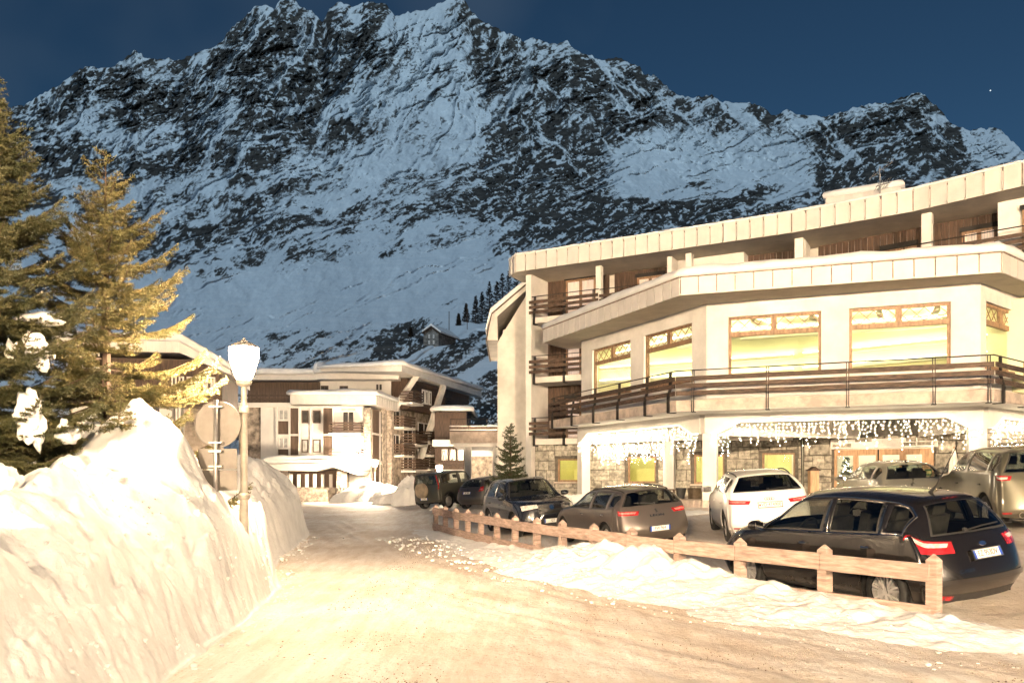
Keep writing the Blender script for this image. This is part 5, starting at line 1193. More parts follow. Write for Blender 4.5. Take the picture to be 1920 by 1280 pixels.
simple_balcony(fd, dk, W_(820), W_(872), Zd(880), 0, 1.2)
box_part('stone_wall', fd, m_stone_r, dk, W_(884), W_(925), 3.0, 2.0, -.4, Zd(856)); box_part('wall', fd, m_white_w, dk, W_(845), W_(872), 1.3, 1.2, -.4, Zd(884))
snow_cap('roof_snow', [(W_(813) + dp(815, 0).x, YD - 1.2), (W_(886) + dp(815, 0).x, YD - 1.2), (W_(886) + dp(815, 0).x, YD + 8), (W_(813) + dp(815, 0).x, YD + 8)], Zd(772), .55, 'snow on the dark chalet roof between apartment house and hotel', out=.2, wav=.15, step=1)
snow_cap('roof_snow', [(dp(884, 0).x, YD - 3.2), (dp(926, 0).x, YD - 3.2), (dp(926, 0).x, YD - 1.8), (dp(884, 0).x, YD - 1.8)], Zd(857), .7, 'snow heaped on the stone wall seen between the porch columns', out=.2, wav=.2, step=.6)
# ================================================================== STONE HOUSE ON THE SLOPE
hp = slope_point(815, 650); hs = hp.y / FPX
house = empty('stone_house', tuple(hp)); tag(house, 'small stone house with four windows and snowy roof high on the slope', 'house')
hw = Fr((hp.x - 20 * hs, hp.y), (hp.x + 8 * hs, hp.y)); gW = hw.L; zb = hp.z - 12 * hs; ze = hp.z + 25 * hs; zr_ = hp.z + 35 * hs
mb = MB(); mb.ext([hw.P(0, 0, zb), hw.P(gW, 0, zb), hw.P(gW, 0, ze), hw.P(gW * .52, 0, zr_), hw.P(0, 0, ze)], (4, 10, 0)); m_house = mat('grey_house_stone', (.20, .19, .175), .9, var=.3, scale=1.2, bump=.4, bscale=2, dist=.1); mb.build('wall', m_house, house)
for (u, v) in ((.38, 19), (.68, 19), (.38, 8), (.68, 8)):
    win(hw, house, gW * u - 1.4 * hs, gW * u + 1.4 * hs, hp.z + (v - 3.2) * hs, hp.z + (v + 3.2) * hs, .02, m_white_w, m_dark_pane, t=.16, mull=0)
mb = MB()
e = 3 * hs
mb.ext([hw.P(-e, .8, ze - e * .5), hw.P(gW * .52, .8, zr_ + .1), hw.P(gW + e * 1.6, .8, ze - e * .9), hw.P(gW + e * 1.6, .8, ze - e * .9 + .35), hw.P(gW * .52, .8, zr_ + .45), hw.P(-e, .8, ze - e * .5 + .35)], (4.5, 11.2, 0)); mb.build('roof', m_wood_dk, house)
mb = MB(); mb.ext([hw.P(-e * .9, .6, ze - e * .5 + .36), hw.P(gW * .52, .6, zr_ + .46), hw.P(gW + e * 1.6, .6, ze - e * .9 + .36), hw.P(gW + e * 1.5, .6, ze - e * .9 + .9), hw.P(gW * .52, .6, zr_ + 1.1), hw.P(-e * .9, .6, ze - e * .5 + .8)], (4.4, 11, 0)); tag(mb.build('roof_snow', m_snow_far), 'snow on the roof of the small stone house on the slope', 'snow layer', 'snow on the roofs')
for (px, y0, y1, lb) in ((843, 640, 583, 'thin utility pole right of the stone house on the slope'), (877, 618, 570, 'thin utility pole among the larches on the slope')):
    p = slope_point(px, y0); t = (y0 - y1) / FPX * p.y; mb = MB(); mb.tube([p - Vector((0, 0, 1)), p + Vector((0, 0, t))], .13, 6); tag(mb.build('utility_pole', m_wood_dk), lb, 'pole', 'utility poles on the slope')
# ================================================================== FAR SNOW HEAPS AND FAR LAMPS
def heap(x, y, w, d, h, seed, label, mt=None):
    n = 44; a = np.linspace(-1, 1, n); A, B = np.meshgrid(a, a); r = np.sqrt(A * A + B * B); ang = np.arctan2(B, A)
    k = 1 + .35 * (fbm(np.cos(ang) * 1.5 + seed, np.sin(ang) * 1.5, 3, seed) - .5)
    z = np.clip(1 - (r / k) ** 3.5, 0, 1) ** .6 * h * .8 * (.6 + .8 * fbm(A * 2 + seed, B * 2, 4, seed + 1)) + .25 * h * (fbm(A * 7, B * 7, 3, seed + 3) - .5) * (r < .95) - .1
    g = lot_h(x + A * w, y + B * d)
    o = grid_mesh('snow_heap', x + A * w, y + B * d, np.where(r / k >= 1, -.3, z) + g, mt or m_snow); return tag(o, label, 'snow heap', 'far snow heaps')
q = at(768, 900, 47); heap(q.x, 47, 1.15, 1.2, 1.75, 5, 'rounded snow heap left of the car with the spare wheel')
q = at(690, 900, 60); heap(q.x, 60, 3.0, 2.0, 1.5, 15, 'long snow heap below the stone pier of the apartment house')
q = at(730, 900, 57); heap(q.x, 57, 1.5, 1.5, .9, 25, 'low snow heap at the far end of the road')
q = at(1080, 925, 35.6); heap(q.x - .4, 35.4, 1.6, .8, .55, 35, 'low snow heap against the hotel wall behind the black car')
q = at(870, 900, 50); heap(q.x, 51, 6.0, 1.6, 1.3, 45, 'snow heap behind the two cars parked at the far end')
q = at(690, 900, 90); heap(q.x, 92, 16, 4, 1.6, 55, 'snow heap running along behind the apartment house')
q = at(1230, 950, 26); heap(q.x + .6, 26.6, 2.2, .7, .25, 65, 'thin snow heap along the hotel plinth')
m_lamp_far = emat('far_lantern_glow', (1.0, .78, .54), 4500.0)
q = at(703, 905, 61.5); street_lamp((q.x, 61.5, -.3), 'far street lamp in front of the stone pier of the apartment house', 2.9, m_lamp_far, 1.0)
q = at(824, 905, 58); street_lamp((q.x, 58, -.2), 'far street lamp right of the stacked balconies, beyond the parked cars', 2.35, m_lamp_far, 1.0)
wl = at(672, 858, 66.6); t = empty('wall_lantern', tuple(wl)); tag(t, 'lit lantern on the wall above the annex canopy', 'wall lantern')
mb = MB(); mb.lathe([(.10, -.22), (.2, 0), (.2, .2), (.12, .26)], wl, 10); mb.build('lantern_glass', m_lamp_far, t)
mb = MB(); mb.bar(wl + Vector((0, .1, .32)), wl + Vector((0, 1.3, .32)), .05, .05); mb.lathe([(.24, .262), (.22, .3), (.03, .42)], wl, 10); mb.build('bracket', m_metal_dk, t)

# ================================================================== CARS
def paint(name, col, rough=.28, metal=.0, coat=1.0):
    m, nt, out = nmat(name); L = nt.links.new
    b = N(nt, 'ShaderNodeBsdfPrincipled', i_Roughness=rough, i_Metallic=metal); b.inputs['Coat Weight'].default_value = coat; b.inputs['Coat Roughness'].default_value = .04
    g = N(nt, 'ShaderNodeTexCoord'); n = N(nt, 'ShaderNodeTexNoise', i_Scale=2.2, i_Detail=5.0, i_Roughness=.65); L(g.outputs['Object'], n.inputs['Vector'])
    # road-salt film gathering low on the body
    sx_ = N(nt, 'ShaderNodeSeparateXYZ'); L(g.outputs['Object'], sx_.inputs[0]); mr = N(nt, 'ShaderNodeMapRange', i_1=.55, i_2=.18, i_3=0.0, i_4=.45); L(sx_.outputs['Z'], mr.inputs[0])
    ml = N(nt, 'ShaderNodeMath', operation='MULTIPLY'); L(mr.outputs[0], ml.inputs[0]); L(n.outputs['Fac'], ml.inputs[1])
    mx = N(nt, 'ShaderNodeMix', data_type='RGBA'); L(ml.outputs[0], mx.inputs[0]); mx.inputs[6].default_value = (*col, 1); mx.inputs[7].default_value = (.26, .22, .18, 1); L(mx.outputs[2], b.inputs['Base Color'])
    rr = N(nt, 'ShaderNodeMapRange', i_3=rough * .8, i_4=rough * 1.5); L(n.outputs['Fac'], rr.inputs[0]); L(rr.outputs[0], b.inputs['Roughness'])
    c2 = N(nt, 'ShaderNodeMath', operation='MULTIPLY_ADD'); c2.inputs[1].default_value = -1.1; c2.inputs[2].default_value = coat; L(ml.outputs[0], c2.inputs[0]); L(c2.outputs[0], b.inputs['Coat Weight'])
    L(b.outputs[0], out.inputs[0]); return m
p_black = paint('black_car_paint', (.008, .007, .007), .2, 0.0, .8); p_navy = paint('dark_car_paint', (.014, .015, .020), .22)
p_grey = paint('grey_brown_car_paint', (.10, .085, .075), .30, .45); p_white = paint('white_car_paint', (.72, .70, .67), .30)
p_green = paint('dark_green_car_paint', (.045, .045, .035), .35, .2); p_dgrey = paint('dark_grey_car_paint', (.04, .038, .038), .3, .3)
p_olive = paint('olive_grey_car_paint', (.13, .12, .085), .30, .5); p_silver = paint('pale_silver_car_paint', (.42, .39, .30), .25, .6)
m_trim = mat('black_plastic_trim', (.022, .021, .02), .55, var=.2, scale=6)
m_chrome = mat('chrome', (.72, .70, .66), .12, metal=1.0, var=.03)
m_carglass = glass('car_glass', (.62, .64, .60), .03)
m_cargl_dk = glass('privacy_glass', (.16, .16, .16), .04)
m_red = mat('red_lens', (.42, .02, .025), .12, var=.25, scale=12, coat=1.0, spec=.6); m_clear = mat('clear_lens', (.62, .56, .52), .12, var=.2, scale=20, coat=1.0)
m_pink = mat('pale_red_lens', (.60, .20, .18), .12, var=.25, scale=16, coat=1.0)
m_rim = mat('alloy_rim', (.56, .54, .52), .32, metal=.35, var=.1, scale=8); m_tyre = mat('tyre', (.022, .021, .020), .8, var=.25, scale=16, bump=.3, bscale=50, dist=.004)
m_seat = mat('seat_fabric', (.035, .033, .032), .9, var=.2, scale=8); m_plate = mat('plate_white', (.72, .70, .66), .45, var=.04); m_ink = mat('plate_ink', (.02, .02, .022), .5, var=.05); m_blue = mat('plate_blue', (.02, .07, .42), .45, var=.05)

def text_mesh(txt, h, mat_, parent, M, name, wscale=1.0, extr=.002):
    cu = bpy.data.curves.new(name, 'FONT'); cu.body = txt; cu.size = h / .7; cu.align_x = 'CENTER'; cu.align_y = 'CENTER'; cu.extrude = extr
    ob = bpy.data.objects.new(name + '_tmp', cu); COL.objects.link(ob); dg = bpy.context.evaluated_depsgraph_get(); me = bpy.data.meshes.new_from_object(ob.evaluated_get(dg)); bpy.data.objects.remove(ob)
    me.transform(Matrix.Diagonal((wscale, 1, 1, 1))); me.transform(M); me.materials.clear(); me.materials.append(mat_)
    return link(bpy.data.objects.new(name, me), parent, True)

class Car:
    NU, NV = 11, 6
    def __init__(c, name, label, p, loc, fwd, group='cars parked at the hotel'):
        c.p = p; x, y = loc; z = float(lot_h(x, y)) + p.get('dz', 0.0)
        c.t = empty(name, (x, y, z), math.atan2(fwd[1], fwd[0])); tag(c.t, label, 'car', group)
        # follow the slope of the ground
        f = Vector((fwd[0], fwd[1])).normalized(); l = Vector((-f.y, f.x))
        hx = float(lot_h(x + f.x, y + f.y) - lot_h(x - f.x, y - f.y)) / 2; hy = float(lot_h(x + l.x, y + l.y) - lot_h(x - l.x, y - l.y)) / 2
        X = Vector((f.x, f.y, hx)).normalized(); Yv = Vector((l.x, l.y, hy)); Zv = X.cross(Yv).normalized(); Yv = Zv.cross(X)
        M4 = Matrix((X, Yv, Zv)).transposed().to_4x4(); M4.translation = Vector((x, y, z)); c.t.matrix_basis = M4; WM[c.t.name] = M4
        c.cage(); c.body(); c.glazing(); c.wheels(); c.interior()
    def cage(c):
        p = c.p; L, W, H = p['L'], p['W'], p['H']; xf, xe = L / 2, -L / 2; gc = p.get('gc', .20); zh = p['zh']; xc, zc = p['xc'], p['zc']; xw = p['xw']; xr, zr = p['xr'], p['zr']; xb, zb = p['xb'], p['zb']; wr = p['wr']; bf, br = p['bf'], p['br']; xt, zt = p.get('xt', xb - .07), p.get('zt', zb - .2)
        xm = (xw + xr) / 2 + .15; bm = lerp(bf, br, .5); hood = p.get('hood', .88); nose = p.get('nose', 1.0); tw = p.get('tailw', .84)
        # rows u0..u11, lines v0 (sill) .. v6 (centre line)
        G = np.zeros((12, 7, 3))
        top = {0: [(xf - .30 * nose, .84 * W, gc + .04), (xf - .13, .5 * W, gc + .02), (xf - .08, 0, gc + .02)],
               1: [(xf - .24 * nose, .90 * W, .48), (xf - .05, .5 * W, .48), (xf, 0, .48)],
               2: [(xf - .42 * nose, .86 * W, zh - .03), (xf - .17 * nose, .5 * W, zh + .0), (xf - .10 * nose, 0, zh + .02)],
               3: [(lerp(xf - .4, xc, .55), hood * W, lerp(zh, zc, .55) + .0), (lerp(xf, xc, .55), .5 * W, lerp(zh, zc, .62) + .02), (lerp(xf, xc, .55), 0, lerp(zh, zc, .62) + .03)],
               4: [(xc - .30, .86 * W, zc - .01), (xc - .06, .5 * W, zc), (xc, 0, zc + .01)],
               5: [(xw - .14, wr, H - .11), (xw - .02, wr * .55, H - .05), (xw, 0, H - .035)],
               6: [(xm, wr * 1.02, H - .075), (xm, wr * .55, H - .01), (xm, 0, H)],
               7: [(xr + .06, wr * .97, zr - .06), (xr, wr * .55, zr - .01), (xr, 0, zr)],
               8: [(xb + .13, tw * W, zb), (xb + .03, .5 * W, zb), (xb, 0, zb)],
               9: [(xt + .15, .88 * W, zt), (xt + .03, .5 * W, zt), (xt, 0, zt)],
               10: [(xe + .20, .92 * W, .50), (xe + .03, .5 * W, .52), (xe, 0, .52)],
               11: [(xe + .32, .84 * W, gc + .08), (xe + .14, .5 * W, gc + .06), (xe + .10, 0, gc + .06)]}
        for u in top: G[u, 4:7] = top[u]
        sxs = {2: xf - .62 * nose, 3: lerp(xf - .5, xc, .6), 4: xc - .12, 5: xw + .18, 6: xm - .05, 7: xr + .10, 8: xb + .30, 9: xt + .26}
        belt = {2: zh - .10, 3: lerp(zh - .06, bf, .7), 4: bf, 5: lerp(bf, br, .3), 6: bm, 7: lerp(bf, br, .85), 8: br, 9: zt - .02}
        bw = {2: .93, 3: .955, 4: .96, 5: .965, 6: .965, 7: .955, 8: .92, 9: .935}
        for u in range(2, 10):
            x = sxs[u]; w2 = 1.0 if 3 <= u <= 7 else .975
            G[u, 3] = (x, bw[u] * W, belt[u]); G[u, 2] = (x, w2 * W, lerp(.60, belt[u], .18)); G[u, 1] = (x, .975 * w2 * W, .36); G[u, 0] = (x, .90 * w2 * W, gc)
        for u, xx in ((1, xf - .34 * nose), (10, xe + .30)):
            G[u, 3] = (xx, .945 * W, .50); G[u, 2] = (xx - .02 * (1 if u == 1 else -1), .95 * W, .46); G[u, 1] = (xx - .03 * (1 if u == 1 else -1), .94 * W, .36); G[u, 0] = (xx - .04 * (1 if u == 1 else -1), .90 * W, gc + .04)
        for u in (0, 11):
            for v in range(4): G[u, v] = G[u, 4] + np.array([(-.03 if u == 0 else .03) * (4 - v), .01 * W * (4 - v) * .5, -.005 * (4 - v)])
        c.G = G
    def P(c, u, v, off=0.0):
        """surface point(s) at (u,v); v may exceed 6 for the mirrored side"""
        u = np.atleast_1d(np.asarray(u, float)); v = np.atleast_1d(np.asarray(v, float)); u, v = np.broadcast_arrays(u, v)
        def ev(u, v):
            s = np.where(v > 6, -1.0, 1.0); vv = np.where(v > 6, 12 - v, v); rows = np.stack([pchip(c.G[:, k, :], u.ravel()) for k in range(7)], 0)   # 7,n,3
            out = np.zeros((u.size, 3)); V = vv.ravel(); i = np.clip(np.floor(V).astype(int), 0, 5); t = (V - i)[:, None]
            d = np.diff(rows, axis=0); p_ = d[:-1] * d[1:]; den = d[:-1] + d[1:]; hm = np.where(p_ > 0, 2 * p_ / np.where(np.abs(den) < 1e-12, 1, den), 0); m = np.zeros_like(rows); m[1:-1] = hm; m[0] = d[0]; m[-1] = d[-1]; m[-1][:, 0] = 0; m[-1][:, 2] = 0
            n = np.arange(V.size); t2 = t * t; t3 = t2 * t
            out = (2 * t3 - 3 * t2 + 1) * rows[i, n] + (t3 - 2 * t2 + t) * m[i, n] + (-2 * t3 + 3 * t2) * rows[i + 1, n] + (t3 - t2) * m[i + 1, n]
            out[:, 1] *= s.ravel(); return out
        q = ev(u, v)
        if off:
            e = 1e-3; du = ev(np.clip(u + e, 0, 11), v) - ev(np.clip(u - e, 0, 11), v); dv = ev(u, v + e) - ev(u, v - e)
            n = np.cross(du, dv); n /= np.linalg.norm(n, axis=1)[:, None] + 1e-12; q = q + n * off * c.nsgn
        return q
    nsgn = 1.0
    def windows(c):
        w = c.p.get('win', {}); 
        return [('windscreen', w.get('ws', (4.10, 4.93, 4.22, 6)), 'c'), ('rear_window', w.get('rw', (7.14, 7.90, 4.30, 6)), 'c')] + [('side_window', q, 's') for q in w.get('side', [(4.32, 5.74, 3.14, 3.86), (5.86, 6.70, 3.14, 3.86), (6.80, 7.42, 3.16, 3.80)])]
    def body(c):
        p = c.p; us = np.linspace(0, 11, 177); vs = np.linspace(0, 12, 133); U, V = np.meshgrid(us, vs, indexing='ij'); Pn = c.P(U, V).reshape(U.shape + (3,))
        cut = np.zeros((len(us) - 1, len(vs) - 1), bool); Uc = (U[:-1, :-1] + U[1:, 1:]) / 2; Vc = (V[:-1, :-1] + V[1:, 1:]) / 2
        for nm, (u0, u1, v0, v1), kd in c.windows():
            for sgn_ in (0, 1):
                vv = Vc if sgn_ == 0 else 12 - Vc; cut |= (Uc > u0) & (Uc < u1) & (vv > v0) & (vv < (v1 if kd == 's' else 6.5))
        # wheel arches
        r = p['r'] * 1.13 + .015; zc_ = p['r'] * 1.02
        Pc = (Pn[:-1, :-1] + Pn[1:, 1:]) / 2; side = (Vc < 3.6) | (Vc > 8.4); arch = np.zeros_like(cut)
        for xw_ in (p['wf'], p['wb']): arch |= side & (np.hypot(Pc[..., 0] - xw_, Pc[..., 2] - zc_) < r)
        keep = ~(cut | arch)
        # pull the border of each arch onto a clean circle
        nearv = np.zeros(U.shape, bool); 
        for a in (0, 1):
            for b in (0, 1): nearv[a:U.shape[0] - 1 + a, b:U.shape[1] - 1 + b] |= arch
        kv = np.zeros(U.shape, bool)
        for a in (0, 1):
            for b in (0, 1): kv[a:U.shape[0] - 1 + a, b:U.shape[1] - 1 + b] |= keep
        for xw_ in (p['wf'], p['wb']):
            d = np.hypot(Pn[..., 0] - xw_, Pn[..., 2] - zc_); m = nearv & kv & (d < r * 1.35) & (d > .05)
            k = np.where(m, r / np.maximum(d, .01), 1); Pn[..., 0] = np.where(m, xw_ + (Pn[..., 0] - xw_) * k, Pn[..., 0]); Pn[..., 2] = np.where(m, zc_ + (Pn[..., 2] - zc_) * k, Pn[..., 2])
        idx = np.arange(U.size).reshape(U.shape); F = np.stack([idx[:-1, :-1], idx[1:, :-1], idx[1:, 1:], idx[:-1, 1:]], -1)[keep]
        # lower cladding
        clad = p.get('clad', 0.55); mi = np.where(((Vc < clad) | (Vc > 12 - clad)), 1, 0)
        if p.get('cladbump'): mi = np.where((Uc > 10.35) | (Uc < .5), 1, mi)
        me = bpy.data.meshes.new('body'); V3 = Pn.reshape(-1, 3); me.from_pydata(V3.tolist(), [], F.tolist()); me.materials.append(p['paint']); me.materials.append(m_trim if not p.get('sill') else p['sill'])
        me.polygons.foreach_set('material_index', mi[keep].astype(np.int32)); me.polygons.foreach_set('use_smooth', np.ones(len(F), bool))
        bm = bmesh.new(); bm.from_mesh(me); bmesh.ops.remove_doubles(bm, verts=bm.verts, dist=1e-4); bmesh.ops.delete(bm, geom=[v for v in bm.verts if not v.link_faces], context='VERTS'); bm.to_mesh(me); bm.free()
        c.bo = link(bpy.data.objects.new('body', me), c.t, True)
        sm = c.bo.modifiers.new('shell', 'SOLIDIFY'); sm.thickness = .018; sm.offset = 0
        # underbody and wheel wells
        mb = MB(); L, W = p['L'], p['W']; mb.box((0, 0, p.get('gc', .2) + .08), (L - .5, W * 1.55, .12)); mb.build('underbody', m_void, c.t, local=True)
        for xw_ in (p['wf'], p['wb']):
            for s in (-1, 1):
                mb = MB(); n = 20; V = []; Fc = []
                for k in range(n + 1):
                    a = math.pi * (-.12 + 1.24 * k / n); V += [(xw_ + r * math.cos(a), s * W * .965, zc_ + r * math.sin(a)), (xw_ + r * math.cos(a), s * W * .62, zc_ + r * math.sin(a))]
                    if k: Fc.append((2 * k - 2, 2 * k, 2 * k + 1, 2 * k - 1))
                V.append((xw_, s * W * .62, zc_)); 
                for k in range(1, n + 1): Fc.append((2 * k - 1, 2 * k + 1, len(V) - 1))
                mb.add(V, Fc); mb.build('wheel_well', m_void, c.t, local=True, fixn=False)
        if p.get('archtrim'):
            for xw_ in (p['wf'], p['wb']):
                for s in (-1, 1):
                    mb = MB(); pts = []
                    for k in range(25):
                        a = math.pi * (-.08 + 1.16 * k / 24); x, z = xw_ + (r + .02) * math.cos(a), zc_ + (r + .02) * math.sin(a); pts.append((x, s * (W * .985), z))
                    mb.tube(pts, .035, 6); mb.build('arch_trim', m_trim, c.t, local=True)
    def patch(c, name, u0, u1, v0, v1, mat_, off=.006, nu=12, nv=8, parent=None, skew=None, thick=True):
        """panel that follows the body; skew gives four (u,v) corners instead"""
        a, b = np.meshgrid(np.linspace(0, 1, nu), np.linspace(0, 1, nv), indexing='ij')
        if skew is not None:
            q = np.array(skew, float); uv = (1 - a)[..., None] * ((1 - b)[..., None] * q[0] + b[..., None] * q[3]) + a[..., None] * ((1 - b)[..., None] * q[1] + b[..., None] * q[2])
        else: uv = np.stack([u0 + (u1 - u0) * a, v0 + (v1 - v0) * b], -1)
        Q = c.P(uv[..., 0], uv[..., 1], off).reshape(nu, nv, 3)
        return grid_mesh(name, Q[..., 0], Q[..., 1], Q[..., 2], mat_, parent or c.t, True, local=True)
    def both(c, name, mat_, skew, off=.006, **k):
        for s in (0, 1): c.patch(name, 0, 0, 0, 0, mat_, off, skew=[(u, v if s == 0 else 12 - v) for u, v in skew], **k)
    def strip(c, name, pts, w, mat_, off=.006, closed=False, parent=None, both=False, lift=.008):
        for s in ((0, 1) if both else (0,)):
            uv = []; n = len(pts)
            for i in range(n if closed else n - 1):
                A, B = pts[i], pts[(i + 1) % n]
                for k in range(10): uv.append((lerp(A[0], B[0], k / 10), lerp(A[1], B[1], k / 10)))
            uv.append(pts[0] if closed else pts[-1]); uv = np.array(uv); v = uv[:, 1] if s == 0 else 12 - uv[:, 1]
            Q = c.P(uv[:, 0], v, off); mb = MB(); mb.tube([tuple(q) for q in Q], w / 2, 5, cap=True); mb.build(name, mat_, parent or c.t, local=True)
    def glazing(c):
        p = c.p; trim = p.get('wtrim', m_trim)
        for i, (nm, (u0, u1, v0, v1), kd) in enumerate(c.windows()):
            gl = m_carglass
            if kd == 's' and p.get('privacy') and i >= 3: gl = m_cargl_dk
            if nm == 'rear_window' and p.get('privacy'): gl = m_cargl_dk
            e = .03
            if kd == 'c':
                o_ = c.patch(nm, u0 - e, u1 + e, v0 - e, 12 - v0 + e, gl, .003, 14, 26)
                c.strip('seal', [(u0, v0), (u1, v0), (u1, 12 - v0), (u0, 12 - v0)], .045, m_trim, .004, True, o_) if False else None
                c.patch('seal', u0 - .10, u0 + .03, v0 - .03, 12 - v0 + .03, m_trim, .006, 4, 26, o_)
                c.patch('seal', u1 - .04, u1 + .06, v0 - .03, 12 - v0 + .03, m_trim, .006, 4, 26, o_)
                for a, b in ((v0 - .05, v0 + .06), (12 - v0 - .06, 12 - v0 + .05)): c.patch('seal', u0 - .1, u1 + .06, a, b, m_trim, .006, 14, 4, o_)
            else:
                for s in (0, 1):
                    f = (lambda v: v) if s == 0 else (lambda v: 12 - v)
                    o_ = c.patch(nm, u0 - e, u1 + e, f(v0 - .02), f(v1 + .02), gl, .003, 14, 6)
                    for (a, b, cc, d) in ((u0 - .05, u0 + .03, v0 - .03, v1 + .03), (u1 - .03, u1 + .05, v0 - .03, v1 + .03), (u0 - .05, u1 + .05, v0 - .06, v0 + .02), (u0 - .05, u1 + .05, v1 - .02, v1 + .06)):
                        c.patch('window_trim', a, b, f(cc), f(d), m_trim, .006, 14, 4, o_)
        if p.get('pillars', True):
            side = [q for n_, q, k in c.windows() if k == 's']
            for a, b in zip(side[:-1], side[1:]):
                for s in (0, 1): f = (lambda v: v) if s == 0 else (lambda v: 12 - v); c.patch('door_pillar', a[1] + .02, b[0] - .02, f(3.14), f(3.88), m_trim, .008, 4, 8)
        if p.get('chrome'):
            side = [q for n_, q, k in c.windows() if k == 's']; a, b = side[0][0] - .12, side[-1][1] + .10
            c.strip('chrome_strip', [(a, 3.07), (b, 3.05)], .022, m_chrome, .012, both=True); c.strip('chrome_strip', [(a, 3.07), (a + .1, 3.94), (b - .05, 3.9), (b, 3.05)], .022, m_chrome, .012, both=True)
        # door shut lines
        for u in p.get('doors', (4.35, 5.80, 6.75)): c.strip('door_gap', [(u, .75), (u, 2.0), (u, 3.1)], .010, m_void, .001, both=True)
        for u in p.get('handles', (5.50, 6.52)):
            for s in (0, 1):
                q = c.P(u, 2.62 if s == 0 else 9.38, .035)[0]; b = c.P(u - .12, 2.62 if s == 0 else 9.38, .03)[0]; mb = MB(); mb.tube([tuple(q), tuple((q + b) / 2 + np.array([0, .008 * (1 if s == 0 else -1), 0])), tuple(b)], .016, 6); mb.build('door_handle', p.get('handle', p['paint']), c.t, local=True)
        c.strip('tailgate_gap', [(7.05, 4.18), (8.0, 4.22), (9.0, 4.55), (9.85, 4.75), (9.95, 6), (9.85, 7.25), (9.0, 7.45), (8.0, 7.78), (7.05, 7.82)], .010, m_void, .001)
        c.strip('bonnet_gap', [(2.15, 4.5), (3.0, 4.12), (4.0, 4.1)], .010, m_void, .001, both=True)
        for s in (0, 1):
            q = c.P(4.42, 3.05 if s == 0 else 8.95)[0]; sy = 1 if s == 0 else -1; c.mirror(q, sy)
    def mirror(c, q, sy):
        mb = MB(); x, y, z = q; V = []; F = []; prof = [(0, .02, .05), (.05, .09, .075), (.12, .125, .08), (.19, .12, .075), (.24, .06, .05)]
        for (t, a, b) in prof:
            for k in range(8): ang = 2 * math.pi * k / 8; V.append((x + .02 + math.cos(ang) * a * .75 + .02, y + sy * (.02 + t), z + .09 + math.sin(ang) * b))
        for i in range(4):
            for k in range(8): F.append((i * 8 + k, i * 8 + (k + 1) % 8, (i + 1) * 8 + (k + 1) % 8, (i + 1) * 8 + k))
        F += [tuple(range(8)), tuple(range(32, 40))]; mb.add(V, F); m_ = mb.build('door_mirror', c.p['paint'], c.t, smooth=True, local=True)
        g = MB(); g.box((x - .055, y + sy * .15, z + .09), (.006, .15, .10)); g.build('mirror_glass', m_chrome, m_, local=True)
    def wheels(c):
        p = c.p; r = p['r']; W = p['W']; sp_ = p.get('spokes', 5); rw = p.get('rimr', .68) * r
        t_prof = [(rw * .97, -.105), (rw * 1.02, -.112), (r * .93, -.108), (r * .985, -.085), (r, -.05), (r, .05), (r * .985, .085), (r * .93, .108), (rw * 1.02, .112), (rw * .97, .105)]
        key = ('tyre', r, sp_)
        Mr = Matrix.Rotation(R(90), 3, 'X')
        tm = MB().lathe(t_prof, (0, 0, 0), 40, M=Mr, cap=False).mesh('tyre', m_tyre, True)
        mb = MB(); mb.lathe([(rw, -.10), (rw, .07), (rw * .93, .085), (rw * .93, .0), (rw * .2, -.03), (.01, -.03)], (0, 0, 0), 40, M=Mr, mi=0, cap=False)
        for k in range(sp_):
            for e in ((-.14, .14) if p.get('dbl', True) else (0,)):
                a = 2 * math.pi * k / sp_ + e; d = Vector((math.cos(a), 0, math.sin(a))); d0 = Vector((math.cos(a - e * .6), 0, math.sin(a - e * .6)))
                mb.bar(d0 * rw * .16 + Vector((0, -.075, 0)), d * rw * .95 + Vector((0, -.068, 0)), p.get('spw', .034), .035, up=(0, 1, 0))
        mb.lathe([(.01, .09), (.05, .09), (.062, .075), (.062, .02)], (0, 0, 0), 16, M=Mr)
        rm = mb.mesh('rim', m_rim)
        for i, xw_ in enumerate((p['wf'], p['wb'])):
            for s in (1, -1):
                o_ = bpy.data.objects.new('wheel', None); o_.empty_display_size = .2; link(o_, c.t, True); o_.location = (xw_, s * (W - .13), r); o_.rotation_euler = (0, p.get('spin', .3), 0 if s > 0 else math.pi)
                for nm, me in (('tyre', tm), ('rim', rm)):
                    ch = bpy.data.objects.new(nm, me); link(ch, o_, True); ch.rotation_euler = (0, 0, math.pi)
                # dark brake disc behind the spokes
    def interior(c):
        p = c.p; H = p['H']; W = p['W']
        for x in (p.get('sx', .25), p.get('sx', .25) - 1.0):
            for y in (-.36, .36):
                mb = MB(); zs = .34 + .25; M_ = Matrix.Rotation(R(-14), 3, 'Y')
                mb.box((x, y, .62), (.5, .46, .16)); mb.box((x - .32, y, .92), (.14, .44, .60), M_); mb.box((x - .42, y, H - .30), (.09, .25, .17), M_); mb.build('seat', m_seat, c.t, local=True)
        mb = MB(); mb.box((p['xc'] - .42, 0, p['zc'] - .10), (.40, W * 1.55, .16)); mb.build('dashboard', m_void, c.t, local=True)
        mb = MB(); Mx_ = Matrix.Rotation(R(65), 3, 'Y'); q0 = Vector((p['xc'] - .72, .36, p['zc'] - .06)); mb.tube([q0 + Mx_ @ Vector((.18 * math.cos(a), .18 * math.sin(a), 0)) for a in np.linspace(0, 2 * math.pi, 19)], .016, 6); mb.build('steering_wheel', m_void, c.t, local=True)
        mb = MB(); mb.box((-.4, 0, .50), (2.6, W * 1.5, .12)); mb.box((p['xb'] + .55, 0, .72), (.06, W * 1.4, .40)); mb.build('cabin_floor', m_void, c.t, local=True)
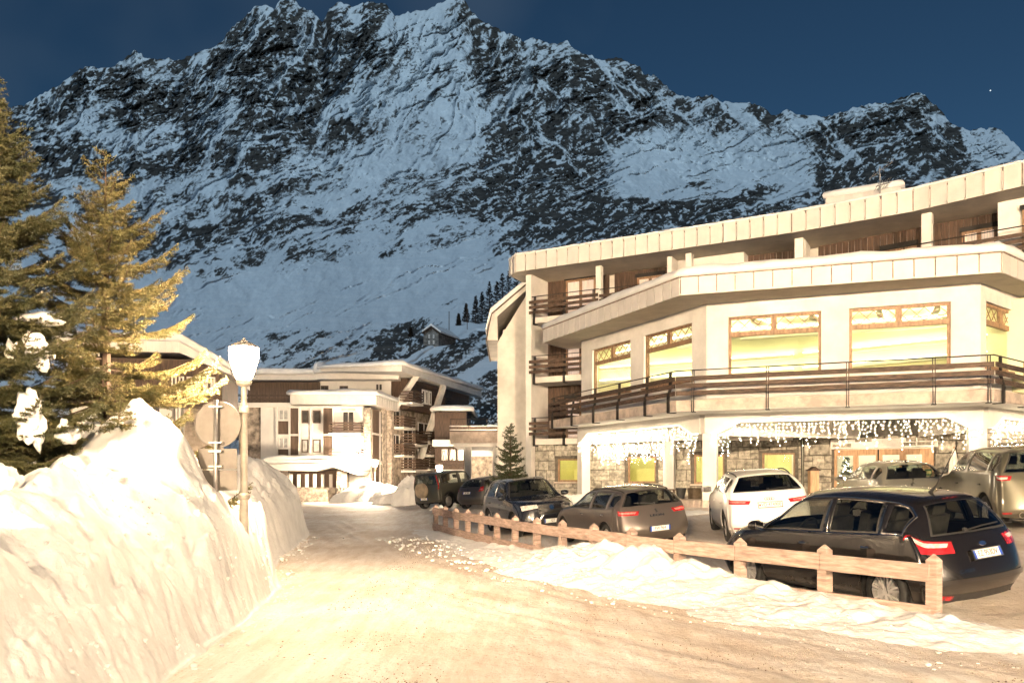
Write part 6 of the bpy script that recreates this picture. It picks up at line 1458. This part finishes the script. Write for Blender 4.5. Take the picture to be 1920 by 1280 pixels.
    def plate(c, u, txt, w=.52, h=.11, blue=True, tilt=None, front=False, swiss=False, shade=m_ink):
        q = c.P(u, 6.0, .02)[0]; q2 = c.P(u + .06, 6.0, .02)[0]; sg = 1 if front else -1
        up = Vector((q - q2)) if not front else Vector(c.P(u + .06, 6, .02)[0] - q); up = up.normalized()
        if up.z < 0: up = -up
        right = Vector((0, sg * -1.0, 0)) if False else Vector((0, -1, 0)) if not front else Vector((0, 1, 0)); nrm = right.cross(up).normalized()
        M = Matrix((right, up, nrm)).transposed().to_4x4(); M.translation = Vector(q) + nrm * .012
        mb = MB(); mb.box((0, 0, 0), (w, h, .012)); pl = mb.build('licence_plate', m_plate, c.t, local=True); pl.data.transform(M)
        fr = MB(); 
        for (cx_2, cy_2, sx2, sy2) in ((0, h / 2 + .006, w + .03, .012), (0, -h / 2 - .006, w + .03, .012), (w / 2 + .006, 0, .012, h), (-w / 2 - .006, 0, .012, h)): fr.box((cx_2, cy_2, .0), (sx2, sy2, .018))
        fo = fr.build('plate_frame', m_trim, pl, local=True); fo.data.transform(M)
        if blue:
            for x in ((-w / 2 + .02, w / 2 - .02) if not swiss else ()): 
                b_ = MB(); b_.box((x, 0, .0045), (.042, h - .002, .006)); bo = b_.build('plate_band', m_blue, pl, local=True); bo.data.transform(M)
        text_mesh(txt, h * .68, shade, pl, M @ Matrix.Translation((.0 if not swiss else .02, 0, .0075)), 'plate_characters', .80 if not swiss else .86)
        if swiss:
            b_ = MB(); b_.box((-w / 2 + .03, 0, .006), (.034, .045, .004)); bo = b_.build('plate_shield', m_red, pl, local=True); bo.data.transform(M)
        return M
    def on(c, u, v, off=.0, up_u=-.05):
        """matrix lying on the body at (u,v): z outwards, y towards smaller u (up at the tail)"""
        q = Vector(c.P(u, v, off)[0]); y = (Vector(c.P(u + up_u, v, off)[0]) - q).normalized(); x = (Vector(c.P(u, v - .05, off)[0]) - q); n = Vector(c.P(u, v, .1)[0]) - Vector(c.P(u, v, 0)[0]); n.normalize(); x = y.cross(n).normalized(); 
        M = Matrix((x, y, n)).transposed().to_4x4(); M.translation = q; return M
    def wiper(c, u0=7.86, v0=6.0, u1=7.72, v1=4.9):
        a, b = c.P(u0, v0, .03)[0], c.P(u1, v1, .025)[0]; mb = MB(); mb.tube([tuple(a), tuple((a + b) / 2 + np.array([-.01, 0, .01])), tuple(b)], .011, 5); mb.lathe([(.028, 0), (.028, .03), (.005, .035)], tuple(a), 8); mb.build('wiper', m_trim, c.t, local=True)
    def roof_rails(c, mat_):
        for s in (0, 1):
            us = np.linspace(5.15, 6.98, 12); off = .045 * np.sin(np.linspace(.12, math.pi - .12, 12)) ** .35
            Q = np.array([c.P(u, 4.12 if s == 0 else 7.88, o_)[0] for u, o_ in zip(us, off)]); mb = MB(); mb.tube([tuple(q) for q in Q], .017, 6); mb.build('roof_rail', mat_, c.t, local=True)

def fwd_of(yaw): return (math.sin(yaw), math.cos(yaw))        # yaw 0 = facing away from the camera, positive = to the right
# ---- black compact van, nearest
c1 = Car('parked_car', 'black family car nearest the camera, seen from behind beside the fence end', dict(L=4.38, W=.914, H=1.61, zh=.80, xc=1.22, zc=1.04, xw=.28, xr=-1.60, zr=1.51, xb=-1.98, zb=1.05, xt=-2.10, zt=.82, wr=.62, bf=.95, br=1.08, wf=1.33, wb=-1.32, r=.325, paint=p_black, chrome=True, spokes=7, dbl=True, spw=.024, rimr=.72, handle=m_chrome, clad=.35,
     win=dict(side=[(4.40, 5.72, 3.12, 3.86), (5.86, 6.62, 3.12, 3.86), (6.72, 7.36, 3.14, 3.80)], rw=(7.16, 7.92, 4.40, 6)), tailw=.86), (5.16, 12.06), (-.417, .909))
c1.both('tail_light', m_red, [(8.02, 3.4), (8.80, 3.4), (8.86, 4.9), (8.22, 4.95)], .016)
c1.both('tail_light', m_red, [(7.60, 2.84), (7.68, 2.78), (8.80, 3.41), (8.02, 3.41)], .016)
c1.both('tail_light_lens', m_clear, [(8.12, 3.2), (8.40, 3.2), (8.50, 4.7), (8.30, 4.8)], .022)
c1.both('bumper_reflector', m_red, [(10.65, 4.15), (10.95, 4.15), (10.95, 4.75), (10.70, 4.75)], .012)
c1.patch('high_brake_light', 7.04, 7.10, 5.6, 6.4, m_red, .016)
c1.patch('roof_spoiler', 6.92, 7.10, 4.25, 7.75, p_black, .022, 6, 20)
Mp = c1.plate(9.05, 'EZ 953DV')
Me = c1.on(8.52, 6.0, .014); mb = MB(); mb.lathe([(.072, 0), (.072, .008), (.062, .012), (.001, .012)], (0, 0, 0), 28); o_ = mb.build('emblem', m_chrome, c1.t, local=True); o_.data.transform(Me @ Matrix.Diagonal((1, .48, 1, 1)))
mb = MB(); mb.lathe([(.060, .0125), (.060, .0145), (.001, .0145)], (0, 0, 0), 28); e_ = mb.build('emblem_field', mat('emblem_blue', (.012, .03, .10), .25, var=.05), o_, local=True); e_.data.transform(Me @ Matrix.Diagonal((1, .42, 1, 1)))
text_mesh('Ford', .030, m_chrome, o_, Me @ Matrix.Translation((0, 0, .0155)), 'emblem_letters', 1.1)
text_mesh('C-MAX', .048, m_chrome, c1.t, c1.on(9.62, 5.1, .018), 'badge_letters', 1.15)
c1.wiper(7.88, 5.6, 7.80, 7.2)
an_ = c1.P(6.72, 6.0, .0)[0]; mb = MB(); mb.tube([tuple(an_), tuple(an_ + np.array([-.10, 0, .10])), tuple(an_ + np.array([-.42, 0, .62]))], [.028, .010, .004], 6); mb.build('antenna', m_trim, c1.t, local=True)
c1.patch('bumper_step', 9.88, 10.12, 4.2, 7.8, p_black, .028, 5, 24); c1.patch('lower_bumper', 10.62, 10.98, 4.05, 7.95, m_trim, .012, 6, 24)
c1.patch('bumper_insert', 10.30, 10.52, 4.3, 7.7, m_trim, .006, 4, 24)
# ---- white compact off-roader with Swiss plate
qw = dict(L=4.39, W=.915, H=1.60, zh=.88, xc=1.02, zc=1.08, xw=.28, xr=-1.50, zr=1.53, xb=-1.96, zb=1.12, xt=-2.08, zt=.88, wr=.63, bf=1.0, br=1.10, wf=1.33, wb=-1.27, r=.35, paint=p_white, spokes=5, clad=.95, archtrim=False, privacy=True, sill=mat('grey_cladding', (.20, .18, .16), .6, var=.15), win=dict(rw=(7.12, 7.86, 4.24, 6)), tailw=.88)
c2 = Car('parked_car', 'white compact off-roader with Swiss plate parked nose to the hotel', qw, (6.0, 19.7), fwd_of(R(7)))
c2.both('tail_light', m_red, [(8.42, 3.55), (8.85, 3.45), (8.95, 5.05), (8.62, 5.15)], .014); c2.both('tail_light_lens', m_pink, [(8.55, 3.75), (8.72, 3.7), (8.82, 4.85), (8.68, 4.9)], .022); c2.both('bumper_reflector', m_red, [(10.40, 4.2), (10.55, 4.2), (10.55, 5.2), (10.42, 5.2)], .012)
c2.plate(9.05, 'VD·474900', w=.50, h=.11, swiss=True); c2.roof_rails(m_trim); c2.wiper(7.84, 6.0, 7.76, 7.1)
for k in range(4):
    Mk = c2.on(8.5, 6.0, .018); mb = MB(); mb.tube([(.032 * math.cos(a) + (k - 1.5) * .048, .032 * math.sin(a), 0) for a in np.linspace(0, 2 * math.pi, 17)], .005, 5); o_ = mb.build('emblem', m_chrome, c2.t, local=True); o_.data.transform(Mk)
c2.patch('bumper_insert', 10.2, 10.9, 4.1, 7.9, m_trim, .006, 6, 24)
# ---- grey-brown estate
c3 = Car('parked_car', 'grey-brown estate car behind the middle of the fence, seen from behind', dict(L=4.53, W=.908, H=1.45, zh=.78, xc=1.05, zc=.98, xw=.20, xr=-1.78, zr=1.38, xb=-2.08, zb=1.00, xt=-2.18, zt=.80, wr=.60, bf=.90, br=.99, wf=1.33, wb=-1.30, r=.32, paint=p_grey, spokes=5, clad=.3, handle=m_chrome, win=dict(rw=(7.12, 7.90, 4.22, 6), side=[(4.40, 5.72, 3.12, 3.86), (5.86, 6.55, 3.12, 3.86), (6.68, 7.40, 3.16, 3.82)]), tailw=.87), (2.66, 20.15), fwd_of(R(-18)))
c3.both('tail_light', m_red, [(8.25, 3.55), (8.75, 3.4), (8.85, 5.0), (8.35, 5.15)], .014); c3.both('tail_light_lens', m_pink, [(8.38, 3.75), (8.58, 3.7), (8.68, 4.85), (8.45, 4.95)], .022)
c3.plate(10.0, 'FW 964', w=.50); text_mesh('LEON', .05, m_chrome, c3.t, c3.on(9.0, 6.0, .018), 'badge_letters', 2.0); text_mesh('S', .085, m_chrome, c3.t, c3.on(8.5, 6.0, .018), 'emblem', 1.2); c3.roof_rails(m_trim); c3.wiper()
# ---- black off-roader facing the camera
c4 = Car('parked_car', 'black off-roader facing the camera behind the far half of the fence', dict(L=4.5, W=.91, H=1.66, zh=.93, xc=.95, zc=1.10, xw=.25, xr=-1.6, zr=1.58, xb=-2.05, zb=1.12, xt=-2.15, zt=.9, wr=.64, bf=1.02, br=1.12, wf=1.33, wb=-1.28, r=.35, paint=p_navy, spokes=5, chrome=True, clad=.5), (.52, 24.9), (.30, -.954))
c4.both('headlight', m_clear, [(1.62, 4.05), (2.02, 3.9), (2.0, 5.15), (1.72, 5.2)], .014); c4.patch('grille', 1.35, 1.95, 5.2, 6.8, m_trim, .010, 8, 20)
for k in range(3): c4.strip('grille_bar', [(1.45 + k * .2, 5.2), (1.45 + k * .2, 6.8)], .02, m_chrome, .02)
c4.patch('lower_intake', .55, 1.0, 4.6, 7.4, m_trim, .008, 6, 20); c4.plate(.95, 'GT', front=True); c4.roof_rails(m_chrome)
mb = MB(); mb.lathe([(.075, 0), (.075, .012), (.06, .012), (.06, .004), (.001, .004)], (0, 0, 0), 24); o_ = mb.build('emblem', m_chrome, c4.t, local=True); o_.data.transform(c4.on(1.68, 6.0, .03, .05))
# ---- dark off-roader with spare wheel
c5 = Car('parked_car', 'dark boxy off-roader with a spare wheel on its tailgate, farthest left', dict(L=4.3, W=.93, H=1.86, zh=1.02, xc=.80, zc=1.15, xw=.35, xr=-1.98, zr=1.80, xb=-2.08, zb=1.16, xt=-2.12, zt=.9, wr=.74, bf=1.10, br=1.16, wf=1.3, wb=-1.35, r=.37, gc=.28, paint=p_green, spokes=6, clad=1.0, nose=.7, tailw=.93, archtrim=True, win=dict(rw=(7.15, 7.88, 4.3, 6))), (-3.0, 41.6), fwd_of(R(38)))
c5.both('tail_light', m_red, [(7.2, 4.02), (8.6, 3.9), (8.6, 4.2), (7.2, 4.22)], .014)
q = c5.P(8.6, 6.0, .10)[0]; sw = empty('sw'); bpy.data.objects.remove(sw)
mb = MB(); mb.lathe([(.36, 0), (.37, .03), (.37, .2), (.33, .23), (.26, .23), (.25, .20), (.05, .19), (.01, .19)], (0, 0, 0), 32, M=Matrix.Rotation(R(-90), 3, 'Y')); o_ = mb.build('spare_wheel', mat('tan_wheel_cover', (.30, .24, .17), .6, var=.15), c5.t, local=True, smooth=False); o_.data.transform(Matrix.Translation((q[0] + .08, q[1] + .08, .98)))
c5.plate(9.9, 'CZ 417', w=.5)
# ---- dark hatchback next to it
c6 = Car('parked_car', 'dark hatchback next to the car with the spare wheel', dict(L=4.03, W=.87, H=1.49, zh=.80, xc=1.0, zc=1.0, xw=.15, xr=-1.35, zr=1.40, xb=-1.80, zb=1.0, xt=-1.92, zt=.8, wr=.59, bf=.92, br=1.04, wf=1.22, wb=-1.30, r=.31, paint=p_dgrey, spokes=5, clad=.4), (-.75, 38.6), fwd_of(R(41)))
c6.both('tail_light', m_red, [(7.8, 3.7), (8.75, 3.45), (8.8, 4.5), (7.9, 4.35)], .014); c6.both('tail_light_lens', m_pink, [(8.2, 3.85), (8.5, 3.8), (8.5, 4.4), (8.2, 4.35)], .022); c6.plate(9.1, 'DK 508', w=.5); text_mesh('V', .10, m_chrome, c6.t, c6.on(8.45, 6.0, .018), 'emblem', 1.0); c6.wiper()
# ---- olive off-roader cut by the right edge
c7 = Car('parked_car', 'large olive-grey off-roader cut by the right edge of the picture', dict(L=4.80, W=.99, H=1.80, zh=1.02, xc=1.05, zc=1.20, xw=.45, xr=-1.85, zr=1.72, xb=-2.22, zb=1.22, xt=-2.3, zt=1.0, wr=.70, bf=1.16, br=1.22, wf=1.46, wb=-1.46, r=.39, gc=.28, paint=p_olive, spokes=5, clad=.7, privacy=True, nose=.8, tailw=.9, handle=m_trim), (11.3, 18.2), fwd_of(R(12)))
c7.both('tail_light', m_red, [(8.0, 3.4), (8.55, 3.3), (8.55, 4.5), (8.1, 4.6)], .014); c7.both('tail_light_lens', m_clear, [(8.15, 3.6), (8.4, 3.55), (8.4, 4.4), (8.2, 4.45)], .022); c7.both('bumper_reflector', m_red, [(10.2, 4.1), (10.4, 4.1), (10.4, 4.5), (10.2, 4.5)], .012)
for y in (-.62, .62):
    mb = MB(); mb.lathe([(.055, 0), (.06, .12), (.05, .12), (.045, 0)], (0, 0, 0), 16, M=Matrix.Rotation(R(-90), 3, 'Y'), cap=False); o_ = mb.build('exhaust_pipe', m_chrome, c7.t, local=True); o_.data.transform(Matrix.Translation((-2.33, y, .42)))
# ---- pale car of which only the roof shows
c8 = Car('parked_car', 'pale car parked by the entrance, only its roof showing over the black car', dict(L=4.2, W=.90, H=1.52, zh=.82, xc=1.0, zc=1.0, xw=.2, xr=-1.5, zr=1.44, xb=-1.95, zb=1.02, xt=-2.05, zt=.8, wr=.62, bf=.93, br=1.02, wf=1.27, wb=-1.28, r=.31, paint=p_silver, spokes=5, clad=.4), (10.4, 22.2), fwd_of(R(4)))
a_ = c8.P(6.85, 6.0, 0)[0]; mb = MB(); mb.lathe([(.05, 0), (.03, .05), (.005, .08)], tuple(a_), 8); mb.build('antenna', m_trim, c8.t, local=True)

# ================================================================== ICICLE LIGHTS UNDER THE PORCH BEAMS
m_bulb = emat('warm_led_bulb', (1.0, .84, .58), 140.0); m_rope = emat('rope_light_glow', (1.0, .82, .52), 9.0); m_wire = mat('pale_wire', (.6, .55, .48), .5, var=.05)
OCT = ([(1, 0, 0), (-1, 0, 0), (0, 1, 0), (0, -1, 0), (0, 0, 1), (0, 0, -1)], [(0, 2, 4), (2, 1, 4), (1, 3, 4), (3, 0, 4), (2, 0, 5), (1, 2, 5), (3, 1, 5), (0, 3, 5)])
def light_curtain(pts, label, step=.13, lens=(.3, .6, .4, .9, .35, .75, .2), rope=True, nb=.12, off=(0, 0), br=.0105):
    pts = [Vector(p) for p in pts]; t = empty('icicle_lights', tuple(pts[0])); tag(t, label, 'string lights', 'icicle light curtains on the porch')
    if rope:
        mb = MB(); mb.tube(pts, .013, 5); mb.build('rope_light', m_rope, t)
    k = 0; d0 = 0.0
    for a, b in zip(pts[:-1], pts[1:]):
        L_ = (b - a).length; s = d0
        while s < L_:
            p = a.lerp(b, s / L_); ln = lens[k % len(lens)] * rnd.uniform(.75, 1.25); mb = MB(); q = p.copy(); path = [q.copy()]; z = 0
            while z < ln:
                z += nb * rnd.uniform(.7, 1.2); q = Vector((p.x + rnd.uniform(-.035, .035), p.y + rnd.uniform(-.035, .035), p.z - z)); path.append(q.copy())
                r_ = br * rnd.uniform(.85, 1.15); o2 = q + Vector((rnd.uniform(-.05, .05), rnd.uniform(-.04, .04), -.01))
                mb.add([(o2.x + x * r_, o2.y + y * r_, o2.z + w_ * r_) for x, y, w_ in OCT[0]], OCT[1], 1)
            mb.tube(path, .0035, 3, 0, cap=False); mb.build('light_strand', [m_wire, m_bulb], t, fixn=False); k += 1; s += step * rnd.uniform(.75, 1.3)
        d0 = max(0.0, s - L_)
def beam_edge(f, s0, s1, zb, zc, hl, hr, n=.15):
    return [f.P(s, n, z) for s, z in ((s0 + hl * .2, zc - .01), (s0 + hl * .35, zc - .01), (s0 + hl, zb - .01), (s1 - hr, zb - .01), (s1 - hr * .35, zc - .01), (s1 - .05, zc - .01))]
light_curtain(beam_edge(fA, -.15, fA.L - .25, 3.78, 3.40, .95, 1.2), 'icicle lights along the left porch beam above the grey-brown estate car', step=.14)
light_curtain(beam_edge(fB, -.05, fB.L + .05, 3.80, 3.42, 1.25, 1.05), 'icicle lights along the long front porch beam above the entrance', step=.14)
light_curtain(beam_edge(fC, .32, fC.L, 3.80, 3.42, 1.2, .6), 'icicle lights along the right porch beam at the picture\'s right edge', step=.13)
i0, i1 = fA.P(.6, -.55, 3.30), at(1250, 900, 33.4); i1.z = 3.30
light_curtain([i0, i1], 'dense bright icicle lights on the inner porch beam between two white columns', step=.10, lens=(.3, .6, .45, .7), rope=False, br=.013)
# ---- small things on the porch
def pot(px, Y, r0, r1, h, label, nm, mt, cat):
    q = at(px, 900, Y); mb = MB(); mb.lathe([(r0, .955), (r1, .955 + h * .9), (r1 * 1.06, .955 + h * .9), (r1 * 1.06, .955 + h), (r1 * .9, .955 + h), (r1 * .85, .955 + h * .85), (.01, .955 + h * .85)], (q.x, Y, 0), 20); return tag(mb.build(nm, mt, smooth=False), label, cat)
m_pot = mat('dark_glazed_clay', (.05, .05, .05), .5, var=.2); m_barrel = mat('brown_barrel_wood', (.12, .085, .05), .7, var=.25)
pot(1277, 31.6, .13, .2, .42, 'dark tapered flower pot on the porch between two columns', 'flower_pot', m_pot, 'pot')
pot(1303, 31.2, .26, .27, .42, 'brown half barrel on the porch left of the second white column', 'half_barrel', m_barrel, 'barrel')
q = at(1253, 900, 31.8); mb = MB(); mb.box((q.x, 31.8, 1.30), (.55, .3, .05)); t = empty('bench', (q.x, 31.8, .95)); tag(t, 'small dark bench on the porch left of the flower pot', 'bench'); mb.build('seat', m_wood_dk, t)
for dx in (-.22, .22):
    for dy in (-.1, .1): mb = MB(); mb.box((q.x + dx, 31.8 + dy, 1.11), (.05, .05, .33)); mb.build('leg', m_wood_dk, t)
q = M2.P(1.55, -.95, .8); xt = spruce((q.x, q.y, .82), 1.75, .55, 77, 'small decorated Christmas tree just inside the glazed entrance', nwh=10, per=7, dens_=45, nl=.06, nw=.012, group=None, mat_=m_needle_dk, twstep=.1, cat='Christmas tree', name='christmas_tree', droop=.1)
mb = MB()
for k in range(70):
    h_ = rnd.random(); a = k * 2.4; r_ = .5 * (1 - h_) + .03; c = Vector((q.x + r_ * math.cos(a), q.y + r_ * math.sin(a), .95 + h_ * 1.5)); mb.add([(c.x + x * .016, c.y + y * .016, c.z + w_ * .016) for x, y, w_ in OCT[0]], OCT[1])
mb.build('fairy_lights', m_bulb, xt)['kind'] = 'stuff'
# closed parasol right of the door, timber stand left of it, small waste bin
q = M2.P(5.75, .35, 0); t = empty('closed_parasol', (q.x, q.y, .95)); tag(t, 'tall closed white parasol standing right of the entrance doors', 'parasol')
mb = MB(); mb.tube([(q.x, q.y, .95), (q.x, q.y, 2.9)], .025, 8); mb.build('pole', m_wood_door, t); mb = MB(); V = []; F = []; n = 20
for (r_, z) in ((.20, 1.25), (.19, 1.6), (.14, 2.3), (.05, 2.75), (.02, 2.85)):
    for k in range(n): a = 2 * math.pi * k / n; rr2 = r_ * (1 + .22 * math.cos(a * 6)); V.append((q.x + rr2 * math.cos(a), q.y + rr2 * math.sin(a), z))
for i in range(4):
    for k in range(n): F.append((i * n + k, i * n + (k + 1) % n, (i + 1) * n + (k + 1) % n, (i + 1) * n + k))
mb.add(V, F); mb.build('canopy', mat('white_canvas', (.75, .72, .66), .9, var=.08), t, smooth=True)
q = M2.P(.75, .55, 0); t = empty('timber_stand', (q.x, q.y, .95)); tag(t, 'narrow timber stand with small cap left of the entrance', 'stand'); mb = MB(); mb.box((q.x, q.y, 1.5), (.34, .3, 1.1)); mb.build('body', m_wood_door, t); mb = MB(); mb.ext([(q.x - .24, q.y - .22, 2.05), (q.x + .24, q.y - .22, 2.05), (q.x, q.y - .22, 2.22)], (0, .44, 0)); mb.build('cap', m_wood_dk, t)
